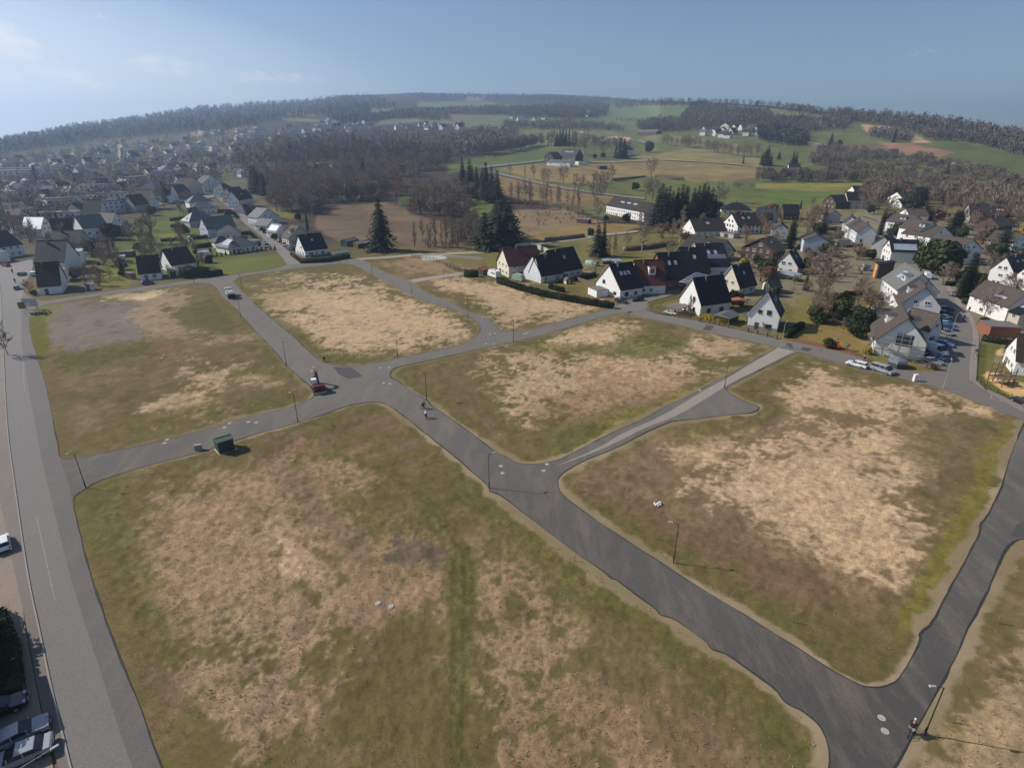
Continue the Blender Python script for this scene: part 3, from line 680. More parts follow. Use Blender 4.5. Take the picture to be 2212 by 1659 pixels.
# the ragged bitumen lip along the fresh carriageway edges
def edge_strip(P, z, seed, sel):
    A = np.array([p[:2] for p in P]); n = len(A)
    t = np.roll(A, -1, 0) - np.roll(A, 1, 0); t /= np.maximum(np.linalg.norm(t, axis=1), 1e-6)[:, None]
    nr = np.stack([-t[:, 1], t[:, 0]], 1)
    w = .05 + np.clip(fbm(A[:, 0], A[:, 1], 6, seed, 3) - .3, 0, 1) * .55
    v = np.concatenate([np.c_[A - nr * w[:, None] * .5, np.full(n, z)], np.c_[A + nr * w[:, None] * .5, np.full(n, z)]])
    f = [(i, i + 1, n + i + 1, n + i) for i in range(n - 1) if sel(A[i])]
    return v, f
ev = []; ef = []
for k, lp in enumerate(loops):
    v, f = edge_strip(densify(lp, .5), .047, 200 + k, lambda a: a[1] < 190 and a[0] > -90 and not (a[0] < -58 and a[1] < 60))
    o = sum(len(x) for x in ev); ev.append(v); ef += [tuple(i + o for i in q) for q in f]
tag(link('road_edge', npmesh('road_edge', np.concatenate(ev), np.array(ef), M_EDGE)), kind='structure')
def resample(P, n):
    P = [Vector(p) for p in P]; L = [0]
    for i in range(1, len(P)): L.append(L[-1] + (P[i] - P[i - 1]).length)
    out = []
    for k in range(n):
        s = L[-1] * k / (n - 1); i = 0
        while i < len(P) - 2 and L[i + 1] < s: i += 1
        out.append(P[i].lerp(P[i + 1], (s - L[i]) / max(L[i + 1] - L[i], 1e-6)))
    return out
def ribbon(name, left, right, z, m, n=60, nx=4, kind='structure'):
    """a road surface between two traced edges"""
    l = resample(chaikin([gp(*p) for p in left], False, 2), n); r = resample(chaikin([gp(*p) for p in right], False, 2), n)
    v = []
    for a, b in zip(l, r):
        for k in range(nx + 1):
            p = a.lerp(b, k / nx); v.append((p.x, p.y, float(hgt(p.x, p.y)) + z + (.0012 * math.hypot(p.x, p.y) if p.y > 330 else 0)))
    f = [(i * (nx + 1) + k, i * (nx + 1) + k + 1, (i + 1) * (nx + 1) + k + 1, (i + 1) * (nx + 1) + k) for i in range(n - 1) for k in range(nx)]
    me = npmesh(name, v, np.array(f), m)
    if me.polygons[0].normal.z < 0: me.flip_normals()
    return tag(link(name, me), kind=kind), l, r
def kerb(name, line, z=.12, w=.16, m=None):
    b = MB(); n = len(line)
    for i in range(n - 1):
        a, c = line[i], line[i + 1]; d = c - a; L = math.hypot(d.x, d.y)
        if L < 1e-3: continue
        mid = (a + c) / 2
        b.box((mid.x, mid.y, float(hgt(mid.x, mid.y)) + z / 2), (L * .995, w, z), math.atan2(d.y, d.x))
    return tag(b.build(name, m or M_KERB), kind='structure')
# main street on the left with its pavement
st_l = px('A0', (0, 330), (10, 500), (18, 700), (30, 900), (38, 1100), (52, 1400), (75, 1659)) + px('A5', (65, 200), (110, 530), (150, 780), (190, 950), (250, 1250), (300, 1450), (350, 1659), (400, 1850))
st_r = px('A0', (200, 300), (190, 420), (172, 520), (178, 700), (175, 850), (205, 1000), (235, 1200), (275, 1400), (310, 1600)) + px('A5', (205, 130), (240, 270), (310, 560), (370, 790), (440, 1000), (530, 1280), (620, 1560), (660, 1659), (730, 1850))
ribbon('parking_strip', st_r[3:], px('A0', (245, 740), (310, 960), (365, 1130), (415, 1350), (450, 1560)) + px('A5', (292, 130), (340, 240), (362, 360), (380, 440), (420, 600), (460, 750), (520, 920), (600, 1130), (690, 1350), (740, 1500), (800, 1659), (860, 1800)), .041, road_mat('strip_asphalt', tuple(ob(101, 97, 93)), tuple(ob(124, 119, 113)), tuple(ob(128, 119, 110)), 20, 200), 90, 3)
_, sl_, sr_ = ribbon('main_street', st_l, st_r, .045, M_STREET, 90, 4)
pv_l = px('A0', (-160, 330), (-150, 700), (-130, 1100), (-80, 1500)) + px('A5', (-30, 200), (20, 420), (55, 620), (100, 800), (150, 1050), (190, 1300), (250, 1520), (290, 1659), (350, 1850))
ribbon('pavement', pv_l, st_l, .125, M_PAVE, 70, 3)
kerb('street_kerb', sl_, .14)
ribbon('yard_apron', px('C3', (-400, -200), (-300, 200), (-200, 500), (-200, 900), (-200, 1300), (-200, 1750)), px('C3', (40, -200), (70, 200), (125, 440), (175, 800), (250, 1200), (370, 1750)), .09, road_mat('yard_asphalt', tuple(ob(112, 99, 88)), tuple(ob(150, 134, 118)), tuple(ob(90, 82, 76)), 20, 60), 40, 3)
ribbon('crossing', px('A0', (-60, 215), (-60, 330), (0, 420)), px('A0', (270, 140), (265, 230), (200, 330)), .05, M_STREET, 12, 4)
ribbon('town_street', px('A0', (-300, 330), (-60, 190), (120, 165), (262, 130)), px('A0', (-300, 380), (-60, 320), (120, 300), (266, 235)), .055, M_STREET, 20, 4)
wl = MB()
for a, b in ((px('A5', (182, 420)), px('A5', (272, 830))), (px('A0', (182, 870)), px('A0', (200, 1210)))):
    p, q = gp(*a[0]), gp(*b[0]); d = q - p
    wl.box(((p.x + q.x) / 2, (p.y + q.y) / 2, .053), (d.length, .05, .004), math.atan2(d.y, d.x))
for a, b in ((px('B7', (1880, 1300)), px('B7', (1865, 1330))), (px('B7', (1865, 1330)), px('B7', (2130, 1400))), (px('B7', (2130, 1400)), px('B7', (2300, 1445))), (px('B7', (2098, 1355)), px('B7', (2088, 1385)))):
    p, q = gp(*a[0]), gp(*b[0]); d = q - p
    wl.box(((p.x + q.x) / 2, (p.y + q.y) / 2, .058), (d.length, .14, .004), math.atan2(d.y, d.x))
tag(wl.build('road_marking', mat('road_paint', (.34, .34, .33), .8, .3, 4)), kind='structure')
# dusty gravel drawn along the cross road, darker patches where the surface was mended
M_DUST = road_mat('dusty_asphalt', tuple(ob(138, 128, 118)), tuple(ob(156, 147, 136)), tuple(ob(170, 158, 142)), 70, 150)
ribbon('dusty_lane', px('A3', (1275, 412), (1060, 540), (905, 640), (700, 745), (480, 880), (300, 985), (0, 1110)) + px('A2', (1600, 1222), (1400, 1310), (1250, 1370)), px('A3', (1415, 445), (1290, 500), (1090, 605), (880, 705), (640, 860), (420, 985), (200, 1060), (0, 1165)) + px('A2', (1600, 1245), (1400, 1322), (1250, 1374)), .043, M_DUST, 40, 3)
M_PATCH = mat('mended_asphalt', tuple(ob(84, 80, 79)), .9, .15, 1.5, .2, 8, vec='Object')
for q in (px('B4', (1420, 1250), (1500, 1262), (1455, 1312), (1375, 1300)), px('A3', (1350, 372), (1390, 380), (1400, 420), (1345, 412)), px('A3', (1480, 408), (1555, 420), (1525, 445), (1460, 432)), px('A1', (1180, 1012), (1330, 1018), (1420, 1090), (1300, 1110), (1220, 1070)), px('A7', (1601, 330), (1560, 350), (1530, 410), (1601, 415))):
    P_ = [gp(*w_) for w_ in q]
    tag(link('asphalt_patch', npmesh('asphalt_patch', [(w_.x, w_.y, .06) for w_ in P_], np.array([(0, i, i + 1) for i in range(1, len(P_) - 1)])[:, ::-1].copy(), M_PATCH)), kind='structure')
# residential lanes
_, a_, b_ = ribbon('lane', px('B1', (1455, 1200), (1400, 1110), (1300, 1000), (1100, 830), (1000, 760), (900, 660), (820, 590), (740, 510), (660, 440), (600, 410)), px('B1', (1625, 1190), (1500, 1060), (1380, 960), (1250, 850), (1150, 750), (1080, 720), (1000, 650), (880, 560), (780, 470), (720, 425)), .045, M_RES, 50, 3)
ribbon('lane', px('B1', (-100, 480), (300, 430), (600, 380), (900, 350), (1000, 345)), px('B1', (-100, 520), (300, 465), (620, 420), (900, 385), (1000, 370)), .05, M_RES, 20, 2)
ribbon('lane', px('B4', (690, 990), (830, 950), (1000, 905), (1150, 872)), px('B4', (815, 1050), (830, 1020), (1000, 965), (1160, 915)), .046, M_RES, 20, 3)
ribbon('lane', px('B4', (440, 1085), (560, 1030), (700, 985), (800, 1000)), px('B4', (620, 1130), (700, 1110), (820, 1080), (815, 1050)), .05, M_RES, 12, 3)
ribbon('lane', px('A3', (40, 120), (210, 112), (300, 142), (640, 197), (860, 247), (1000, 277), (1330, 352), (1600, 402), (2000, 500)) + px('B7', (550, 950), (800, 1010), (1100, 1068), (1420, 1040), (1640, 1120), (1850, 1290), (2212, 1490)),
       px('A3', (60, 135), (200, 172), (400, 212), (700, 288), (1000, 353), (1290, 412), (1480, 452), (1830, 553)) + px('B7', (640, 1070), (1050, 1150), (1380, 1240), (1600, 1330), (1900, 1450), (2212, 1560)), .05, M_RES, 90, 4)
l11 = px('B7', (1400, 1050), (1440, 850), (1470, 700), (1490, 560), (1470, 500), (1400, 400), (1300, 280), (1230, 160)) + px('B6', (800, 1330), (620, 1170), (430, 980), (330, 860), (250, 740), (200, 650), (100, 600), (-60, 560))
r11 = px('B7', (1650, 1150), (1650, 950), (1690, 700), (1680, 590), (1640, 500), (1560, 400), (1440, 240), (1380, 130)) + px('B6', (930, 1300), (760, 1180), (600, 1050), (480, 930), (400, 800), (330, 720), (200, 610), (0, 520))
_, a_, b_ = ribbon('lane', l11, r11, .055, M_RES, 70, 4)
ribbon('pavement', r11[:8], px('B7', (1720, 1160), (1725, 900), (1750, 700), (1715, 560), (1670, 470), (1600, 380), (1480, 230), (1420, 125)), .13, M_PAVE, 40, 2)
kerb('street_kerb', b_[:40], .14)
ribbon('pavement', px('B7', (1650, 1140), (1720, 1200), (1850, 1290), (2212, 1490)), px('B7', (1712, 1140), (1780, 1210), (1900, 1270), (2212, 1420)), .126, M_PAVE, 24, 2)
ribbon('parking_bay', px('B7', (1150, 1000), (1200, 760), (1310, 560), (1320, 440)), px('B7', (1400, 1030), (1440, 850), (1470, 700), (1488, 540)), .062, M_RES, 14, 3)
ribbon('lane', px('B7', (1240, 90), (1320, 130), (1500, 190)), px('B7', (1220, 150), (1320, 190), (1520, 225)), .06, M_RES, 8, 2)
ribbon('path', px('A1', (1790, 302), (1900, 285), (2212, 240), (2330, 215)), px('A1', (1830, 325), (1900, 312), (2212, 262), (2330, 240)), .05, M_GRAVELPATH, 14, 2)
ribbon('path', px('G2', (320, 985), (700, 960), (960, 930), (1500, 920), (1900, 880), (2212, 830)) + px('B3', (560, 180), (840, 130), (1300, 70), (1600, 40), (1820, 15)), px('G2', (380, 1000), (720, 980), (1000, 950), (1500, 940), (1900, 905), (2212, 860)) + px('B3', (560, 205), (840, 152), (1300, 90), (1600, 58), (1820, 32)), .05, M_GRAVELPATH, 60, 2)
ribbon('path', px('E3', (-50, 670), (80, 658), (260, 640), (430, 622)), px('E3', (-50, 690), (85, 672), (260, 652), (440, 632)), .1, M_RES, 20, 2)
ribbon('path', px('E3', (40, 712), (240, 752), (480, 810), (700, 850), (960, 885), (1230, 915)), px('E3', (40, 726), (240, 768), (480, 826), (700, 864), (960, 898), (1230, 930)), .1, M_RES, 40, 2)
ribbon('path', px('E3', (1190, 462), (1230, 478), (1260, 490)), px('E3', (1180, 478), (1215, 492), (1245, 498)), .2, M_RES, 8, 2)
ribbon('path', px('E4', (420, 508), (560, 540)), px('E4', (430, 522), (550, 550)), .2, M_GRAVELPATH, 8, 2)
ribbon('path', px('E3', (430, 622), (800, 640), (1250, 614), (1800, 640), (2000, 660)), px('E3', (430, 627), (800, 645), (1250, 618), (1800, 645), (2000, 665)), .15, M_GRAVELPATH, 40, 1)
ribbon('town_road', px('E1', (1015, 560), (1010, 640), (1000, 730), (1010, 780)), px('E1', (1042, 560), (1042, 640), (1045, 730), (1060, 780)), .3, M_GRAVELPATH, 24, 2)
# manhole covers: pale concrete rings with an iron lid
M_CONC = mat('concrete', tuple(ob(186, 179, 167)), .9, .12, 3, .2, 8)
M_IRON = mat('cast_iron', tuple(ob(172, 166, 156)), .7, .2, 6)
mh = []
for c, x, y in (('A2', 778, 1380), ('A2', 792, 1438), ('A2', 1156, 1365), ('A2', 1128, 1418), ('A1', 1018, 1017), ('A1', 1002, 1043), ('A1', 1562, 1019), ('A1', 1635, 1017), ('A1', 1588, 1143), ('A1', 1641, 1150), ('A1', 287, 1507), ('A1', 330, 1471), ('A1', 483, 1462), ('A1', 547, 1467),
                ('A0', 1365, 1607), ('A0', 1347, 1635), ('A2', 631, 159), ('A2', 662, 163), ('A2', 689, 304), ('A2', 731, 296), ('A2', 657, 379), ('A2', 720, 381), ('A2', 973, 301), ('A2', 995, 290), ('A3', 730, 744), ('A3', 637, 761), ('A7', 834, 1389), ('A7', 852, 1460), ('A0', 1325, 942), ('A0', 1345, 921), ('D', 817, 1304), ('D', 845, 1311)):
    mh.append(gp(*px(c, (x, y))[0]))
def disc(r, z0, z1, n=20):
    b = MB(); b.tube([(0, 0, z0), (0, 0, z1)], r, n); return b
mh0 = None
for i, p in enumerate(mh):
    raised = i >= len(mh) - 4
    z = .0 if raised else .03
    lab = 'pale round concrete shaft standing out of the grass in the front parcel' if i >= len(mh) - 2 else 'pale round shaft cover lying in the left parcel' if raised else 'round pale manhole cover set in the new site road'
    if mh0 is None:
        mh0 = empty('manhole_cover', lab, 'manhole cover', (p.x, p.y, z), 0, 'manhole covers on the site')
        disc(.34, 0, .02).build('ring', M_CONC, mh0); disc(.27, .02, .028).build('lid', M_IRON, mh0); r = mh0
    else: r = copy_tree(mh0, None, (p.x, p.y, z), 0, lab)
    if raised: r.scale = (1.05, 1.05, 6)
# tussocks: dead grass and weeds standing on the parcels
rgt = np.random.default_rng(77)
cand = np.nonzero(near)[0][(lot[near] > 1.0) & (GD[near] < 175) & (PXx[near] > -80) & (PXx[near] < 2290)]
w_ = GD[cand] ** 1.2; pick = cand[np.minimum(np.searchsorted(np.cumsum(w_) / w_.sum(), rgt.random(30000)), len(cand) - 1)]
tv = []; tm = []
lum = col[pick].sum(1); grn = col[pick, 1] > col[pick, 0] * .93
for k in range(4):
    a = rgt.random(len(pick)) * 6.283; s_ = (.05 + .12 * rgt.random(len(pick)) ** 3) * np.clip(lum * 3, .6, 1.2); lean = rgt.random(len(pick)) * 1.5 + .6
    dx, dy = np.cos(a), np.sin(a); bx = GX[pick] + rgt.normal(size=len(pick)) * .2; by = GY[pick] + rgt.normal(size=len(pick)) * .2; bz = GZ[pick] - .02
    q = np.stack([np.c_[bx - dy * s_ * .2, by + dx * s_ * .2, bz], np.c_[bx + dy * s_ * .2, by - dx * s_ * .2, bz], np.c_[bx + dy * s_ * .15 + dx * s_ * lean, by - dx * s_ * .15 + dy * s_ * lean, bz + s_], np.c_[bx - dy * s_ * .15 + dx * s_ * lean, by + dx * s_ * .15 + dy * s_ * lean, bz + s_ * .9]], 1)
    tv.append(q); r3 = rgt.random(len(pick)); tm.append(np.where(grn, np.where(r3 < .75, 2, 1), np.where(lum > .55, np.where(r3 < .85, 0, 1), np.where(r3 < .6, 0, np.where(r3 < .85, 1, 2)))))
tv = np.concatenate(tv).reshape(-1, 3)
tag(link('grass_tufts', npmesh('grass_tufts', tv, np.arange(len(tv)).reshape(-1, 4), [mat('straw_tuft', tuple(STRAW * .8), .95, .2, .3), mat('brown_tuft', tuple(ob(126, 104, 78)), .95, .25, .3), mat('green_tuft', tuple(ob(92, 88, 46)), .95, .25, .3)], np.concatenate(tm))), 'dead grass tussocks and weeds covering the empty parcels', None, None, 'stuff')
# ------------------------------------------------------------------ buildings
def glassy(name, c, rough=.12, spec=.5): return mat(name, c, rough, .25, .7, 0, 1, spec)
WALL = dict(white=mat('white_render', (.74, .73, .70), .9, .06, 1.2, .1, 30), cream=mat('cream_render', (.66, .60, .47), .9, .07, 1.2), grey=mat('grey_render', (.42, .42, .41), .9, .08, 1.2), beige=mat('beige_render', (.52, .45, .36), .9, .08, 1.2),
            brick=mat('red_brick', (.26, .105, .065), .9, .2, 2.5, .3, 30), brown=mat('brown_brick', (.10, .062, .045), .9, .25, 2.5, .3, 30), timber=mat('timber_frame', (.33, .31, .29), .9, .35, 1.6), orange=mat('orange_render', (.66, .29, .10), .9, .08, 1.2),
            slatewall=mat('slate_cladding', (.045, .045, .05), .8, .25, 2), pale=mat('pale_render', (.62, .63, .64), .9, .07, 1.2), wood=mat('dark_boards', (.09, .06, .042), .85, .3, 2), green=mat('green_boards', (.06, .14, .09), .7, .2, 2), lblue=mat('blue_grey_render', (.45, .5, .55), .9, .08, 1.2))
def roofm(name, c, rough=.62, spec=.3): return mat(name, c, rough, .22, 1.3, .35, 5, spec, stripe=('Z', 6.0, .14))
ROOF = dict(slate=roofm('black_tiles', (.013, .014, .016)), blue=roofm('blue_black_tiles', (.011, .014, .021)), brown=roofm('brown_tiles', (.078, .06, .05), .8), dbrown=roofm('dark_brown_tiles', (.036, .026, .022), .8), red=roofm('red_tiles', (.09, .03, .023), .8),
            maroon=roofm('maroon_tiles', (.085, .032, .03), .7), grey=roofm('grey_tiles', (.13, .13, .135), .7), green=roofm('weathered_tiles', (.14, .14, .13), .7), felt=mat('roof_felt', (.17, .155, .14), .9, .25, .8), gloss=roofm('glazed_tiles', (.10, .105, .11), .33, .6), terra=roofm('terracotta_tiles', (.30, .11, .06), .8), metal=mat('sheet_metal_roof', (.5, .52, .54), .4, .1, 1, 0, 1, .5, .6))
M_FRAME = mat('window_frame', (.72, .72, .70), .6, .05, 3)
M_DFRAME = mat('dark_window_frame', (.07, .06, .055), .6, .1, 3)
M_PANE = glassy('window_glass', (.028, .034, .042))
M_DOOR = mat('door_paint', (.10, .075, .06), .6, .2, 3)
M_GDOOR = mat('garage_door', (.06, .05, .05), .6, .15, 3, stripe=('Z', 4, .15))
M_PLINTH = mat('plinth', (.25, .25, .255), .9, .12, 2)
M_CHIM = mat('chimney_brick', (.13, .11, .10), .9, .25, 4)
M_SOLAR = glassy('solar_cells', (.05, .07, .115), .15, .7)
M_SOLARL = glassy('bright_solar_cells', (.34, .38, .45), .22, .6)
M_SFRAME = mat('solar_frame', (.45, .46, .48), .4, .05, 3, 0, 1, .5, .5)
M_METAL = mat('galvanised_steel', (.42, .43, .44), .45, .12, 4, 0, 1, .5, .7)
M_TIMBER = mat('weathered_timber', (.17, .12, .085), .85, .3, 3)
M_WHITE = mat('white_paint', (.74, .74, .73), .5, .04, 2, 0, 1, .4)
_win = {}
def window_mesh(frame):
    if frame.name in _win: return _win[frame.name]
    b = MB()                                   # unit window in x-z, facing -y
    for x0, x1, z0, z1 in ((-.5, -.42, -.5, .5), (.42, .5, -.5, .5), (-.42, .42, .42, .5), (-.42, .42, -.5, -.42), (-.035, .035, -.42, .42)):
        b.box(((x0 + x1) / 2, -.02, (z0 + z1) / 2), (x1 - x0, .1, z1 - z0))
    b.box((0, -.07, -.53), (1.08, .2, .05))
    g = MB(); g.box((0, .0, 0), (.84, .05, .84))
    _win[frame.name] = (b.mesh('window', frame), g.mesh('pane', M_PANE))
    return _win[frame.name]
def add_window(root, x, y, z, w, h, rz, frame=None):
    a, g = window_mesh(frame or M_FRAME)
    o = link('window', a, root, (x, y, z), rz); o.scale = (w, 1, h)
    link('pane', g, o)
def wall_grid(root, h, wall, w, d, eave, ridge, gable, rng, dens, frame, rows=None):
    """windows on one wall: 'F' front, 'R' right, 'L' left"""
    L = w if wall == 'F' else d
    fl = max(1, int((eave + .6) / 2.7))
    rws = []
    for k in range(fl):
        z = 1.55 + 2.75 * k
        if z + .6 < eave + (1.2 if gable else 0): rws.append((z, L - 1.6, max(1, int(L / dens))))
    if gable and ridge - eave > 2.6:
        z = max(eave + .9, 1.55 + 2.75 * len(rws)); span = L * (1 - (z + .7 - eave) / (ridge - eave)) - 1.2
        if span > 2.4: rws.append((z, span, 2))
        elif span > .6: rws.append((z, .01, 1))
    for i, (z, sp_, n) in enumerate(rws):
        for k in range(n):
            u = L / 2 + (0 if n == 1 else sp_ * ((k + .5) / n - .5))
            ww = rng.choice((1.05, 1.2, 1.5)); hh = 1.25 if rng.random() < .8 else 1.0
            if rng.random() < .1: continue
            if wall == 'F': add_window(root, u, -.03, z, ww, hh, 0, frame)
            elif wall == 'R': add_window(root, w + .03, u, z, ww, hh, R_(90), frame)
            else: add_window(root, -.03, L - u, z, ww, hh, R_(-90), frame)
def house(name, label, A, B, d, eave, ridge, kind='f', wall='white', roof='slate', over=.45, win='FRL', dens=3.2, chim=1, sky=0, solar=None, plinth=0, door=True, garage=False, frame=None, cat='house', crop='D', group=None, z0=None, wdepth=None, trim=None, dormer=None, wmat=None):
    pa, pb = px(crop, A)[0], px(crop, B)[0]
    # the wide lens bends level lines near the sides of the photograph: straighten the base line before taking it to the ground
    dx = pb[0] - pa[0]; bend = .115 * (1 - pa[0] / 850) if 0 < pa[0] < 850 else -.11 * max(0, (pa[0] - 1500) / 712)
    if cat != 'kiosk': pb = (pb[0], pb[1] + bend * dx)
    a, b = gp(*pa), gp(*pb)
    if crop[0] in 'AB' and crop != 'B1' and cat not in ('shed', 'garage', 'kiosk'): d *= 1.27; eave *= 1.14; ridge *= 1.19
    elif crop in ('B1', 'G0') and cat not in ('shed', 'garage'): d *= 1.1; eave *= 1.06; ridge *= 1.1
    v = b - a; w = math.hypot(v.x, v.y); rz = math.atan2(v.y, v.x)
    rng = random.Random(hash(label) & 0xffff if False else sum(map(ord, label)))
    ca, sa = math.cos(rz), math.sin(rz)
    zs = [float(hgt(a.x + ca * u - sa * t, a.y + sa * u + ca * t)) for u in (0, w) for t in (0, d)]
    zb = min(zs) - .05 if z0 is None else z0
    lift = max(zs) - zb
    root = empty(name, label, cat, (a.x, a.y, zb), rz, group)
    eave += lift * .6; ridge += lift * .6
    W_, RF = WALL[wall], ROOF[roof]
    wb = MB()
    if kind == 'f': prof = [(0, 0), (w, 0), (w, eave), (w / 2, ridge), (0, eave)]; wb.prism(prof, 0, d)
    elif kind == 'e': prof = [(0, 0), (d, 0), (d, eave), (d / 2, ridge), (0, eave)]; wb.prism(prof, 0, w, 'x')
    elif kind == 'm': wb.add([(0, 0, 0), (w, 0, 0), (w, d, 0), (0, d, 0), (0, 0, eave), (w, 0, eave), (w, d, ridge), (0, d, ridge)], [(3, 2, 1, 0), (4, 5, 6, 7), (0, 1, 5, 4), (1, 2, 6, 5), (2, 3, 7, 6), (3, 0, 4, 7)])
    else: wb.box((w / 2, d / 2, eave / 2), (w, d, eave))
    wb.build('wall', W_, root)
    if plinth:
        pb = MB(); pb.box((w / 2, d / 2, plinth / 2), (w + .08, d + .08, plinth)); pb.build('plinth', M_PLINTH, root)
    rb = MB(); t = .2; o = over; g = .02
    if kind in 'fe':
        S_ = w if kind == 'f' else d; Ld = d if kind == 'f' else w
        sl = (ridge - eave) / (S_ / 2)
        e0 = eave - o * sl
        pr = [(-o, e0 + g), (S_ / 2, ridge + g), (S_ + o, e0 + g), (S_ + o, e0 + g + t), (S_ / 2, ridge + g + t * 1.25), (-o, e0 + g + t)]
        rb.prism(pr, -o * .8, Ld + o * .8, 'y' if kind == 'f' else 'x')
        # ridge tiles
        rb.box((S_ / 2, Ld / 2, ridge + g + t * 1.3) if kind == 'f' else (Ld / 2, S_ / 2, ridge + g + t * 1.3), (.28, Ld + o, .12) if kind == 'f' else (Ld + o, .28, .12))
    elif kind == 'h':
        q = min(w, d) / 2 * .98
        base = [(-o, -o), (w + o, -o), (w + o, d + o), (-o, d + o)]
        if w >= d: r0, r1 = (q, d / 2), (w - q, d / 2)
        else: r0, r1 = (w / 2, q), (w / 2, d - q)
        vs = [(x, y, eave - .1) for x, y in base] + [(x, y, eave + .08) for x, y in base] + [(*r0, ridge), (*r1, ridge)]
        fs = [(3, 2, 1, 0), (0, 1, 5, 4), (1, 2, 6, 5), (2, 3, 7, 6), (3, 0, 4, 7)]
        fs += [(4, 5, 9, 8), (5, 6, 9), (6, 7, 8, 9), (7, 4, 8)] if w >= d else [(4, 5, 8), (5, 6, 9, 8), (6, 7, 9), (7, 4, 8, 9)]
        rb.add(vs, fs)
    elif kind == 'm':
        n_ = Vector((0, -(ridge - eave), d)).normalized() * .16
        q = [Vector((-o, -o, eave - o * (ridge - eave) / d + g)), Vector((w + o, -o, eave - o * (ridge - eave) / d + g)), Vector((w + o, d + o, ridge + o * (ridge - eave) / d + g)), Vector((-o, d + o, ridge + o * (ridge - eave) / d + g))]
        rb.add(q + [p + n_ for p in q], [(3, 2, 1, 0), (4, 5, 6, 7), (0, 1, 5, 4), (1, 2, 6, 5), (2, 3, 7, 6), (3, 0, 4, 7)])
    else:
        rb.box((w / 2, d / 2, eave + .1), (w + o * 2, d + o * 2, .18)); rb.box((w / 2, d / 2, eave + .2), (w + o * 2 - .3, d + o * 2 - .3, .04))
    ro = rb.build('roof', RF, root)
    if trim and kind == 'f':                     # pale barge boards on the gable
        tb = MB()
        for sg in (-1, 1):
            p0 = Vector((w / 2 + sg * (w / 2 + o), -o * .8 - .03, e0 + g + .02)); p1 = Vector((w / 2, -o * .8 - .03, ridge + g + .02))
            n0 = Vector((0, -.04, .24)); tb.add([p0, p1, p1 + Vector((0, 0, .24)), p0 + Vector((0, 0, .24)), p0 + Vector((0, .03, 0)), p1 + Vector((0, .03, 0)), p1 + Vector((0, .03, .24)), p0 + Vector((0, .03, .24))], [(0, 1, 2, 3), (7, 6, 5, 4), (3, 2, 6, 7), (4, 5, 1, 0)])
        tb.build('barge_board', mat(trim + '_board', (.72, .7, .66) if trim == 'pale' else (.45, .24, .14), .7, .1, 2), root)
    def slope_pt(side, s, u, off):
        """a point on a roof slope: s from eave to ridge, u along the ridge"""
        if kind == 'f':
            x = w / 2 * s if side == 'L' else w - w / 2 * s
            n_ = Vector((-(ridge - eave) if side == 'L' else (ridge - eave), 0, w / 2)).normalized()
            return Vector((x, d * u, eave + (ridge - eave) * s)) + n_ * off
        if kind == 'e':
            y = d / 2 * s if side == 'F' else d - d / 2 * s
            n_ = Vector((0, -(ridge - eave) if side == 'F' else (ridge - eave), d / 2)).normalized()
            return Vector((w * u, y, eave + (ridge - eave) * s)) + n_ * off
        if kind == 'm':
            n_ = Vector((0, -(ridge - eave), d)).normalized(); return Vector((w * u, d * s, eave + (ridge - eave) * s)) + n_ * off
        if kind == 'h':
            if side == 'F': q = Vector((w * u, (d / 2) * s, eave + (ridge - eave) * s)); n_ = Vector((0, -(ridge - eave), d / 2)).normalized()
            else: q = Vector((min(w, d) / 2 * s, d * u, eave + (ridge - eave) * s)); n_ = Vector((-(ridge - eave), 0, min(w, d) / 2)).normalized()
            return q + n_ * off
        return Vector((w * u, d * s, eave + .2 + off))
    def slab(side, s0, s1, u0, u1, o0, o1, nm, mt, par):
        bb = MB()
        q = [slope_pt(side, s, u, o0) for s, u in ((s0, u0), (s0, u1), (s1, u1), (s1, u0))] + [slope_pt(side, s, u, o1) for s, u in ((s0, u0), (s0, u1), (s1, u1), (s1, u0))]
        bb.add(q, [(3, 2, 1, 0), (4, 5, 6, 7), (0, 1, 5, 4), (1, 2, 6, 5), (2, 3, 7, 6), (3, 0, 4, 7)])
        return bb.build(nm, mt, par)
    sides = ('L', 'R') if kind == 'f' else ('F',)
    for k in range(sky):
        sd = sides[-1] if kind == 'f' else 'F'
        u = .25 + .5 * (k + .5) / max(sky, 1)
        slab(sd, .52, .68, u - .05, u + .05, .12, .3, 'skylight', glassy('skylight_glass', (.34, .38, .42), .1, .6), ro)
    if solar:
        for (sd, s0, s1, u0, u1, bright) in solar:
            pan = slab(sd, s0, s1, u0, u1, .2, .34, 'solar_panel', M_SOLARL if bright else M_SOLAR, ro)
            fb = MB()
            for k in range(1, 4):
                s_ = s0 + (s1 - s0) * k / 4
                q = [slope_pt(sd, s_ + dz, u_, of) for dz in (-.012, .012) for u_ in (u0, u1) for of in (.33, .36)]
                fb.add(q, [(0, 2, 3, 1), (4, 5, 7, 6), (1, 3, 7, 5), (0, 4, 6, 2), (0, 1, 5, 4), (2, 6, 7, 3)])
            fb.build('panel_rails', M_SFRAME, pan)
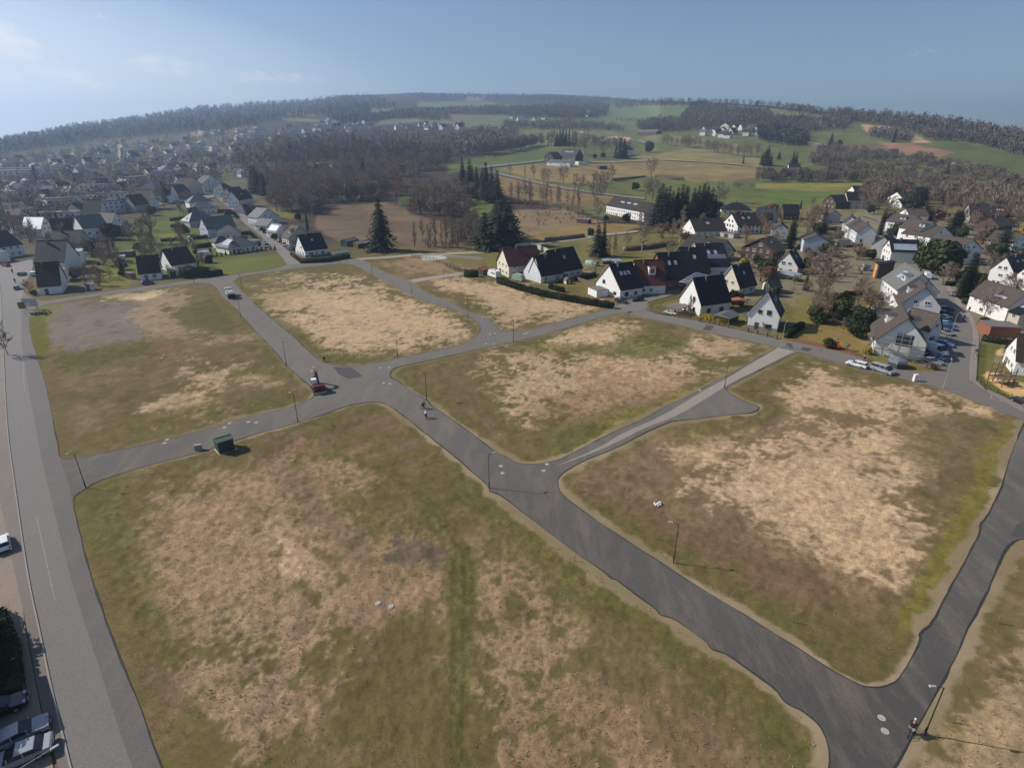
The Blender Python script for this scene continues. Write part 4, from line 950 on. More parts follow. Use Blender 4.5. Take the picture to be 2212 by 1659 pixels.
    if dormer and kind in 'fe':
        for sd, u, dw in dormer:
            c = slope_pt(sd, .35, u, 0); top = slope_pt(sd, .78, u, 0)
            db = MB(); h_ = top.z - c.z
            if kind == 'f':
                sg = -1 if sd == 'L' else 1
                db.box(((c.x + top.x) / 2, c.y, c.z + h_ / 2), (abs(top.x - c.x), dw, h_)); db.cur = 1
                db.box(((c.x + top.x) / 2 + sg * .2, c.y, c.z + h_ + .07), (abs(top.x - c.x) + .5, dw + .5, .14))
            else:
                db.box((c.x, (c.y + top.y) / 2, c.z + h_ / 2), (dw, abs(top.y - c.y), h_)); db.cur = 1
                db.box((c.x, (c.y + top.y) / 2 - .2, c.z + h_ + .07), (dw + .5, abs(top.y - c.y) + .5, .14))
            dm = db.build('dormer', [W_, RF], ro)
            if kind == 'f': add_window(root, c.x + (-.05 if sd == 'L' else .05), c.y, c.z + h_ * .55, dw * .7, h_ * .6, R_(-90 if sd == 'L' else 90), frame)
            else: add_window(root, c.x, c.y - .05, c.z + h_ * .55, dw * .7, h_ * .6, 0, frame)
    for k in range(chim):
        u = (.35 if k == 0 else .75) + rng.uniform(-.08, .08)
        top = slope_pt(sides[-1], .86, u, 0) if kind in 'fe' else (Vector((w * .5, d * .5, ridge - .3)) if kind == 'h' else Vector((w * .7, d * .6, eave)))
        cb = MB(); cb.box((top.x, top.y, top.z + .55), (.6, .6, 1.9)); cb.box((top.x, top.y, top.z + 1.52), (.72, .72, .1)); cb.box((top.x, top.y, top.z + 1.66), (.26, .26, .2))
        cb.build('chimney', M_CHIM, ro)
    for q in win:
        gb = (kind == 'f' and q == 'F') or (kind == 'e' and q in 'RL')
        wall_grid(root, None, q, w, d, eave, ridge, gb, rng, dens, frame)
    if door:
        db = MB(); db.box((w * .3 if not garage else w * .5, -.03, 1.0 if not garage else 1.05), (1.0 if not garage else min(2.6, w * .75), .1, 2.05 if not garage else 2.1))
        db.build('door', M_DOOR if not garage else M_GDOOR, root)
    return root
H = house
# -- the row facing the site on the right
H('house', 'white gabled house with blue black roof, small white garage on its left', (285, 897), (531, 986), 7.6, 3.0, 8.9, 'f', 'white', 'blue', crop='B4', sky=3, trim='brown', win='FR', frame=M_DFRAME, dens=4.5)
H('garage', 'small white flat roofed garage behind the end of the long hedge', (204, 932), (293, 972), 4.6, 2.4, 2.4, 'flat', 'white', 'felt', .08, '', 3, 0, crop='B4', garage=False, door=False, cat='garage')
H('house', 'white house with bright red roof between white house and brick house', (610, 862), (703, 938), 8.2, 3.2, 9.2, 'f', 'white', 'red', crop='B4', sky=1, win='FR', dens=3, dormer=[('R', .55, 2.4)])
H('house', 'red brick gabled house with black roof beside the red roofed house', (800, 800), (972, 884), 8, 3.3, 10, 'f', 'brick', 'slate', crop='B4', sky=2, win='FR', dens=4)
H('garage', 'low brick garage with brown roof squeezed against the brick house', (842, 800), (895, 850), 5, 2.3, 3.6, 'f', 'brick', 'dbrown', .2, '', 3, 0, crop='B4', door=False, cat='garage')
H('house', 'dark brick house with black roof half hidden behind the solar carport', (1035, 722), (1192, 806), 8, 3.2, 9.8, 'f', 'brown', 'slate', crop='B4', win='FR', chim=1, sky=1)
H('house', 'tall white house with dark roof, long dormer and roof panels at the street end', (1180, 655), (1362, 757), 9.2, 3.6, 9.6, 'f', 'white', 'blue', crop='B4', win='FR', dens=4, solar=[('R', .3, .52, .25, .95, False)], sky=2, trim='pale')
H('house', 'white gabled house with black roof next to the flat carport and yellow hedge', (1135, 1078), (1347, 1160), 9.2, 3.4, 9.1, 'f', 'white', 'slate', crop='B4', win='FR', dens=4, frame=M_DFRAME, trim='brown')
H('house', 'cream gabled house with black roof behind the yellow hedge garden', (1533, 906), (1741, 956), 7.8, 2.8, 8.3, 'f', 'cream', 'slate', crop='B4', win='FR', dens=3.6, sky=1, trim='pale')
H('house', 'large white gabled house with grey plinth and black roof beside the lane', (1020, 252), (1265, 291), 7.6, 4.0, 9.1, 'f', 'white', 'slate', crop='A3', win='FR', dens=3.4, plinth=1.1, frame=M_DFRAME, sky=2, trim='pale')
H('shed', 'small white summer house with black roof behind the cream house', (1985, 880), (2060, 935), 4.0, 2.3, 4.3, 'f', 'cream', 'slate', .3, '', 3, 0, crop='B4', cat='shed')
H('house', 'white house with dark steep roof and front conservatory on the garden slope', (588, 1312), (905, 1362), 7, 2.7, 7.4, 'f', 'white', 'slate', crop='B5', win='FR', dens=3.4, sky=1, trim='brown')
H('house', 'wide dark brick house with brown roof and timber balcony', (150, 1118), (568, 1184), 10, 4.4, 7.8, 'f', 'brown', 'brown', .9, crop='B5', win='FR', dens=3.6, sky=1)
H('house', 'white cube shaped house with low brown roof and trellis on its blank wall', (980, 1046), (1310, 1074), 9.5, 5.2, 7.0, 'f', 'lblue', 'brown', .3, crop='B5', win='R', chim=1)
H('house', 'grey walled house with brown roof behind the pointed conifer', (545, 870), (770, 888), 9, 5.0, 7.2, 'f', 'grey', 'brown', .3, crop='B5', win='FR', chim=1)
H('house', 'white gabled house with black roof and white balustrade behind the brick house', (1576, 288), (1727, 327), 12, 4.4, 9.2, 'f', 'white', 'dbrown', crop='B4', win='FR', dens=3, frame=M_DFRAME, sky=2)
H('house', 'low white house with big dark brown roof beside the dark conifers', (1168, 305), (1296, 349), 15, 2.8, 7.6, 'f', 'white', 'dbrown', .6, crop='B4', win='FR', sky=1)
H('garage', 'flat grey double garage in front of the low dark roofed house', (1540, 345), (1690, 368), 6, 2.5, 2.5, 'flat', 'grey', 'felt', .2, '', 3, 0, crop='B4', cat='garage', garage=True)
H('house', 'sprawling brown roofed house with long dormer behind the tall white house', (1150, 525), (1500, 600), 10, 3.2, 7.4, 'e', 'grey', 'dbrown', .7, crop='B4', win='FR', chim=1, dormer=[('F', .75, 5)])
H('house', 'brown roofed wing of the sprawling house, its grey wall to the right', (1500, 600), (1650, 560), 9, 3, 5.5, 'h', 'grey', 'brown', .5, crop='B4', win='FR')
H('farmhouse', 'long white half timbered farmhouse with brown roof beside bare trees', (930, 1030), (1222, 1098), 12, 6.3, 11.5, 'e', 'white', 'dbrown', .5, crop='E3', win='FR', dens=2.9, sky=3, chim=1, cat='farmhouse')
H('house', 'white bungalow with broad black hipped roof below the green field', (1830, 1036), (2060, 1044), 15, 3.0, 7.8, 'h', 'white', 'slate', .7, crop='E3', win='F', chim=1)
H('house', 'dark roofed house behind the white balustrade house', (300, 622), (540, 652), 8, 3, 7.2, 'e', 'grey', 'slate', crop='B5', win='FR')
H('house', 'black roofed house among evergreens at the edge of the green field', (720, 600), (930, 610), 9, 3.2, 8, 'e', 'brown', 'slate', crop='B5', win='F')
H('house', 'beige gabled house with black roof, front one of the field edge cluster', (1490, 428), (1582, 456), 12, 6, 10.5, 'f', 'beige', 'slate', crop='B5', win='FR', dens=4)
H('house', 'white gabled house with black roof, rear one of the field edge cluster', (1560, 330), (1690, 360), 10, 6, 10.5, 'f', 'white', 'slate', crop='B5', win='F', dens=4)
H('house', 'brown boarded house with black roof, left one of the field edge cluster', (1250, 430), (1430, 465), 12, 4, 8.5, 'f', 'wood', 'slate', crop='B5', win='F', dens=4)
H('house', 'white gabled house with brown roof at the far end of the lane', (290, 372), (500, 425), 10, 4.2, 8.4, 'f', 'white', 'dbrown', crop='B6', win='F', dens=5)
H('house', 'low white gabled annex in front of the far white house', (350, 425), (490, 450), 6, 2.2, 5.6, 'f', 'white', 'slate', crop='B6', win='F', chim=0)
H('house', 'brick house with dark roof and white verge beside the big evergreen', (490, 300), (645, 335), 12, 3.5, 8, 'f', 'brick', 'slate', crop='B6', win='F', trim='pale')
H('house', 'white house end showing above the evergreen on the lane', (870, 262), (965, 280), 8, 3.5, 6.5, 'f', 'white', 'brown', crop='B6', win='')
# -- the lane with the apartment houses
H('house', 'scaffolded white house with brown roof under renovation on the corner', (648, 872), (1148, 968), 11, 3.9, 8.6, 'f', 'white', 'brown', .8, crop='B7', win='R', dens=3.5, sky=0, door=False, dormer=[('R', .45, 4), ('L', .6, 3)])
H('house', 'small brown roofed side wing behind the scaffolded house', (1190, 770), (1312, 758), 6, 3.6, 6.6, 'f', 'pale', 'brown', .4, crop='B7', win='F', chim=0)
H('house', 'pale grey gabled house with brown roof behind the scaffolded house', (895, 490), (1305, 562), 11, 3.9, 8.4, 'f', 'pale', 'brown', .7, crop='B7', win='FLR', dens=3.6, dormer=[('L', .5, 3)])
H('apartment_house', 'big white apartment house with balconies and bright panel on grey roof', (852, 396), (1262, 452), 14, 5.6, 9.8, 'f', 'white', 'green', .5, crop='B7', win='FL', dens=3.2, solar=[('L', .35, .75, .42, .62, True)], cat='apartment house', dormer=[('L', .25, 3.5)])
oh = H('house', 'narrow house with orange front and dark flat roof beside the apartment house', (100, 1376), (146, 1406), 4.2, 5.0, 5.6, 'm', 'brown', 'slate', .5, crop='B6', win='F', chim=0)
ob_ = MB(); ob_.box((1.15, -.06, 2.8), (2.2, .1, 5.4)); ob_.build('front_cladding', WALL['orange'], oh)
H('house', 'white house with black roof and solar panels behind the orange house', (205, 1130), (320, 1196), 9, 4.6, 8, 'f', 'white', 'slate', crop='B6', win='F', solar=[('R', .1, .6, .1, .9, True)])
H('house', 'grey gabled house with brown roof, front one of the terrace row', (1893, 1096), (2165, 1140), 12, 5.0, 8.0, 'f', 'grey', 'brown', .35, crop='B5', win='L', chim=1)
H('house', 'pale gabled house with grey brown roof, second of the terrace row', (1698, 912), (1960, 938), 12, 5.0, 8.0, 'f', 'pale', 'brown', .35, crop='B5', win='L')
H('house', 'pale gabled house with twin roof, third of the terrace row', (1585, 855), (1840, 880), 12, 5.6, 8.6, 'f', 'pale', 'brown', .35, crop='B5', win='FL')
H('house', 'white balconied house with brown roof, last of the terrace row', (1510, 820), (1690, 840), 11, 6.5, 9.4, 'f', 'white', 'brown', .35, crop='B5', win='L')
H('house', 'brown roofed house with grey wall behind the terrace row', (1310, 650), (1490, 660), 10, 4.5, 7, 'f', 'grey', 'brown', crop='B5', win='')
H('house', 'small white house with brown roof, far one in the row across the lane', (455, 582), (580, 640), 9, 3.6, 6.4, 'f', 'white', 'brown', .4, crop='B6', win='L')
H('house', 'white house with dormered brown roof, second in the row across the lane', (560, 795), (750, 790), 11, 5.2, 8.2, 'f', 'pale', 'brown', .4, crop='B6', win='L', dormer=[('L', .4, 3)])
H('house', 'large white house with glazed balconies and gabled brown roof across the lane', (697, 945), (990, 962), 12, 6.4, 9.6, 'f', 'white', 'brown', .5, crop='B6', win='FL', dens=4, dormer=[('L', .15, 3.4)])
H('house', 'white gabled house behind the huge round evergreen', (850, 978), (1155, 972), 12, 4.6, 8.2, 'f', 'white', 'brown', .4, crop='B6', win='FL', dens=4)
H('house', 'white gabled house with brown roof right of the huge round evergreen', (1215, 1216), (1530, 1228), 12, 5.8, 8.8, 'f', 'white', 'brown', .4, crop='B6', win='FL', dens=5)
H('house', 'tall white gabled house with brown roof and skylights near the frame edge', (1640, 1482), (1945, 1566), 12, 5.4, 9.2, 'f', 'white', 'brown', .4, crop='B6', win='FL', dens=4, sky=2)
H('house', 'white house with black roof at the right edge of the picture', (1938, 1566), (2200, 1660), 11, 4.2, 7.6, 'f', 'white', 'slate', .4, crop='B6', win='FL', dens=5)
H('house', 'white house with balconies and grey brown roof with three skylights', (2000, 545), (2250, 570), 12, 4.4, 7.8, 'f', 'white', 'brown', .4, crop='B7', win='L', solar=[('L', .3, .42, .2, .5, True)])
H('house', 'brick house with black solar roof beside a long flat garage', (2000, 600), (2112, 648), 14, 4.4, 7.4, 'e', 'beige', 'slate', .4, crop='B7', win='FL', solar=[('F', .3, .7, .1, .45, True)])
H('garage', 'long flat roofed garage with brick wall beside the fence', (1840, 690), (2150, 735), 6, 2.9, 2.9, 'flat', 'brick', 'felt', .25, '', 3, 0, crop='B7', door=False, cat='garage')
H('kindergarten', 'white kindergarten building with dark roof beside the playground', (1985, 945), (2090, 1090), 14, 3.2, 7.0, 'f', 'white', 'dbrown', .5, crop='B7', win='FR', dens=2.6, cat='kindergarten')
H('house', 'white flat building behind the kindergarten at the frame edge', (2130, 790), (2240, 830), 12, 3.4, 3.4, 'flat', 'white', 'felt', .2, 'F', 2.4, 0, crop='B7')
H('house', 'old timber framed house with steep roof among bare trees on the slope', (1280, 625), (1402, 660), 10, 4.2, 10, 'f', 'timber', 'brown', .4, crop='B6', win='F')
H('house', 'white walled bungalow on the upper right slope beside a fir', (1655, 692), (1760, 715), 10, 3.2, 5.6, 'e', 'white', 'dbrown', .5, crop='B6', win='')
H('house', 'brown roofed house with grey wall on the upper right slope', (1790, 800), (1980, 800), 10, 4, 7.6, 'e', 'brown', 'brown', .5, crop='B6', win='F')
H('house', 'house with dark roof and roof windows above the right slope lawn', (1700, 610), (1900, 640), 9, 3.4, 7.4, 'e', 'brown', 'dbrown', .5, crop='B6', sky=3, win='')
H('house', 'pale house with brown roof half hidden at the right edge', (1990, 1020), (2160, 1010), 9, 3.4, 6.6, 'f', 'white', 'brown', .5, crop='B6', win='F')
H('garage', 'low grey garage with flat roof in the lawn behind the scaffolded house', (640, 465), (860, 495), 4, 2.3, 2.3, 'flat', 'grey', 'felt', .15, '', 3, 0, crop='B7', cat='garage', door=False)
H('shed', 'long flat brown garage block beside the white cube house', (1455, 945), (1640, 958), 5, 2.4, 2.4, 'flat', 'grey', 'felt', .15, '', 3, 0, crop='B5', cat='garage', door=False)
# -- houses across the hedge in the middle
H('house', 'cream house with maroon tiled roof beside the white motorhome', (385, 430), (503, 490), 11.5, 4.3, 9.0, 'f', 'cream', 'maroon', .6, crop='B3', win='FR', dens=3.4)
H('house', 'cream house with black roof, left half of the double house', (715, 510), (830, 548), 8, 3.0, 8.2, 'f', 'cream', 'slate', .5, crop='B3', win='FR', dens=3.2)
H('house', 'cream double house with large black roof and white chimney', (985, 522), (1250, 468), 9, 3.0, 9.0, 'e', 'cream', 'slate', .4, crop='B3', win='F', dens=3.6, sky=1)
H('house', 'low black roofed link building joining the double house', (830, 548), (990, 522), 9, 3.0, 8.0, 'e', 'pale', 'slate', .3, crop='B3', win='F', chim=0, dens=3)
# -- left: row along the back road and up the lane
H('house', 'white house with long dark brown roof at the street corner', (480, 1237), (737, 1186), 12, 2.9, 9.2, 'e', 'white', 'dbrown', .4, crop='G0', win='F', dens=4)
H('house', 'big house with blue black roof behind the street corner house', (452, 1010), (790, 960), 13, 5.0, 11.5, 'e', 'white', 'blue', .4, crop='G0', win='')
H('house', 'white flat roofed annex stepping down beside the blue black roof', (850, 880), (992, 855), 8, 5.0, 5.0, 'flat', 'white', 'metal', .1, 'F', 3, 0, crop='G0')
H('house', 'narrow white flat annex between the dark roof and the garden', (735, 1085), (820, 1065), 7, 4.0, 4.0, 'flat', 'white', 'felt', .1, 'F', 3, 0, crop='G0')
H('house', 'small white house with black roof beside the back road', (1642, 1072), (1892, 1032), 9, 2.7, 7.8, 'e', 'white', 'slate', .35, crop='G0', win='FL', dens=2.8, chim=1)
H('house', 'white house with wide dark brown roof behind the clipped hedge', (125, 1292), (402, 1232), 10.5, 3.0, 8.0, 'e', 'white', 'dbrown', .4, crop='B1', win='F', dens=3.4)
H('garage', 'white garage with flat roof and dark door beside the brown roofed house', (82, 1342), (180, 1325), 5.5, 2.5, 2.5, 'flat', 'white', 'felt', .12, '', 3, 0, crop='B1', garage=True, cat='garage')
H('shed', 'small flat roofed garden shed beside the small white house', (1545, 1060), (1600, 1045), 4, 2.4, 2.4, 'flat', 'wood', 'felt', .1, '', 3, 0, crop='G0', cat='shed')
H('bungalow', 'white bungalow with hipped grey roof and solar panels on its left slope', (790, 1080), (1128, 1012), 11, 2.8, 6.4, 'h', 'white', 'grey', .6, crop='B1', win='F', solar=[('L', .15, .75, .2, .65, True)], cat='bungalow', chim=0)
H('garage', 'white flat roofed garage beside the solar bungalow on the lane', (1080, 985), (1178, 965), 6, 2.6, 2.6, 'flat', 'white', 'felt', .15, '', 3, 0, crop='B1', garage=True, cat='garage')
H('bungalow', 'white bungalow with striped grey hipped roof above the solar bungalow', (652, 906), (902, 882), 9, 2.9, 6.4, 'h', 'white', 'grey', .6, crop='B1', win='F', cat='bungalow', chim=0)
H('bungalow', 'dark hipped roof annex between the two bungalows', (630, 1005), (830, 970), 7, 2.4, 4.8, 'h', 'white', 'slate', .4, crop='B1', win='', cat='bungalow', chim=0)
H('house', 'large grey roofed house rising behind the striped bungalow', (545, 886), (880, 832), 11, 4.6, 9.6, 'e', 'lblue', 'grey', .4, crop='B1', win='FL')
H('house', 'grey hipped house with dark dormer behind the large grey roof', (330, 765), (640, 712), 10, 3.2, 7.8, 'h', 'grey', 'gloss', .5, crop='B1', win='F')
H('house', 'house with gleaming pale hipped roof, second from the top of the lane', (345, 612), (640, 580), 11, 3.6, 7.6, 'h', 'white', 'gloss', .5, crop='B1', win='F', chim=1)
H('house', 'house with gleaming pale hipped roof at the top of the lane', (330, 545), (600, 508), 11, 4.0, 8.4, 'h', 'white', 'gloss', .5, crop='B1', win='F', chim=1)
H('house', 'white house with large black roof at the junction of lane and back road', (1676, 1116), (1936, 1076), 10, 3.2, 8.8, 'e', 'white', 'blue', .4, crop='B1', win='FL', sky=1, plinth=.9)
H('house', 'beige house with brown roof and dormer behind the junction house', (1485, 968), (1760, 930), 9, 3.2, 8.0, 'f', 'beige', 'brown', .5, crop='B1', win='FL', dormer=[('L', .35, 3)], chim=0)
H('house', 'white house with roof covered in pale solar panels', (1345, 895), (1500, 868), 9, 3.0, 6.6, 'f', 'white', 'grey', .4, crop='B1', win='FL', solar=[('L', .12, .85, .1, .9, True)], chim=0)
H('house', 'low white house with striped grey roof between the solar house and gabled house', (1235, 805), (1385, 775), 10, 2.8, 5.8, 'f', 'white', 'green', .4, crop='B1', win='FL', chim=1)
H('house', 'pale gabled house with grey green roof on the lane', (1130, 740), (1375, 700), 11, 4.4, 8.8, 'f', 'pale', 'green', .5, crop='B1', win='FL', dens=4)
H('house', 'small white house with red hipped roof on the lane', (962, 616), (1085, 585), 8, 2.9, 6.2, 'h', 'white', 'maroon', .4, crop='B1', win='F', chim=0)
H('house', 'tall house with black roof and sunlit white gable above the red roof', (908, 548), (1075, 500), 9, 6.0, 11.5, 'e', 'white', 'dbrown', .3, crop='B1', win='L', sky=1)
H('house', 'yellow tall house with brown roof left of the white gable', (840, 490), (990, 450), 9, 6, 11, 'e', 'cream', 'dbrown', .3, crop='B1', win='L')
H('house', 'white villa with dark mansard roof at the top of the lane', (735, 425), (860, 395), 10, 6.5, 11, 'h', 'white', 'blue', .3, crop='B1', win='FL', dens=2.6)
H('house', 'large white gabled house with black roof across the top of the lane', (490, 355), (710, 320), 12, 7, 13, 'f', 'white', 'slate', .4, crop='B1', win='FL', dens=3.4)
H('house', 'tall beige gabled house with dark roof left of the large white house', (330, 398), (490, 362), 13, 7, 13.5, 'f', 'beige', 'dbrown', .4, crop='B1', win='FL', dens=3.4)
H('house', 'red brick house with dark roof left of the beige gable', (195, 452), (345, 410), 11, 6, 11, 'e', 'brick', 'dbrown', .4, crop='B1', win='F', dens=3)
H('house', 'narrow white gable left of the red brick house', (115, 485), (196, 455), 12, 6, 13, 'f', 'white', 'dbrown', .3, crop='B1', win='F', dens=3)
H('house', 'narrow white gabled house with brown roof among bare trees', (1768, 245), (1870, 215), 11, 6, 13, 'f', 'white', 'maroon', .3, crop='G0', win='FL', dens=3)
H('house', 'dark timber framed house left of the narrow white gable', (1590, 275), (1760, 240), 11, 5, 11, 'e', 'timber', 'dbrown', .4, crop='G0', win='F')
H('house', 'big white villa with silvery roof behind the gardens', (1012, 620), (1300, 560), 11, 7, 12, 'e', 'white', 'green', .4, crop='G0', win='F', dens=3.2)
H('house', 'tall pale gable rising behind the big white villa', (1225, 520), (1340, 490), 11, 9, 17, 'f', 'pale', 'slate', .3, crop='G0', win='F', dens=4)
H('house', 'white side wing with black roof right of the villa', (1340, 540), (1480, 500), 9, 6.5, 11, 'f', 'white', 'slate', .3, crop='G0', win='F')
H('house', 'white block with three window rows left of the villa', (880, 565), (1000, 540), 9, 8, 10, 'e', 'white', 'dbrown', .3, crop='G0', win='F', dens=3)
H('house', 'black roofed house with roof window left of the white block', (650, 610), (905, 565), 10, 4.5, 10, 'e', 'white', 'slate', .4, crop='G0', win='F', sky=1)
H('house', 'house with one blinding bright roof slope in the hazy street', (505, 560), (640, 520), 10, 4.5, 9.5, 'f', 'white', 'metal', .4, crop='G0', win='F')
H('house', 'dark grey roofed house behind the blue black roof', (610, 735), (960, 690), 10, 3.6, 8.6, 'e', 'grey', 'slate', .4, crop='G0', win='F')
H('house', 'long dark green roofed building at the left frame edge', (-60, 830), (300, 770), 14, 5, 10, 'e', 'white', 'slate', .4, crop='G0', win='F')
H('house', 'white low building at the left frame edge beside the crossing', (-80, 870), (130, 840), 8, 4, 4, 'flat', 'white', 'felt', .2, 'F', 3, 0, crop='G0')
# -- the hamlet and single farms on the hill
H('farmhouse', 'black farmhouse with steep gable beside the long white stable', (448, 645), (520, 655), 16, 9, 15.5, 'f', 'slatewall', 'slate', .5, crop='E3', win='F', cat='farmhouse', dens=4)
H('farmhouse', 'long black roofed farmhouse behind the white stable', (560, 618), (690, 634), 16, 7, 16, 'e', 'slatewall', 'slate', .5, crop='E3', win='F', sky=3, cat='farmhouse')
H('stable', 'long low white stable with grey roof in front of the black farmhouse', (466, 660), (645, 672), 12, 5.0, 7.5, 'm', 'white', 'grey', .6, crop='E3', win='F', dens=9, cat='stable', chim=0)
H('shed', 'white open shed right of the farm stable', (715, 655), (790, 655), 8, 4.5, 4.5, 'flat', 'white', 'felt', .3, '', 3, 0, crop='E3', cat='shed')
H('shed', 'small dark field shelter in the tan meadow', (880, 690), (940, 690), 7, 4, 5, 'm', 'wood', 'felt', .3, '', 3, 0, crop='E3', cat='shed')
H('house', 'white banded house with dark roof beside tall evergreens on the hill', (1068, 590), (1140, 578), 14, 9, 15, 'e', 'white', 'slate', .5, crop='E3', win='F', dens=6)
H('barn', 'long low dark barn on the hillside before the wood', (1170, 425), (1320, 420), 16, 6, 10, 'e', 'wood', 'grey', .5, crop='E3', win='', cat='barn', chim=0)
H('house', 'bright white house alone at the edge of the far wood', (784, 280), (818, 282), 14, 8, 20, 'f', 'white', 'grey', .4, crop='E3', win='', chim=0)
H('house', 'white house under two dark firs in the valley', (255, 765), (350, 772), 13, 7, 11, 'e', 'white', 'slate', .4, crop='E4', win='F', chim=0)
H('house', 'small white cottage right of the two firs', (330, 770), (412, 774), 9, 4, 7, 'e', 'white', 'dbrown', .4, crop='E4', win='', chim=0)
# ------------------------------------------------------------------ trees, shrubs, hedges
def leafmat(name, c, var=.25, rough=.85, nsc=.55):
    M = bpy.data.materials.new(name); M.use_nodes = True
    n = M.node_tree.nodes; l = M.node_tree.links; b = n['Principled BSDF']
    b.inputs['Roughness'].default_value = rough; b.inputs['Specular IOR Level'].default_value = .12
    oi = n.new('ShaderNodeObjectInfo'); g = n.new('ShaderNodeNewGeometry')
    no = n.new('ShaderNodeTexNoise'); no.inputs['Scale'].default_value = nsc; no.inputs['Detail'].default_value = 3
    l.new(g.outputs['Position'], no.inputs['Vector'])
    a = n.new('ShaderNodeMath'); a.operation = 'ADD'; l.new(oi.outputs['Random'], a.inputs[0]); l.new(no.outputs['Fac'], a.inputs[1])
    r = n.new('ShaderNodeMapRange'); r.inputs['From Min'].default_value = .3; r.inputs['From Max'].default_value = 1.7
    r.inputs['To Min'].default_value = 1 - var; r.inputs['To Max'].default_value = 1 + var; l.new(a.outputs[0], r.inputs['Value'])
    v = n.new('ShaderNodeVectorMath'); v.operation = 'SCALE'; v.inputs[0].default_value = c; l.new(r.outputs[0], v.inputs['Scale'])
    l.new(v.outputs[0], b.inputs['Base Color']); MATS[name] = M
    return M
M_TRUNK = leafmat('bark', (.105, .085, .068)); M_BIRCH = leafmat('birch_bark', (.36, .33, .29), .15)
M_TWIG = leafmat('bare_twigs', (.27, .205, .15), .22); M_TWIGP = leafmat('grey_twigs', (.29, .235, .18), .2); M_TWIGR = leafmat('reddish_twigs', (.28, .19, .13), .2); M_TWIGO = leafmat('olive_twigs', (.20, .175, .11), .2)
M_FIR = leafmat('fir_needles', (.024, .032, .019), .4); M_FIRB = leafmat('spruce_needles', (.030, .040, .024), .35); M_LAUREL = leafmat('laurel_leaves', (.045, .056, .021), .35); M_THUJA = leafmat('thuja_leaves', (.085, .082, .028), .3)
M_YELLOW = leafmat('golden_leaves', (.30, .22, .035), .25); M_HEDGE = leafmat('hedge_leaves', (.030, .039, .017), .4); M_BROWNH = leafmat('beech_hedge_leaves', (.16, .085, .045), .3); M_REDC = leafmat('cypress_leaves', (.10, .065, .035), .3)
class Segs:
    """thin twigs as quads, thicker limbs as four sided tubes"""
    def __init__(s): s.v = []; s.f = []; s.n = 0
    def quad(s, a, b, w0, w1, rg):
        d = b - a; o = np.cross(d, rg.normal(size=3)); o /= max(np.linalg.norm(o), 1e-6)
        s.v += [a - o * w0, a + o * w0, b + o * w1, b - o * w1]; s.f.append((s.n, s.n + 1, s.n + 2, s.n + 3)); s.n += 4
    def limb(s, a, b, r0, r1):
        d = b - a; o = np.cross(d, (.3, .9, .2)); o /= max(np.linalg.norm(o), 1e-6); p = np.cross(d, o); p /= max(np.linalg.norm(p), 1e-6)
        for q, r in ((a, r0), (b, r1)): s.v += [q + o * r, q + p * r, q - o * r, q - p * r]
        n = s.n
        for k in range(4): s.f.append((n + k, n + (k + 1) % 4, n + 4 + (k + 1) % 4, n + 4 + k))
        s.n += 8
def bare_meshes(seed, spread=.33, base=.22, nb=17, nt=6, up=.9, tw=1.0, tmat=None, cmat=None, multi=1):
    """leafless tree of height 1: trunk mesh and crown mesh of limbs and twigs"""
    rg = np.random.default_rng(seed); T = Segs(); K = Segs()
    for mlt in range(multi):
        off = rg.normal(size=3) * (.05 if multi > 1 else 0); off[2] = 0
        lean = rg.normal(size=3) * (.10 if multi > 1 else .03); lean[2] = 0
        pts = [off.copy()]; hN = 9
        for i in range(1, hN + 1):
            p = off + lean * (i / hN) * 1.0 + np.append(rg.normal(size=2) * .008 * (i ** .5), i / hN * .93); pts.append(p)
        r = lambda t: .0125 * (1 - t) ** .8 + .002
        for i in range(hN): (T if i < 5 else K).limb(pts[i], pts[i + 1], r(i / hN), r((i + 1) / hN))
        n1 = nb // multi
        for i in range(n1):
            t = base + (1 - base) * (i + rg.random()) / n1
            f = t * hN; j = min(int(f), hN - 1); p0 = pts[j] + (pts[j + 1] - pts[j]) * (f - j)
            az_ = i * 2.4 + rg.random(); u = (t - base) / (1 - base)
            L = spread * (1.0 - .62 * u ** 1.3) * (.75 + .45 * rg.random()) * (.75 + .5 * min(1, u * 4))
            d = np.array([math.cos(az_), math.sin(az_), up * (.55 + .6 * u) + .25 * rg.random()]); d /= np.linalg.norm(d)
            q = p0; rr = r(t) * .55
            m = 4; prev = q
            for s_ in range(m):
                d = d + rg.normal(size=3) * .16 + np.array([0, 0, .06]); d /= np.linalg.norm(d)
                nx = prev + d * L / m; K.limb(prev, nx, rr * (1 - s_ / m) + .0012, rr * (1 - (s_ + 1) / m) + .001)
                for b in range(nt // 2 if s_ else 1):
                    e = d + rg.normal(size=3) * .62; e[2] += .25; e /= np.linalg.norm(e)
                    st = prev + (nx - prev) * rg.random(); l2 = L * .42 * (.6 + .7 * rg.random()) * (1 - .1 * s_)
                    mid = st + e * l2 * .5; e2 = e + rg.normal(size=3) * .25; e2 /= np.linalg.norm(e2); end = mid + e2 * l2 * .5
                    K.quad(st, mid, .0036, .0030, rg); K.quad(mid, end, .0030, .0018, rg)
                    for c in range(int(10 * tw)):
                        g = e2 + rg.normal(size=3) * .6; g[2] += .2; g /= np.linalg.norm(g)
                        s0 = st + (end - st) * (.15 + .85 * rg.random()); l3 = l2 * (.35 + .45 * rg.random())
                        K.quad(s0, s0 + g * l3, .0036, .0018, rg)
                prev = nx
    return npmesh('trunk', T.v, T.f, tmat or M_TRUNK), npmesh('crown', K.v, K.f, cmat or M_TWIG)
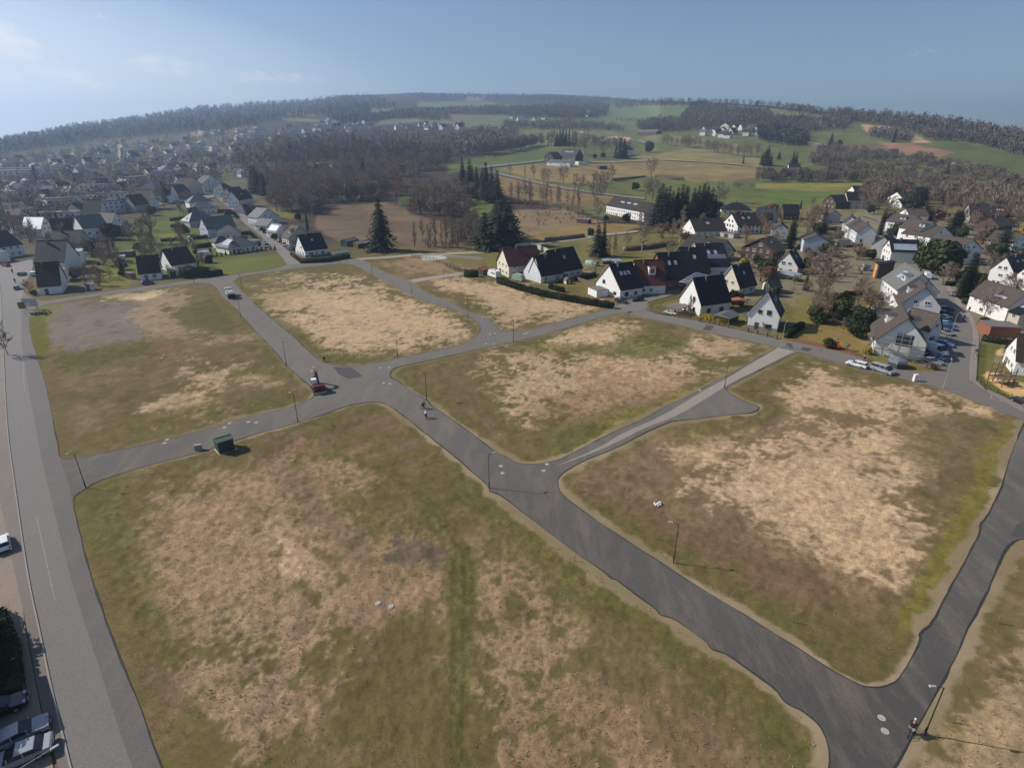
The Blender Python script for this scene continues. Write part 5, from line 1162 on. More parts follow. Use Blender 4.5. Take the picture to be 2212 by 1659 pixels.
def fir_meshes(seed, wid=.2, base=.06, lay=30, droop=.35, cmat=None, taper=1.0, irregular=.2):
    """conifer of height 1: whorls of drooping needle sprays"""
    rg = np.random.default_rng(seed); T = Segs(); K = Segs()
    T.limb(np.zeros(3), np.array([0, 0, .5]), .016, .009); T.limb(np.array([0, 0, .5]), np.array([0, 0, .97]), .009, .002)
    for i in range(lay):
        t = base + (1 - base) * (i / lay) ** .92
        n = 8 if t < .8 else 5
        for k in range(n):
            a = k * 6.283 / n + i * 1.3 + rg.random() * .5
            L = wid * (1 - (t - base) / (1 - base)) ** taper * (1 + irregular * rg.normal()) + .012
            L = max(L, .012); h = np.array([math.cos(a), math.sin(a), 0]); sd = np.array([-math.sin(a), math.cos(a), 0])
            z0 = t + .02 * rg.normal() * .5
            m = 4
            for s_ in range(m):
                x0, x1 = s_ / m, (s_ + 1) / m
                p0 = h * L * x0 + np.array([0, 0, z0 - droop * L * x0 ** 1.5 + .1 * L * x0]); p1 = h * L * x1 + np.array([0, 0, z0 - droop * L * x1 ** 1.5 + .1 * L * x1])
                w = (.032 + .16 * L) * (1 - .7 * x0) * (.7 + .5 * rg.random())
                for sg in (-1, 1):
                    tip = (p0 + p1) / 2 + sd * sg * w * 1.3 + h * w * .5 + np.array([0, 0, -w * (.35 + .5 * rg.random())])
                    tip2 = p1 + sd * sg * w * .5 + np.array([0, 0, -w * .3 * rg.random()])
                    K.v += [p0, tip, tip2, p1]; K.f.append((K.n, K.n + 1, K.n + 2, K.n + 3)); K.n += 4
    return npmesh('trunk', T.v, T.f, M_TRUNK), npmesh('crown', K.v, K.f, cmat or M_FIR)
def bush_meshes(seed, ax=.55, n=1500, cmat=None, lumps=9, leaf=.05, trunk=.2, top=1.0):
    """leafy shrub or round evergreen of height 1: leaf clumps through the volume"""
    rg = np.random.default_rng(seed); K = Segs(); T = Segs()
    T.limb(np.zeros(3), np.array([0, 0, .5]), .02, .01)
    cs = []
    for i in range(lumps):
        a = i * 2.4; z = .28 + .55 * (i + .5) / lumps; rr = ax * .55 * math.sqrt(max(.05, 1 - ((z - .42) / .6) ** 2)) * (.6 + .5 * rg.random())
        cs.append((np.array([math.cos(a) * rr, math.sin(a) * rr, z]), ax * (.42 + .2 * rg.random())))
    cs.append((np.array([0, 0, .55]), ax * .62)); cs.append((np.array([0, 0, 1 - ax * .42]), ax * .42))
    for i in range(n):
        c, r = cs[rg.integers(len(cs))]
        d = rg.normal(size=3); d /= np.linalg.norm(d); d[2] *= .85
        p = c + d * r * (.72 + .33 * rg.random())
        if p[2] < .02: p[2] = .02 + .1 * rg.random()
        u = rg.normal(size=3); u = np.cross(d, u); u /= np.linalg.norm(u); v = np.cross(d, u) * .8 + d * rg.normal() * .5
        s_ = leaf * (.6 + .8 * rg.random())
        K.v += [p - u * s_ - v * s_ * .5, p + u * s_ * .4 - v * s_, p + u * s_ + v * s_ * .5, p - u * s_ * .4 + v * s_]; K.f.append((K.n, K.n + 1, K.n + 2, K.n + 3)); K.n += 4
    return npmesh('trunk', T.v, T.f, M_TRUNK), npmesh('crown', K.v, K.f, cmat or M_LAUREL)
SPEC = {
    'b': [bare_meshes(1), bare_meshes(2, .30, .3, 18), bare_meshes(3, .36, .16, 18), bare_meshes(4, .28, .25, 17, 6, 1.3, 1, None, M_TWIGP), bare_meshes(5, .33, .12, 20, 6, 1.1, 1, None, M_TWIGO, 3), bare_meshes(6, .31, .2, 17, 6, .9, 1, None, M_TWIGR)],
    'o': [bare_meshes(11, .46, .16, 17, 6, .7), bare_meshes(12, .42, .2, 16, 6, .6, 1, None, M_TWIGP)],
    't': [bare_meshes(21, .13, .2, 20, 4, 1.5, .8, None, M_TWIGR), bare_meshes(22, .15, .3, 18, 4, 1.4, .8, None, M_TWIGO), bare_meshes(23, .12, .15, 20, 4, 1.6, .7)],
    'w': [bare_meshes(31, .17, .25, 19, 5, 1.2, 1, M_BIRCH, M_TWIGP)],
    'm': [bare_meshes(41, .5, .04, 20, 6, 1.0, 1.1, None, M_TWIG, 5), bare_meshes(42, .5, .04, 20, 6, 1.0, 1.1, None, M_TWIGR, 5)],
    's': [fir_meshes(51), fir_meshes(52, .17), fir_meshes(53, .23, .05, 30, .5)],
    'S': [fir_meshes(55, .30, .04, 32, .55, M_FIRB, .8, .35)],
    'c': [fir_meshes(61, .085, .03, 34, .2, M_FIR, .5, .1)],
    'T': [fir_meshes(62, .16, .02, 30, .1, M_THUJA, .7, .1)],
    'C': [fir_meshes(63, .2, .03, 30, .3, M_REDC, .6, .15)],
    'p': [fir_meshes(65, .27, .1, 24, .15, M_FIRB, .55, .4)],
    'e': [bush_meshes(71), bush_meshes(72, .5, 1500, M_HEDGE)],
    'E': [bush_meshes(73, .52, 3200, M_LAUREL, 14, .042)],
    'y': [bush_meshes(74, .55, 900, M_YELLOW, 8, .06)],
    'B': [bush_meshes(75, .6, 1000, M_BROWNH, 8, .06)],
}
NAME = {'b': ('bare_tree', 'tree'), 'o': ('fruit_tree', 'tree'), 't': ('slender_bare_tree', 'tree'), 'w': ('birch_tree', 'tree'), 'm': ('bare_shrub', 'shrub'), 's': ('fir_tree', 'conifer'), 'S': ('spruce_tree', 'conifer'), 'c': ('columnar_cypress', 'conifer'),
        'T': ('thuja', 'conifer'), 'C': ('red_cypress', 'conifer'), 'p': ('pine_tree', 'conifer'), 'e': ('evergreen_shrub', 'shrub'), 'E': ('round_evergreen', 'tree'), 'y': ('golden_shrub', 'shrub'), 'B': ('brown_leaved_shrub', 'shrub')}
_ti = 0
def plant(sp, pos, h, label, group=None, wide=1.0):
    """one tree: an Empty at its foot with trunk and crown"""
    global _ti
    _ti += 1
    tm, cm = SPEC[sp][_ti % len(SPEC[sp])] if len(SPEC[sp]) > 1 else SPEC[sp][0]
    nm, cat = NAME[sp]
    r = empty(nm, label, cat, (pos[0], pos[1], pos[2] - .1), rnd.uniform(0, 6.28), group)
    wide *= rnd.uniform(.85, 1.2) * (rnd.uniform(1.0, 1.55) if sp == 's' else 1); r.scale = (h * wide, h * wide, h * rnd.uniform(.95, 1.05))
    link('trunk', tm, r); link('crown', cm, r)
    return r
def tree(sp, crop, x, y, hpx, label, group=None, wide=1.0):
    p = gp(*px(crop, (x, y))[0])
    return plant(sp, p, hpx * CR[crop][2] * mpp(p) * 1.05, label, group, wide)
def gpv(X, Y):
    """many photo points -> places on the ground"""
    a, b, c = raydir(X, Y); h = np.hypot(a, b); X0 = np.full(a.shape, np.nan)
    D = 60.0; done = np.zeros(a.shape, bool); prev = np.full(a.shape, 60.0)
    while D < 7000 and not done.all():
        z = CAMZ + c / h * D; g = hgt(a / h * D, b / h * D)
        hit = (~done) & (z < g)
        X0[hit] = D * .994; done |= hit; D *= 1.012
    return a / h * X0, b / h * X0
def scatter(crop, poly, n, gap, seed):
    P = np.array(px(crop, *poly)); rg = np.random.default_rng(seed)
    out = []; lo, hi = P.min(0), P.max(0); tries = 0
    while len(out) < n and tries < 12:
        tries += 1
        q = rg.random((n * 6, 2)) * (hi - lo) + lo
        q = q[sdist(P, q[:, 0], q[:, 1]) > 0]
        X, Y = gpv(q[:, 0], q[:, 1])
        for x, y in zip(X, Y):
            if not np.isfinite(x): continue
            if all((x - u) ** 2 + (y - v) ** 2 > gap * gap for u, v, _ in out):
                out.append((x, y, float(hgt(x, y))))
                if len(out) >= n: break
    return out
def wood(crop, poly, n, gap, mix, h0, h1, label, group, seed, wide=1.0):
    for i, p in enumerate(scatter(crop, poly, n, gap, seed)):
        plant(mix[i % len(mix)], p, rnd.uniform(h0, h1), label if isinstance(label, str) else label[mix[i % len(mix)]], group, wide)
# -- the wood behind the brown paddock
G_W = 'trees of the wood behind the paddock'
LB = {'b': 'bare grey brown tree in the wood behind the brown paddock', 's': 'dark fir standing among the bare trees behind the paddock', 'w': 'pale stemmed birch in the wood behind the paddock', 'm': 'leafless shrub along the edge of the paddock wood', 't': 'slender bare tree in the wood behind the paddock'}
wood('E2', ((120, 900), (270, 1120), (450, 1140), (610, 1190), (660, 1090), (900, 1040), (1120, 1020), (1330, 1050), (1330, 900), (1440, 860), (1740, 740), (1740, 690), (1250, 700), (860, 760), (600, 790), (300, 800)), 165, 3.4, 'bbbtbbwbb', 15, 22, LB, G_W, 5, 1.45)
wood('E2', ((640, 1150), (900, 1060), (1120, 1040), (1320, 1065), (1330, 1030), (1100, 1000), (880, 1020), (640, 1100)), 12, 4, 'm', 4, 7, LB, G_W, 15, 1.3)
for x, y, h in ((885, 760, 110), (915, 755, 100), (1010, 800, 140), (1035, 850, 180), (640, 860, 150), (490, 830, 60), (1150, 720, 90), (985, 790, 110), (415, 690, 160), (560, 610, 60)): tree('s', 'E2', x, y, h, LB['s'], G_W)
for x, y, h in ((90, 960, 210), (130, 970, 220), (190, 990, 170), (215, 985, 120)): tree('s', 'E2', x, y, h, 'dark fir in the tight group beside the white villa lane', 'dark firs beside the lane')
tree('w', 'E2', 885, 1035, 260, 'tall pale birch at the paddock edge of the wood')
tree('B', 'E2', 225, 1050, 55, 'small orange brown leaved tree behind the lane houses')
tree('S', 'G2', 590, 905, 490, 'big lone spruce beside the shed at the far edge of the site', None, 1.15)
# -- trees between the paddock and the hill meadow
wood('E2', ((1450, 1150), (1700, 1210), (1880, 1200), (1960, 1120), (1850, 960), (1500, 950)), 20, 4.5, 'bmbb', 13, 18, {'b': 'multi stemmed bare tree in the clump right of the paddock', 'm': 'wide leafless shrub in the clump right of the paddock'}, 'bare clump right of the paddock', 8, 1.5)
wood('E2', ((1470, 1385), (1860, 1385), (1860, 1445), (1470, 1440)), 15, 2.2, 't', 12, 16, 'slender bare stem in the row behind the gravel path', 'row behind the gravel path', 9)
wood('E2', ((1480, 1420), (1860, 1420), (1860, 1452), (1480, 1446)), 6, 3, 'm', 2.5, 4, 'low leafless thicket under the row behind the gravel path', 'thickets behind the gravel path', 19)
for x, y, h in ((1890, 970, 270), (1955, 990, 280), (2010, 1010, 250), (2090, 1020, 300), (2140, 1040, 290), (2185, 1050, 270), (2060, 1000, 230)): tree('s', 'E2', x, y, h, 'tall fir in the dark group at the meadow corner', 'firs at the meadow corner')
wood('E2', ((1840, 940), (2140, 1010), (2150, 960), (1900, 880)), 8, 4, 'b', 12, 17, 'bare tree among the firs at the meadow corner', 'bare trees at the meadow corner', 23)
for x, y, h, lab in ((1640, 890, 360, 'broad black fir right of the gravel path, left of three'), (1760, 895, 430, 'broad black fir right of the gravel path, middle of three'), (1880, 850, 400, 'broad black fir right of the gravel path, right of three')): tree('S', 'G2', x, y, h, lab, None, 1.45)
tree('p', 'G2', 1830, 800, 410, 'blue green pine behind the three black firs')
tree('e', 'G2', 1700, 900, 200, 'dark evergreen shrub under the three black firs')
wood('E3', ((190, 900), (740, 1000), (750, 1030), (180, 940)), 24, 3.0, 'tw', 14, 19, {'t': 'slender bare tree in the row above the brown thicket', 'w': 'pale birch in the row above the brown thicket'}, 'row of slender trees on the slope', 25)
wood('E3', ((180, 940), (740, 1025), (760, 1045), (180, 965)), 14, 4, 'm', 2.4, 3.6, 'dark leafless shrub along the foot of the tree row', 'shrubs under the slender tree row', 26)
wood('E3', ((240, 1020), (600, 1010), (780, 1060), (700, 1110), (380, 1140), (240, 1100)), 36, 4, 'm', 1.4, 2.2, 'low reddish brush in the brown thicket', 'brush of the brown thicket', 27)
for sp, x, y, h, lab in (('o', 595, 808, 130, 'lone round bare tree below the farm stable'), ('o', 175, 732, 72, 'small bare tree beside the farm road'), ('t', 300, 762, 105, 'thin bare tree left in the roadside line'), ('b', 365, 762, 100, 'bare tree second in the roadside line'), ('b', 440, 790, 100, 'bare tree third in the roadside line'), ('o', 480, 800, 105, 'bare tree fourth in the roadside line'),
                         ('b', 690, 850, 105, 'bare tree above the birch row'), ('b', 740, 860, 110, 'bare tree right above the birch row'), ('b', 850, 960, 215, 'very tall bare tree left of the farmhouse'), ('b', 865, 1102, 180, 'bare tree beside the farmhouse front'), ('b', 925, 880, 150, 'bare tree behind the farmhouse chimney'), ('b', 975, 780, 110, 'bare tree at the left meadow hedge end'),
                         ('o', 1278, 748, 122, 'lone wide bare tree on the meadow hedge'), ('b', 1235, 935, 150, 'bare tree behind the farmhouse roof'), ('o', 1290, 935, 155, 'wide bare tree behind the farmhouse roof'), ('e', 1160, 855, 58, 'round dark bush in the green meadow'), ('b', 1560, 940, 110, 'bare tree left behind the dark conifer block'), ('b', 1700, 960, 150, 'bare tree behind the dark conifer block'),
                         ('b', 1800, 965, 155, 'tall bare tree right of the dark conifer block'), ('b', 1840, 975, 130, 'bare tree above the hipped bungalow'), ('w', 1210, 1330, 250, 'bare tree with pale branches in the fenced meadow'), ('o', 1095, 1300, 110, 'dark bare tree beside the ditch hedge'), ('e', 1085, 1100, 65, 'small cone shaped evergreen before the farmhouse'), ('e', 930, 1092, 42, 'round clipped bush before the farmhouse'), ('b', 1190, 1180, 170, 'bare tree before the farmhouse gable'),
                         ('s', 1035, 605, 150, 'tall evergreen before the banded hill house, left'), ('s', 1068, 600, 140, 'tall evergreen before the banded hill house, right'), ('s', 1005, 600, 110, 'dark evergreen left of the banded hill house'), ('e', 1265, 562, 80, 'dark pointed bush right of the banded hill house'), ('o', 710, 570, 150, 'large round bare tree behind the farm'), ('b', 770, 575, 160, 'bare tree behind the farm roof'), ('b', 840, 560, 120, 'bare tree right behind the farm'), ('e', 840, 608, 36, 'dark bush left of the hill house garden'), ('e', 905, 605, 40, 'dark bush in the hill house garden'), ('o', 905, 585, 70, 'bare tree in the hill house garden'),
                         ('c', 1997, 648, 70, 'thin dark cypress alone in the tan meadow'), ('s', 2180, 660, 140, 'broad dark fir at the right end of the tan meadow'), ('s', 2140, 655, 90, 'smaller fir at the right end of the tan meadow'), ('t', 1220, 1265, 190, 'thin bare stem beside the twin conifers'), ('t', 960, 1345, 140, 'thin bare tree right of the twin conifers'), ('t', 1000, 1340, 150, 'second thin bare tree right of the twin conifers')):
    tree(sp, 'E3', x, y, h, lab)
for x, h in ((545, 105), (570, 118), (592, 125), (615, 110), (640, 118), (668, 105), (690, 112)): tree('s', 'E3', x, 508, h, 'dark fir in the row behind the farm', 'fir row behind the farm')
for x, h in ((1320, 255), (1345, 290), (1375, 270), (1400, 280), (1430, 270), (1465, 290), (1500, 285), (1535, 270)): tree('s', 'E3', x, 1135 - abs(x - 1430) * .12, h, 'dark conifer in the tall block right of the farmhouse', 'dark conifer block')
for x, h in ((1595, 235), (1630, 250), (1665, 255), (1700, 240), (1735, 235), (1765, 190)): tree('s', 'E3', x, 1085, h, 'dark conifer in the second block above the low house', 'second conifer block')
wood('E3', ((-80, 600), (90, 585), (250, 545), (420, 515), (420, 522), (250, 556), (90, 600), (-80, 615)), 26, 4, 'm', 3, 5, 'dark shrub along the foot of the tree strip', 'shrubs of the tree strip', 32)
wood('E3', ((1340, 490), (1500, 505), (1700, 535), (1900, 575), (2130, 592), (2130, 600), (1900, 584), (1700, 545), (1500, 515), (1340, 500)), 30, 6, 'ob', 14, 20, 'bare tree in the hedgerow across the hill', 'hedgerow across the hill', 33)
for x, h in ((480, 90), (505, 105), (525, 100)): tree('b', 'E3', x, 508, h, 'bare tree left of the fir row', 'bare trees left of the fir row')
# -- gardens and lanes of the right settlement
T = tree
T('b', 'B5', 1330, 1640, 560, 'tall wide bare tree in the big lawn garden', None, 1.7); T('b', 'B5', 1090, 775, 310, 'bare tree between the grey house and the cube house', None, 1.6); T('C', 'B5', 1250, 800, 350, 'rusty brown cypress left of the terrace row', None, 1.1)
T('c', 'B5', 815, 995, 400, 'pointed dark conifer before the grey house', None, 1.9); T('e', 'B5', 930, 1010, 70, 'low round bush beside the pointed conifer'); T('e', 'B5', 730, 990, 60, 'low bush left of the pointed conifer'); T('y', 'B5', 190, 1250, 130, 'yellow green shrub before the dark brick house'); T('e', 'B5', 360, 1210, 120, 'dark shrub right of the yellow green shrub')
T('m', 'B5', 150, 1150, 150, 'bare shrub before the dark brick house'); T('e', 'B5', 420, 1330, 110, 'dark shrub behind the cream house'); T('m', 'B5', 480, 1430, 150, 'bare shrub right of the cream house'); T('e', 'B5', 600, 1640, 130, 'green shrub beside the summer house'); T('e', 'B5', 1070, 1330, 190, 'dark evergreen beside the conservatory house'); T('m', 'B5', 870, 1480, 120, 'bare shrub before the conservatory'); T('o', 'B5', 860, 1610, 100, 'small bare fruit tree in the big lawn')
T('o', 'B5', 1560, 1330, 150, 'bare fruit tree left in the big lawn garden'); T('m', 'B5', 1420, 1120, 110, 'bare hedge tree beside the cube house, left'); T('o', 'B5', 1395, 1105, 130, 'bare pollard beside the cube house'); T('o', 'B5', 1470, 1085, 110, 'bare pollard right of the cube house'); T('e', 'B5', 1790, 1100, 120, 'evergreen shrub before the grey terrace house, left'); T('e', 'B5', 1890, 1140, 130, 'evergreen shrub before the grey terrace house, right'); T('B', 'B5', 1045, 1060, 70, 'small beige shrub at the cube house wall')
T('m', 'B5', 420, 760, 200, 'wide bare shrub left of the grey house'); T('m', 'B5', 480, 820, 180, 'bare shrub beside the grey house wall'); T('s', 'B5', 720, 590, 130, 'fir beside the black roofed house'); T('s', 'B5', 690, 585, 110, 'small fir left of the black roofed house'); T('s', 'B5', 760, 590, 120, 'third fir at the black roofed house'); T('w', 'B5', 1780, 480, 260, 'white stemmed birch at the field edge cluster'); T('b', 'B5', 1850, 470, 340, 'bare tree right of the field edge cluster'); T('b', 'B5', 1960, 520, 400, 'tall bare tree at the lane end'); T('e', 'B5', 1910, 520, 110, 'dark round shrub at the lane end'); T('T', 'B5', 955, 455, 110, 'narrow evergreen at the field edge')
T('c', 'B5', 2040, 810, 300, 'dark conifer at the bend of the lane', None, 1.6); T('b', 'B5', 2110, 600, 280, 'bare tree right of the lane bend')
for x, y, h, s_ in ((60, 160, 60, 'm'), (120, 180, 80, 'm'), (200, 165, 90, 'm'), (75, 175, 75, 'o'), (165, 165, 70, 'o'), (270, 190, 85, 'o'), (320, 180, 70, 'o')): T('o', 'B5', x, y, h, 'small dark bare tree in the orchard row above the field', 'orchard row above the field', 1.3)
T('p', 'B6', 770, 420, 260, 'big dark pine above the lane end', None, 1.3); T('p', 'B6', 690, 450, 230, 'dark pine left of the big pine', None, 1.2); T('e', 'B6', 640, 480, 220, 'broad evergreen under the dark pines'); T('T', 'B6', 795, 595, 240, 'golden brown thuja behind the white houses', None, 1.3); T('T', 'B6', 840, 600, 200, 'second golden thuja behind the white houses', None, 1.2)
T('E', 'B6', 960, 1345, 430, 'huge round dark evergreen tree beside the lane', None, 1.0); T('E', 'B6', 1090, 1330, 380, 'dark evergreen joined to the huge round one', None, .8); T('s', 'B6', 1330, 1660, 580, 'tall dark spruce beside the lane crossing', None, 1.15); T('s', 'B6', 1395, 1560, 480, 'dark spruce behind the tall lane spruce', None, 1.1)
T('e', 'B6', 330, 700, 180, 'green shrubs left of the lane houses'); T('e', 'B6', 420, 720, 150, 'evergreen shrub beside the small white house'); T('B', 'B6', 470, 800, 110, 'rusty round shrub before the dormered house'); T('e', 'B6', 400, 820, 70, 'low green shrub before the dormered house'); T('m', 'B6', 700, 960, 100, 'bare shrubs before the balconied house'); T('B', 'B6', 690, 1060, 80, 'brown hedge shrub on the lane verge'); T('m', 'B6', 720, 1130, 90, 'bare shrub left of the huge round evergreen')
T('p', 'B6', 1180, 800, 330, 'pine before the old timber framed house', None, 1.1); T('p', 'B6', 1260, 700, 230, 'pine touching the old timber framed house', None, 1.0); T('e', 'B6', 1300, 860, 130, 'rounded evergreen in the slope lawn'); T('B', 'B6', 1460, 640, 150, 'golden brown shrub right of the timber framed house'); T('p', 'B6', 1840, 1090, 360, 'large pine before the brown slope house', None, 1.3); T('y', 'B6', 2130, 870, 160, 'yellow green shrub at the right frame edge'); T('T', 'B6', 2120, 1190, 240, 'golden thuja at the right frame edge', None, 1.6); T('e', 'B6', 1970, 1370, 240, 'green shrub between the white gables'); T('m', 'B6', 1290, 1210, 180, 'bare shrub at the white gabled wall'); T('s', 'B6', 1410, 1200, 120, 'small fir at the white gabled wall')
T('s', 'B6', 1640, 290, 140, 'lone dark fir on the wooded slope'); T('m', 'B6', 1250, 1320, 130, 'bare shrubs below the white gabled house'); T('c', 'B6', 2150, 1420, 150, 'dark clipped conifer at the frame edge', None, 1.5)
T('e', 'B7', 505, 602, 220, 'round dark evergreen in the lawn by the grey garage', None, 1.1); T('e', 'B7', 640, 600, 100, 'low evergreen right of the round one'); T('e', 'B7', 380, 580, 90, 'low evergreen left of the round one'); T('e', 'B7', 185, 805, 95, 'dark green dome shaped bush beside the orange digger', None, 1.1); T('m', 'B7', 370, 835, 75, 'brown bare dome shaped bush right of the orange digger'); T('y', 'B7', 585, 870, 80, 'yellow green bush at the scaffold corner'); T('c', 'B7', 1570, 290, 300, 'dark conifer at the road fork', None, 2.2); T('e', 'B7', 1600, 350, 60, 'clipped bush under the fork conifer'); T('o', 'B7', 1800, 480, 260, 'wide bare tree in the front garden of the brick house'); T('e', 'B7', 1780, 565, 80, 'dark bush in the brick house garden'); T('T', 'B7', 2195, 420, 160, 'dark green thuja at the brick house', None, 1.5)
T('e', 'B7', 1270, 1030, 60, 'small cone bush in the corner bed'); T('m', 'B7', 1200, 1020, 60, 'bare shrub in the corner bed'); T('m', 'B7', 1310, 1040, 70, 'twiggy shrub in the corner bed'); T('m', 'B7', 90, 560, 330, 'dense bare shrub trees at the left of the lawn', None, .8); T('e', 'B7', 60, 540, 170, 'dark evergreen under the dense bare trees'); T('m', 'A3', 1150, 270, 60, 'bare shrub before the white gabled wall'); T('m', 'B4', 1240, 1170, 200, 'bare white stemmed young tree beside the carport', None, .6); T('w', 'B4', 1140, 445, 390, 'tall pale birch behind the brick house'); T('e', 'B4', 735, 905, 75, 'dark ball bush at the red roofed house'); T('e', 'B4', 1690, 985, 90, 'dark shrub in front of the cream house'); T('e', 'B4', 1760, 990, 70, 'second dark shrub in front of the cream house')
for sp, x, y, h, lab in (('s', 300, 550, 330, 'tall dark conifer of the pair behind the greenhouse, left'), ('s', 360, 545, 335, 'tall dark conifer of the pair behind the greenhouse, right'), ('c', 428, 582, 85, 'small dark cone conifer beside the greenhouse'), ('t', 425, 530, 170, 'thin bare tree behind the conifer pair'), ('t', 470, 530, 160, 'second thin bare tree behind the conifer pair'), ('t', 500, 520, 170, 'third thin bare tree behind the conifer pair'), ('o', 290, 750, 190, 'bare fruit tree in the double house garden'), ('e', 235, 345, 80, 'dark bush beside the meadow hedge'), ('e', 1010, 300, 60, 'laurel bush under the dark conifers'), ('m', 1090, 300, 110, 'bare bush before the low dark roofed house')):
    T(sp, 'B4', x, y, h, lab)
# -- gardens of the left settlement
for sp, x, y, h, lab in (('c', 1298, 800, 190, 'thin dark cypress in the left gardens, left of two'), ('c', 1352, 780, 180, 'thin dark cypress in the left gardens, right of two'), ('o', 1200, 910, 180, 'bare fruit tree on the garden lawn'), ('o', 1420, 960, 120, 'bare apple tree right on the garden lawn'), ('o', 1290, 1060, 120, 'young bare tree in the lower garden'), ('e', 1620, 720, 90, 'round dark evergreen behind the garden sheds'), ('e', 1060, 730, 130, 'dark evergreen hedge bush below the villa'), ('b', 1680, 640, 260, 'bare tree right of the villa garden'), ('b', 1560, 630, 240, 'bare tree below the villa wing'), ('b', 1780, 640, 330, 'dark bare tree at the lane gardens'), ('b', 1160, 700, 160, 'bare tree before the villa'), ('m', 1160, 1130, 200, 'tangled bare hedge tree at the back road'), ('m', 1000, 1080, 180, 'dark tangled shrub beside the street corner house'), ('e', 900, 1050, 130, 'dark evergreen right of the street corner house'), ('m', 350, 1210, 130, 'bare bush at the street corner'), ('e', 400, 1240, 60, 'low green bush at the street corner'), ('m', 1330, 860, 90, 'round bare bush on the garden drive'),
                         ('s', 500, 480, 230, 'tall dark fir in the hazy gardens'), ('s', 690, 430, 160, 'dark fir behind the bright roof'), ('b', 600, 420, 200, 'reddish bare tree behind the bright roof'), ('b', 780, 400, 200, 'reddish bare tree left of the white block'), ('s', 980, 400, 130, 'dark fir above the white block'), ('s', 1430, 260, 190, 'dark fir left of the timber framed house'), ('s', 1180, 190, 130, 'dark fir in the hazy middle gardens'), ('b', 120, 560, 240, 'bare tree at the left edge of the hazy gardens'), ('b', 250, 600, 200, 'bare street tree near the crossing'), ('b', 380, 590, 220, 'bare street tree right of the crossing'), ('b', 880, 300, 150, 'bare tree behind the villa roofs'), ('b', 1500, 600, 220, 'bare tree beside the white side wing'), ('e', 2160, 1040, 90, 'dark clipped bush at the brown roofed house'), ('e', 1430, 1020, 70, 'small dark bush at the lawn edge'),
                         ('b', 40, 480, 200, 'bare tree at the left edge, far'), ('s', 1940, 170, 190, 'dark fir beside the white gable top'), ('b', 1950, 100, 150, 'bare tree behind the narrow gables')):
    T(sp, 'G0', x, y, h, lab)
for sp, x, y, h, lab in (('b', 220, 900, 180, 'bare tree in the gardens below the striped bungalow'), ('m', 430, 1230, 120, 'dense bare shrub beside the brown roofed house'), ('e', 550, 1180, 90, 'dark shrub at the lawn corner'), ('B', 390, 1070, 50, 'small straw coloured bush behind the brown roof'), ('B', 555, 1050, 40, 'round straw bush before the solar bungalow'), ('e', 1030, 640, 90, 'dark shrub beside the red roofed lane house'), ('m', 1030, 600, 110, 'bare tree before the red roofed lane house'), ('e', 1165, 810, 50, 'clipped round bush on the lane'), ('e', 1200, 840, 55, 'second clipped round bush on the lane'), ('c', 1700, 800, 200, 'dark conifer behind the beige house'), ('e', 1590, 690, 90, 'dark shrub at the lane gardens behind the roofs'), ('e', 780, 640, 80, 'dark hedge bush beside the grey hipped house'), ('b', 30, 540, 230, 'dark bare tree at the narrow white gable'), ('s', 50, 480, 240, 'dark fir hiding the narrow white gable'), ('s', 1100, 360, 300, 'tall fir at the top of the lane'), ('s', 1190, 380, 240, 'second fir at the top of the lane'), ('e', 1310, 910, 70, 'yellowish shrub beside the solar roofed house'), ('m', 830, 530, 90, 'bare bush along the upper lane')):
    T(sp, 'B1', x, y, h, lab)
T('b', 'A0', 70, 915, 260, 'bare young street tree leaning over the main street', None, .9)
for sp, x, y, h, lab in (('s', 60, 700, 130, 'broad dark fir at the end of the hill hedgerow'), ('s', 110, 705, 90, 'smaller fir beside the broad hill fir'), ('s', 180, 650, 70, 'fir behind the broad hill fir'), ('s', 285, 745, 150, 'dark fir above the valley cottage, left'), ('s', 310, 745, 140, 'dark fir above the valley cottage, right'), ('s', 590, 740, 85, 'dark fir in the clump right of the valley cottage, left'), ('s', 620, 765, 90, 'dark fir in the clump right of the valley cottage, middle'), ('s', 690, 745, 75, 'dark fir in the clump right of the valley cottage, right'), ('s', 1570, 770, 100, 'lone dark fir among the slope hedges'), ('s', 1890, 950, 80, 'lone fir above the slope houses'), ('s', 1130, 510, 110, 'fir in the plantation below the pale field'), ('s', 605, 545, 100, 'dark tree beside the pale track'), ('e', 680, 540, 45, 'dark bush beside the pale track')):
    T(sp, 'E4', x, y, h, lab)
wood('B5', ((1050, 600), (1180, 560), (1240, 640), (1230, 760), (1060, 760)), 6, 3, 'b', 9, 13, 'bare garden tree behind the cube house', 'garden trees behind the cube house', 38)
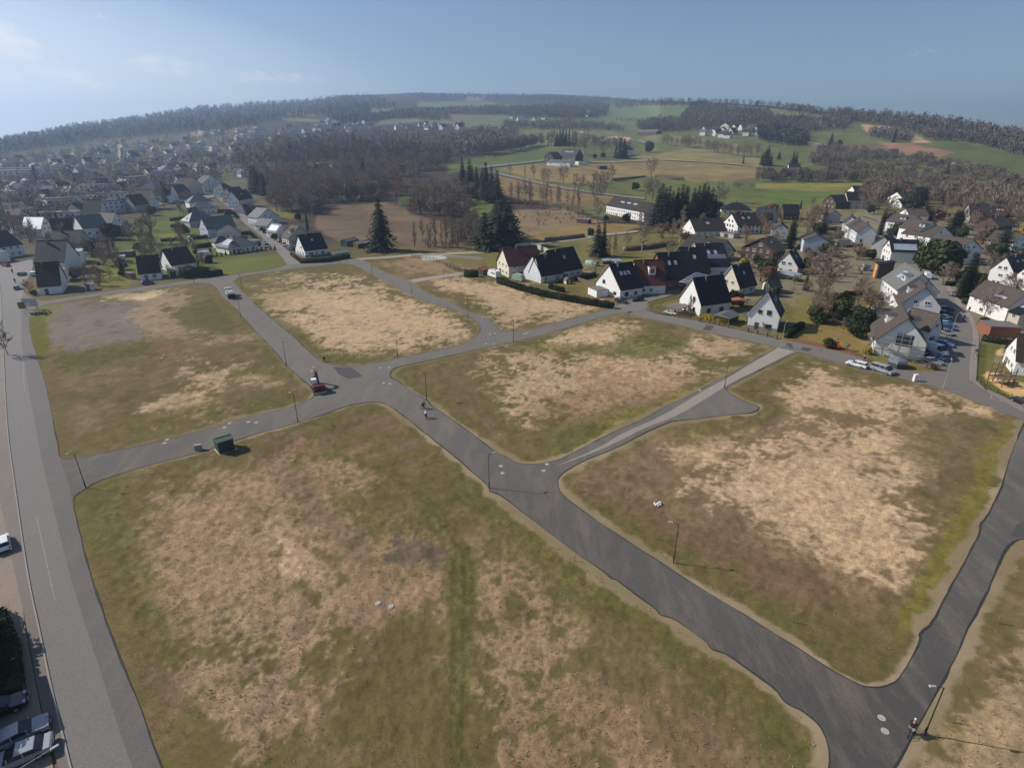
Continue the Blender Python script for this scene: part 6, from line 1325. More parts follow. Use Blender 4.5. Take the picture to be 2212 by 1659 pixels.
# -- hedges: clipped bodies of leaves
def hedge(crop, pts, h, w, label, m=None, name='hedge', cat='hedge', group=None, dens=26):
    P = [gp(*p) for p in px(crop, *pts)]; rg = np.random.default_rng(sum(map(ord, label)))
    K = Segs(); core = MB()
    for a, b in zip(P[:-1], P[1:]):
        d = (b - a); L = math.hypot(d.x, d.y); t = np.array([d.x / L, d.y / L, 0]); nn = np.array([-t[1], t[0], 0])
        mid = (a + b) / 2; core.box((mid.x, mid.y, mid.z + h * .44), (L + w * .6, w * .8, h * .88), math.atan2(d.y, d.x))
        for i in range(int(dens * L * (h * 2 + w))):
            u, q = rg.random() * (L + w * .4) - w * .2, rg.random() * (2 * h + w)
            if q < h: o, z, nr = -w / 2, q, -nn
            elif q < h + w: o, z, nr = q - h - w / 2, h, np.array([0, 0, 1.0])
            else: o, z, nr = w / 2, q - h - w, nn
            p = np.array(a) + t * u + nn * o + np.array([0, 0, z]) + nr * rg.normal() * .09
            p[2] += .12 * math.sin(u * 1.7 + h) * (z / h)
            e1 = rg.normal(size=3) * .11; e2 = np.cross(e1, rg.normal(size=3)); e2 = e2 / max(np.linalg.norm(e2), 1e-6) * .11
            K.v += [p - e1, p - e2, p + e1, p + e2]; K.f.append((K.n, K.n + 1, K.n + 2, K.n + 3)); K.n += 4
    o = len(K.v); v = list(K.v) + [np.array(q) for q in core.v]; f = list(K.f) + [tuple(i + o for i in q) for q in core.f]
    return tag(link(name, npmesh(name, v, np.array(f), m or M_HEDGE)), label, cat, group)
hedge('B3', ((395, 545), (650, 628), (900, 692), (1200, 748), (1400, 782), (1560, 806)), 2.1, 1.5, 'long clipped green hedge between the straw parcel and the cream houses')
hedge('B3', ((920, 600), (1060, 640)), 1.6, 1.2, 'short green hedge beside the double house lawn')
hedge('B3', ((1000, 548), (1100, 530)), 1.4, 1.0, 'low dark hedge before the double house')
hedge('B3', ((1190, 520), (1380, 478)), 1.6, 1.4, 'dark clipped hedge right of the double house')
hedge('B3', ((880, 122), (1265, 78)), 2.0, 1.6, 'dark leafless hedge along the gravel path', M_TWIG)
hedge('B3', ((1690, 215), (1900, 200), (2180, 150)), 2.2, 2.2, 'dark ditch hedge in the fenced meadow', M_TWIG)
hedge('B3', ((60, 480), (175, 480)), 2.6, 2.2, 'big green laurel at the left end of the long hedge', M_LAUREL)
hedge('B1', ((290, 1330), (420, 1345), (520, 1330)), 3.6, 3.2, 'tall clipped dark hedge at the back road junction')
hedge('B1', ((540, 1335), (690, 1315)), 2.2, 2.0, 'lower clipped hedge joined to the tall one')
hedge('B1', ((1515, 1090), (1620, 1170)), 1.2, 1.2, 'brown beech hedge along the junction house', M_BROWNH)
hedge('B1', ((1625, 1180), (1900, 1170), (2180, 1120)), 1.8, 1.6, 'dark evergreen hedge before the junction house')
hedge('B1', ((370, 1010), (600, 985)), 2.0, 1.8, 'dark hedge behind the turquoise pool')
hedge('B1', ((660, 580), (800, 585), (880, 660)), 1.8, 1.4, 'dark hedge curving along the upper lane')
hedge('B1', ((100, 690), (300, 660)), 1.8, 1.4, 'dark hedge between the upper gardens')
hedge('B1', ((110, 765), (340, 745)), 1.8, 1.4, 'dark hedge left of the grey hipped house')
hedge('B1', ((900, 850), (1020, 840), (1090, 900)), 1.6, 1.4, 'dark hedge before the striped bungalow')
hedge('B1', ((340, 905), (530, 890)), 1.8, 1.6, 'dark hedge above the pool')
hedge('B1', ((-10, 930), (190, 915)), 1.5, 1.0, 'line of small thujas along the bright lawn')
hedge('A3', ((1345, 330), (1470, 245)), 1.7, 1.3, 'dark hedge beside the large white gabled house')
hedge('B7', ((360, 260), (560, 250)), 1.3, 1.0, 'low clipped hedge in the big lawn', M_LAUREL)
hedge('B7', ((1380, 160), (1480, 160)), 1.5, 1.4, 'clipped hedge at the road fork')
hedge('B7', ((1780, 735), (2140, 790)), 1.6, 1.2, 'dark hedge behind the kindergarten fence')
hedge('B5', ((1330, 745), (1500, 750)), 1.8, 2.0, 'dark clipped hedge left of the terrace row')
hedge('B5', ((1340, 900), (1480, 880)), 2.0, 2.4, 'dark evergreen hedge behind the cube house')
hedge('B5', ((1330, 1000), (1640, 975), (1790, 960)), 1.2, 1.0, 'brown clipped hedge along the cube house garden', M_BROWNH)
hedge('B5', ((1560, 1620), (1840, 1630)), 1.2, 1.0, 'low dark hedge across the big lawn')
hedge('B6', ((1350, 740), (1750, 780)), 2.0, 1.6, 'long dark hedge on the slope lawn')
hedge('B6', ((880, 540), (1150, 560)), 2.0, 1.6, 'dark hedge under the golden thujas')
hedge('B4', ((1545, 945), (1700, 985)), 1.4, 1.0, 'dark green hedge in front of the cream house')
hedge('B4', ((1360, 1190), (1610, 1245)), 2.0, 1.5, 'golden yellow hedge beside the carport', M_YELLOW, 'golden_hedge')
hedge('E3', ((980, 780), (1230, 746)), 2.5, 3, 'dark hedge across the meadow left of the lone tree', M_TWIG); hedge('E3', ((1320, 748), (1530, 778)), 2.2, 3, 'dark hedge across the meadow right of the lone tree', M_TWIG)
hedge('C3', ((-20, 720), (40, 900), (75, 1160)), 1.6, 2.2, 'tall clipped green hedge in the yard at the left edge', M_LAUREL)
for i in range(15):
    f_ = i / 14
    T('T', 'B1', 590 + 730 * f_, 1110 - 90 * f_ + (0 if i % 2 else 6), 62, 'small dark thuja in the row along the bright lawn', 'thuja row along the bright lawn', 1.3)
# garden clutter
GR = [((1400, 480), (1560, 450), (1700, 455), (1790, 420), (1850, 520), (1740, 640), (1640, 620), (1450, 560)), ((1740, 560), (1880, 560), (1900, 690), (1860, 740), (1740, 700)), ((1850, 400), (2212, 400), (2212, 640), (2080, 640), (1960, 560), (1900, 500))]
for i, (P_, n_, mx) in enumerate(zip(GR, (80, 30, 108), ('mbemBbmoTbm', 'mombe', 'bmebmbmTeBb'))):
    wh = ('between the row houses and the cube house', 'in the big lawn gardens', 'around the lane houses on the right')[i]
    wood('D', P_, n_, 3.4, mx, 2.6, 8.2, {'m': 'bare garden shrub ' + wh, 'e': 'dark green garden shrub ' + wh, 'B': 'brown leaved garden shrub ' + wh, 'o': 'small bare fruit tree ' + wh, 'b': 'bare garden tree ' + wh, 'T': 'pointed thuja ' + wh}, 'garden shrubs ' + wh, 60 + i, 1.15)
wood('D', ((60, 470), (250, 430), (420, 440), (470, 520), (520, 570), (330, 600), (200, 600), (70, 560)), 84, 3.8, 'bmebboms', 3, 9, {'m': 'bare shrub in the left gardens', 'e': 'dark green shrub in the left gardens', 's': 'small dark conifer in the left gardens', 'o': 'small bare fruit tree in the left gardens', 'b': 'bare tree in the left gardens'}, 'shrubs and trees of the left gardens', 70)
wood('D', ((1860, 380), (2212, 430), (2212, 500), (2100, 520), (1960, 420)), 30, 5, 'b', 9, 14, 'bare tree on the slope gardens at the right', 'bare trees of the slope gardens', 71, 1.3)
# ------------------------------------------------------------------ vehicles
def paintm(name, c): return mat('car_paint_' + name, c, .3, .04, 2, 0, 1, .5, 0, .6)
CP = dict(white=paintm('white', (.78, .78, .77)), silver=paintm('silver', (.30, .31, .33)), grey=paintm('grey', (.16, .165, .17)), black=paintm('black', (.012, .012, .014)), blue=paintm('blue', (.04, .12, .30)), dblue=paintm('dark_blue', (.02, .03, .075)), lblue=paintm('light_blue', (.30, .42, .55)), red=paintm('red', (.28, .02, .02)), teal=paintm('teal', (.05, .22, .32)))
M_TYRE = mat('tyre_rubber', (.015, .015, .016), .9, .1, 5); M_RIM = mat('alloy_rim', (.4, .4, .41), .35, .1, 5, 0, 1, .5, .7)
M_LAMP = glassy('headlamp_glass', (.4, .42, .44), .15, .6); M_TAIL = glassy('tail_lamp', (.30, .012, .012), .2, .6); M_BLACKP = mat('black_plastic', (.02, .02, .021), .7, .1, 5)
CARK = dict(hatch=(4.1, 1.76, 1.47, [(-2.05, .55), (-2.0, .88), (-1.9, 1.0), (.75, .98), (1.75, .84), (2.0, .68), (2.05, .42)], [(-1.85, 1.0), (-1.45, 1.43), (.15, 1.47), (.95, .97)]),
            estate=(4.7, 1.82, 1.5, [(-2.35, .55), (-2.32, .9), (-2.25, 1.0), (1.0, .98), (2.05, .84), (2.3, .66), (2.35, .42)], [(-2.25, 1.0), (-1.95, 1.43), (.35, 1.49), (1.2, .97)]),
            suv=(4.4, 1.86, 1.68, [(-2.2, .6), (-2.18, 1.0), (-2.1, 1.15), (.9, 1.1), (1.9, 1.0), (2.15, .8), (2.2, .5)], [(-2.1, 1.14), (-1.8, 1.6), (.2, 1.67), (1.05, 1.1)]),
            sedan=(4.6, 1.8, 1.44, [(-2.3, .55), (-2.28, .9), (-2.15, .98), (.9, .96), (2.0, .82), (2.25, .66), (2.3, .42)], [(-1.75, .98), (-1.1, 1.38), (.2, 1.43), (1.1, .95)]),
            minibus=(5.0, 1.92, 1.98, [(-2.5, .55), (-2.5, 1.1), (-2.46, 1.18), (1.6, 1.15), (2.25, 1.02), (2.47, .8), (2.5, .45)], [(-2.46, 1.17), (-2.36, 1.9), (1.0, 1.97), (1.9, 1.12)]),
            van=(5.8, 2.05, 2.5, [(-2.9, .5), (-2.9, 1.3), (-2.88, 1.4), (1.9, 1.3), (2.55, 1.15), (2.85, .85), (2.9, .45)], [(-2.88, 1.38), (-2.84, 2.4), (1.2, 2.5), (2.1, 1.28)]))
def car(kind, colour, label, crop, c, f, group=None, name='parked_car', z=.06, sc=1.0):
    """c: photo point under the car's middle, f: photo point the bonnet looks to"""
    a, b = gp(*px(crop, c)[0]), gp(*px(crop, f)[0]); v = b - a
    L, wd, ht, low, cab = CARK[kind]
    r = empty(name, label, 'van' if kind in ('van', 'minibus') else 'car', (a.x, a.y, a.z + z), math.atan2(v.y, v.x), group); r.scale = (sc,) * 3
    hw = wd / 2
    def loft(prof, y0, y1, zlow, mb):           # body sides curve in towards the sill and the shoulder
        n = len(prof); vs = []
        for fy, fz in ((-.9, 0), (-1, .35), (-.97, 1), (.97, 1), (1, .35), (.9, 0)):
            for x, z_ in prof: vs.append((x * (1 if abs(fy) > .95 else .99), fy * hw, zlow + (z_ - zlow) * fz if fz < 1 else z_))
        fs = [(k * n + i, (k + 1) * n + i, (k + 1) * n + i + 1, k * n + i + 1) for k in range(5) for i in range(n - 1)]
        fs += [tuple(k * n + n - 1 for k in range(6)), tuple(k * n for k in range(5, -1, -1)), tuple(i for i in range(n)), tuple(5 * n + i for i in range(n - 1, -1, -1))]
        mb.add(vs, fs)
    B = MB(); loft(low, 0, 0, .28, B)
    (x0, z0), (x1, z1), (x2, z2), (x3, z3) = cab
    t = .80
    B.add([(x1, -hw * t, z1), (x2, -hw * t, z2), (x2, hw * t, z2), (x1, hw * t, z1), (x1 - .06, -hw * t * 1.04, z1 - .06), (x2 + .08, -hw * t * 1.04, z2 - .06), (x2 + .08, hw * t * 1.04, z2 - .06), (x1 - .06, hw * t * 1.04, z1 - .06)], [(0, 1, 2, 3), (4, 5, 1, 0), (5, 6, 2, 1), (6, 7, 3, 2), (7, 4, 0, 3)])
    solid_back = kind == 'van'
    if solid_back: B.add([(x0, -hw * .95, z0), (.9, -hw * .95, z0 + .02), (.9, -hw * t * 1.03, z2 - .02), (x1, -hw * t * 1.03, z1 - .02), (x0, hw * .95, z0), (.9, hw * .95, z0 + .02), (.9, hw * t * 1.03, z2 - .02), (x1, hw * t * 1.03, z1 - .02)], [(0, 1, 2, 3), (7, 6, 5, 4), (3, 7, 4, 0)])
    for xx in ((-.35, .75) if not solid_back else (.9,)):        # door pillars
        k = (xx - x1) / (x2 - x1); zt = z1 + (z2 - z1) * min(max(k, 0), 1)
        for s in (-1, 1): B.add([(xx - .05, s * hw * .955, z0 - .02), (xx + .05, s * hw * .955, z0 - .02), (xx + .05, s * hw * t * 1.05, zt - .03), (xx - .05, s * hw * t * 1.05, zt - .03)], [(0, 1, 2, 3) if s < 0 else (3, 2, 1, 0)])
    B.build('body', CP[colour], r)
    G = MB(); k = .94
    g0 = .9 if solid_back else x0 + .04
    G.add([(g0, -hw * k, z0 - .01), (x3, -hw * k, z3 - .01), (x3, hw * k, z3 - .01), (g0, hw * k, z0 - .01), (max(x1, g0), -hw * t * 1.02, z1 - .03), (x2 + .04, -hw * t * 1.02, z2 - .03), (x2 + .04, hw * t * 1.02, z2 - .03), (max(x1, g0), hw * t * 1.02, z1 - .03)], [(0, 1, 5, 4), (1, 2, 6, 5), (2, 3, 7, 6), (3, 0, 4, 7), (4, 5, 6, 7)])
    G.build('window', M_PANE, r)
    rw = .33 if kind not in ('van', 'minibus') else .36
    for x in (-L * .29, L * .30):
        for s in (-1, 1):
            W = MB(); W.tube([(x, s * (hw - .21), rw), (x, s * (hw + .01), rw)], rw, 14); w_ = W.build('wheel', M_TYRE, r)
            Q = MB(); Q.tube([(x, s * (hw + .0), rw), (x, s * (hw + .03), rw)], rw * .62, 10); Q.build('rim', M_RIM, w_)
    for s in (-1, 1):
        Q = MB(); Q.box((L / 2 - .14, s * hw * .68, low[4][1] - .08), (.22, .36, .16)); Q.build('headlight', M_LAMP, r)
        Q = MB(); Q.box((-L / 2 + .03, s * hw * .8, low[1][1] - .1), (.08, .22, .22)); Q.build('tail_light', M_TAIL, r)
        Q = MB(); Q.ball((x3 - .25, s * (hw + .1), z3 + .03), (.07, .11, .08), 8, 5); Q.build('wing_mirror', CP[colour], r)
    Q = MB(); Q.box((L / 2 + .005, 0, .42), (.06, wd * .8, .2)); Q.box((-L / 2 - .005, 0, .42), (.06, wd * .8, .2)); Q.build('bumper', M_BLACKP, r)
    Q = MB(); Q.box((L / 2 + .04, 0, .45), (.02, .5, .11)); Q.box((-L / 2 - .04, 0, .6), (.02, .5, .11)); Q.build('number_plate', M_WHITE, r)
    return r
car('estate', 'white', 'white estate car parked on the verge beside the corner road', 'A3', (1917, 566), (1840, 546))
vb = car('minibus', 'silver', 'silver minibus parked on the verge behind the white estate', 'A3', (2128, 614), (2205, 640))
car('hatch', 'black', 'black car at the right frame edge in the marked bay', 'A4', (2185, 428), (2140, 408))
car('van', 'white', 'white panel van parked beside the scaffolded house', 'B7', (1290, 862), (1400, 905), None, 'panel_van')
car('sedan', 'silver', 'silver saloon nearest to the corner bed', 'B7', (1250, 965), (1340, 990)); car('sedan', 'dblue', 'dark blue saloon between white van and silver saloon', 'B7', (1275, 925), (1350, 945))
car('hatch', 'blue', 'bright blue covered car behind the white van', 'B7', (1380, 788), (1440, 800)); car('hatch', 'grey', 'grey car in the row beside the lane, in front of the scaffold house wing', 'B7', (1400, 668), (1450, 690)); car('estate', 'dblue', 'dark blue estate car in the shaded row beside the lane', 'B7', (1410, 612), (1470, 625)); car('sedan', 'blue', 'blue saloon behind the dark blue estate', 'B7', (1410, 575), (1470, 590))
car('hatch', 'white', 'white hatchback in the lane row before the pale grey gable', 'B7', (1390, 508), (1440, 500)); car('hatch', 'black', 'black car behind the white hatchback', 'B7', (1385, 465), (1440, 470)); car('hatch', 'dblue', 'dark car in the shadow of the pale grey house', 'B7', (1395, 420), (1440, 425))
car('estate', 'black', 'black car on the terrace drive of the lawn', 'B7', (675, 290), (730, 300))
car('hatch', 'white', 'white car before the balconied lane house', 'B6', (490, 893), (445, 880)); car('hatch', 'black', 'black car beside the white car at the balconied house', 'B6', (520, 918), (570, 925)); car('hatch', 'grey', 'dark grey car behind the white car at the balconied house', 'B6', (470, 855), (510, 860))
car('suv', 'white', 'white car on the lane next to the huge round evergreen', 'B6', (685, 1195), (740, 1240)); car('hatch', 'black', 'black car below the white lane car', 'B6', (745, 1255), (700, 1215)); car('hatch', 'black', 'black car above the white lane car', 'B6', (640, 1155), (690, 1200)); car('van', 'white', 'white box van half behind the apartment house', 'B6', (830, 1400), (770, 1350), None, 'panel_van')
car('estate', 'silver', 'silver car before the grey house and pointed conifer', 'B5', (712, 905), (670, 905))
car('suv', 'dblue', 'dark blue car parked before the white gabled house', 'B4', (545, 1022), (600, 1035)); car('estate', 'black', 'black estate car right of the dark blue car', 'B4', (705, 1002), (650, 1010)); car('hatch', 'silver', 'silver car before the tall white house', 'B4', (1530, 745), (1480, 740)); car('hatch', 'white', 'white car behind the tall white house', 'B4', (1605, 602), (1570, 585)); car('hatch', 'white', 'white car under the flat carport', 'B4', (1045, 1142), (1000, 1135))
car('estate', 'grey', 'dark grey car beside the pale gabled lane house', 'B1', (1045, 715), (1010, 690)); car('hatch', 'white', 'white car beside the small red roofed lane house', 'B1', (935, 592), (915, 570)); car('hatch', 'white', 'white car before the house with pale solar roof', 'B1', (1275, 872), (1320, 860)); car('estate', 'dblue', 'dark blue car before the beige lane house', 'B1', (1395, 932), (1440, 925))
car('van', 'white', 'white van before the beige lane house', 'B1', (1430, 980), (1440, 1010), None, 'panel_van', .06, .82); car('hatch', 'lblue', 'pale blue car beside the white van on the lane', 'B1', (1495, 1003), (1450, 1020)); car('estate', 'black', 'black estate nearest the junction house', 'B1', (1525, 1028), (1480, 1045)); car('hatch', 'silver', 'silver car before the solar bungalow garage', 'B1', (1195, 998), (1240, 1010)); car('hatch', 'lblue', 'pale car behind the solar bungalow garage', 'B1', (1200, 958), (1240, 970)); car('hatch', 'white', 'white car at the top of the lane, right side', 'B1', (715, 425), (690, 400)); car('hatch', 'white', 'white car at the top of the lane, left side', 'B1', (640, 410), (670, 430))
car('hatch', 'blue', 'blue car on the garden drive', 'G0', (1150, 880), (1140, 850)); car('hatch', 'teal', 'teal car driving on the main street', 'G0', (203, 1170), (215, 1130), None, 'driving_car'); car('hatch', 'black', 'dark car turning at the crossing', 'G0', (265, 1008), (300, 995), None, 'driving_car'); car('hatch', 'red', 'red car at the far side of the crossing', 'G0', (75, 905), (40, 900), None, 'driving_car'); car('hatch', 'black', 'black car before the small white house', 'G0', (1728, 1112), (1780, 1105)); car('suv', 'white', 'white car behind the street corner house', 'G0', (395, 1010), (400, 970))
car('hatch', 'white', 'white car at the left frame edge beside the pavement', 'A5', (18, 566), (10, 520)); car('sedan', 'silver', 'silver car bottom left, upper of the two in the yard', 'C3', (130, 1470), (225, 1425)); car('sedan', 'silver', 'silver car bottom left, lower of the two in the yard', 'C3', (150, 1600), (55, 1640)); car('hatch', 'black', 'dark car in the shade above the silver cars', 'C3', (10, 1300), (80, 1270))
def mid(crop, p): return gp(*px(crop, p)[0])
def rz_of(crop, a, b):
    v = mid(crop, b) - mid(crop, a); return math.atan2(v.y, v.x)
# motorhome and covered caravan
def body_box(b, L, w, z0, z1, nose=.0):
    b.prism([(-L / 2, z0), (L / 2, z0), (L / 2, z0 + (z1 - z0) * .45), (L / 2 - nose, z1), (-L / 2, z1)], -w / 2, w / 2)
p = mid('B3', (352, 488)); r = empty('motorhome', 'white motorhome parked beside the cream maroon roofed house', 'motorhome', p, rz_of('B3', (385, 500), (300, 470)))
b = MB(); body_box(b, 6.4, 2.3, .5, 3.0, .9); b.build('body', M_WHITE, r)
for x in (-1.9, -.2): b = MB(); b.box((x, -1.16, 2.0), (1.0, .06, .6)); b.box((x, 1.16, 2.0), (1.0, .06, .6)); b.build('window', M_PANE, r)
b = MB(); b.box((2.85, 0, 2.15), (.5, 1.9, .6)); b.build('windscreen', M_PANE, r); b = MB(); b.box((-.5, 0, 3.08), (.8, .8, .14)); b.box((1.2, .2, 3.06), (.5, .5, .1)); b.build('roof_hatch', M_SOLARL, r)
for x in (-1.7, 2.0):
    for s in (-1, 1): b = MB(); b.tube([(x, s * .85, .36), (x, s * 1.14, .36)], .36, 12); b.build('wheel', M_TYRE, r)
p = mid('B3', (600, 520)); r = empty('caravan', 'caravan under a pale green cover beside the long hedge', 'caravan', p, rz_of('B3', (540, 500), (670, 525)))
b = MB(); b.prism([(-2.6, .3), (2.5, .3), (2.7, 1.2), (2.0, 2.5), (-1.8, 2.6), (-2.6, 1.9)], -1.1, 1.1); b.build('cover', mat('cover_sheet', tuple(ob(150, 165, 155)), .8, .15, 1.5, .4, 4), r)
for s in (-1, 1): b = MB(); b.tube([(0, s * .8, .3), (0, s * 1.05, .3)], .3, 12); b.build('wheel', M_TYRE, r)
# the red excavator on the site junction
M_RED = mat('excavator_red', (.13, .03, .022), .5, .3, 2); M_STEEL = mat('worn_steel', (.10, .09, .085), .6, .3, 3); M_MUD = mat('muddy_blade', tuple(ob(180, 165, 140)), .8, .25, 3)
p = mid('A1', (1060, 1205)); r = empty('excavator', 'red crawler excavator with white cab parked on the site junction', 'excavator', (p.x, p.y, .04), rz_of('A1', (1060, 1205), (1000, 1090))); r.scale = (1.02,) * 3
for s in (-1, 1):
    b = MB(); b.prism([(-1.55, .25), (-1.3, .0), (1.3, .0), (1.55, .25), (1.45, .62), (-1.45, .62)], s * 1.15 - .22, s * 1.15 + .22); t_ = b.build('track', M_STEEL, r)
    b = MB()
    for k in range(14): b.box((-1.35 + k * .21, s * 1.15, .635), (.1, .46, .04))
    b.build('track_pads', M_BLACKP, t_)
b = MB(); b.box((0, 0, .6), (1.7, 1.9, .3)); b.build('undercarriage', M_STEEL, r)
b = MB(); b.prism([(-1.95, .85), (1.1, .85), (1.1, 1.25), (-.3, 1.35), (-.6, 1.85), (-1.9, 1.75), (-2.1, 1.3)], -1.2, 1.2); b.build('engine_housing', M_RED, r)
b = MB(); b.prism([(-.45, 1.2), (1.1, 1.2), (1.15, 1.9), (.85, 2.75), (-.4, 2.75)], .2, 1.18); c_ = b.build('cab', M_WHITE, r)
for y in (.17, 1.21): b = MB(); b.prism([(-.3, 1.5), (.95, 1.5), (1.0, 1.9), (.75, 2.55), (-.3, 2.55)], y - .015, y + .015); b.build('window', M_PANE, c_)
b = MB(); b.add([(1.17, .28, 1.45), (1.17, 1.1, 1.45), (.92, 1.1, 2.6), (.92, .28, 2.6), (1.2, .28, 1.45), (1.2, 1.1, 1.45), (.95, 1.1, 2.6), (.95, .28, 2.6)], [(4, 5, 6, 7), (3, 2, 1, 0), (0, 1, 5, 4), (2, 3, 7, 6)]); b.build('windscreen', M_PANE, c_)
def beam(b, pts, w, hs):
    for i in range(len(pts) - 1):
        (x0, z0), (x1, z1) = pts[i], pts[i + 1]; L = math.hypot(x1 - x0, z1 - z0); nx, nz = -(z1 - z0) / L, (x1 - x0) / L; h0, h1 = hs[i] / 2, hs[i + 1] / 2
        b.prism([(x0 - nx * h0, z0 - nz * h0), (x1 - nx * h1, z1 - nz * h1), (x1 + nx * h1, z1 + nz * h1), (x0 + nx * h0, z0 + nz * h0)], -w / 2 - .25, w / 2 - .25)
b = MB(); beam(b, [(.9, 1.3), (2.0, 3.1), (3.9, 3.6)], .36, [.5, .6, .4]); b.build('boom', M_RED, r)
b = MB(); beam(b, [(3.7, 3.75), (4.6, 1.5)], .3, [.5, .28]); b.build('stick', M_RED, r)
b = MB(); b.prism([(4.5, 1.6), (4.8, 1.2), (4.7, .7), (4.2, .45), (3.9, .8), (4.2, 1.2)], -.8, .3); b.build('bucket', M_STEEL, r)
b = MB(); b.tube([(1.2, -.25, 1.5), (2.1, -.25, 2.6)], .07, 8); b.tube([(2.5, -.25, 3.55), (3.7, -.25, 4.05)], .07, 8); b.build('hydraulic_ram', M_RIM, r)
b = MB(); b.prism([(-2.25, .05), (-2.15, .05), (-2.1, .5), (-2.25, .55)], -1.3, 1.5); b.build('dozer_blade', M_MUD, r)
# small orange excavator by the bushes
M_ORA = mat('digger_orange', (.62, .22, .02), .5, .15, 3)
p = mid('B7', (272, 812)); r = empty('mini_excavator', 'small orange digger parked on the lawn between two domed bushes', 'excavator', p, rz_of('B7', (272, 812), (235, 770)))
for s in (-1, 1): b = MB(); b.prism([(-.8, .1), (-.6, 0), (.6, 0), (.8, .1), (.7, .4), (-.7, .4)], s * .6 - .15, s * .6 + .15); b.build('track', M_BLACKP, r)
b = MB(); b.prism([(-1.0, .5), (.6, .5), (.6, .9), (-.2, 1.0), (-.3, 1.5), (-.9, 1.45), (-1.1, 1.0)], -.6, .6); b.build('engine_housing', M_ORA, r)
b = MB(); b.prism([(-.3, .95), (.5, .95), (.4, 2.0), (-.3, 2.0)], -.1, .6); b.build('cab', M_ORA, r)
b = MB(); b.tube([(.5, -.2, .8), (1.2, -.2, 1.9), (2.0, -.2, 1.8), (2.3, -.2, .9)], [.14, .13, .11, .08], 8); b.build('boom', M_BLACKP, r)
# flatbed truck at the junction of the back road
p = mid('A1', (338, 440)); r = empty('flatbed_truck', 'white flatbed truck with pale beams on its bed on the site road', 'truck', (p.x, p.y, .05), rz_of('A1', (360, 480), (300, 385))); r.scale = (.95, .95, 1)
M_TG = mat('truck_body', tuple(ob(178, 190, 184)), .6, .15, 2)
b = MB(); b.prism([(2.2, .6), (4.1, .6), (4.15, 1.5), (3.8, 2.7), (2.2, 2.75)], -1.15, 1.15); c_ = b.build('cab', M_TG, r)
b = MB(); b.box((4.02, 0, 2.0), (.12, 1.9, .7)); b.box((3.2, -1.16, 2.05), (.9, .04, .6)); b.box((3.2, 1.16, 2.05), (.9, .04, .6)); b.build('window', M_PANE, c_)
b = MB(); b.box((-.9, 0, 1.0), (6.0, .9, .35)); b.build('chassis', M_STEEL, r)
b = MB(); b.box((-.95, 0, 1.3), (6.2, 2.4, .16)); b.box((-.95, 1.18, 1.75), (6.2, .06, .75)); b.box((-.95, -1.18, 1.75), (6.2, .06, .75)); b.box((-4.05, 0, 1.75), (.06, 2.4, .75)); b.box((2.1, 0, 1.95), (.06, 2.4, 1.2)); b.build('bed', M_TG, r)
b = MB(); b.box((-4.1, 0, 1.1), (.1, 2.3, 1.2)); b.build('rear_shade', M_BLACKP, r)  # black panel puts the shade of the truck's rear into colour
for k, y in enumerate((-.75, -.3, .2, .7)): b = MB(); b.box((-.9 + .2 * k, y, 2.2), (5.4, .2, .18), .04 * (k - 1.5)); b.build('beam', mat('pale_beams', tuple(ob(205, 200, 185)), .8, .15, 3), r)
for x in (-2.6, -1.4, 3.2):
    for s in (-1, 1): b = MB(); b.tube([(x, s * .82, .5), (x, s * 1.14, .5)], .5, 14); w_ = b.build('wheel', M_TYRE, r); b = MB(); b.tube([(x, s * 1.13, .5), (x, s * 1.17, .5)], .28, 10); b.build('rim', M_RIM, w_)
# ------------------------------------------------------------------ street furniture
M_POLE = mat('dark_green_pole', (.018, .035, .028), .6, .15, 3); M_GPOLE = mat('grey_pole', (.34, .34, .33), .6, .12, 3); M_HEAD = mat('lamp_head', (.34, .35, .35), .5, .08, 4)
def lamp_post(crop, x, y, label, h=6.1, arm=.75, ang=0.0, m=None, curved=False, group='lamp posts along the site roads'):
    p = gp(*px(crop, (x, y))[0]); r = empty('lamp_post', label, 'lamp post', (p.x, p.y, p.z), R_(ang), group)
    m = m or M_POLE
    b = MB(); b.tube([(0, 0, -.3), (0, 0, 1.1), (0, 0, 1.15), (0, 0, h)], [.085, .08, .06, .045], 8); b.build('pole', m, r)
    b = MB(); pts = [(0, 0, h - .05), (arm, 0, h + .05)] if not curved else [(0, 0, h), (.2, 0, h + .5), (.7, 0, h + .85), (arm, 0, h + .8)]
    b.tube(pts, .035, 6); b.build('arm', m, r)
    b = MB(); e = pts[-1]; b.box((e[0] + .2, 0, e[2] + .02), (.62, .26, .1), 0, (.8, .8)); hd = b.build('lamp_head', M_HEAD, r)
    b = MB(); b.box((e[0] + .2, 0, e[2] - .045), (.5, .2, .03)); b.build('lamp_glass', M_LAMP, hd)
    b = MB(); b.box((.09, 0, .7), (.03, .11, .4)); b.build('service_door', m, r)
    return r
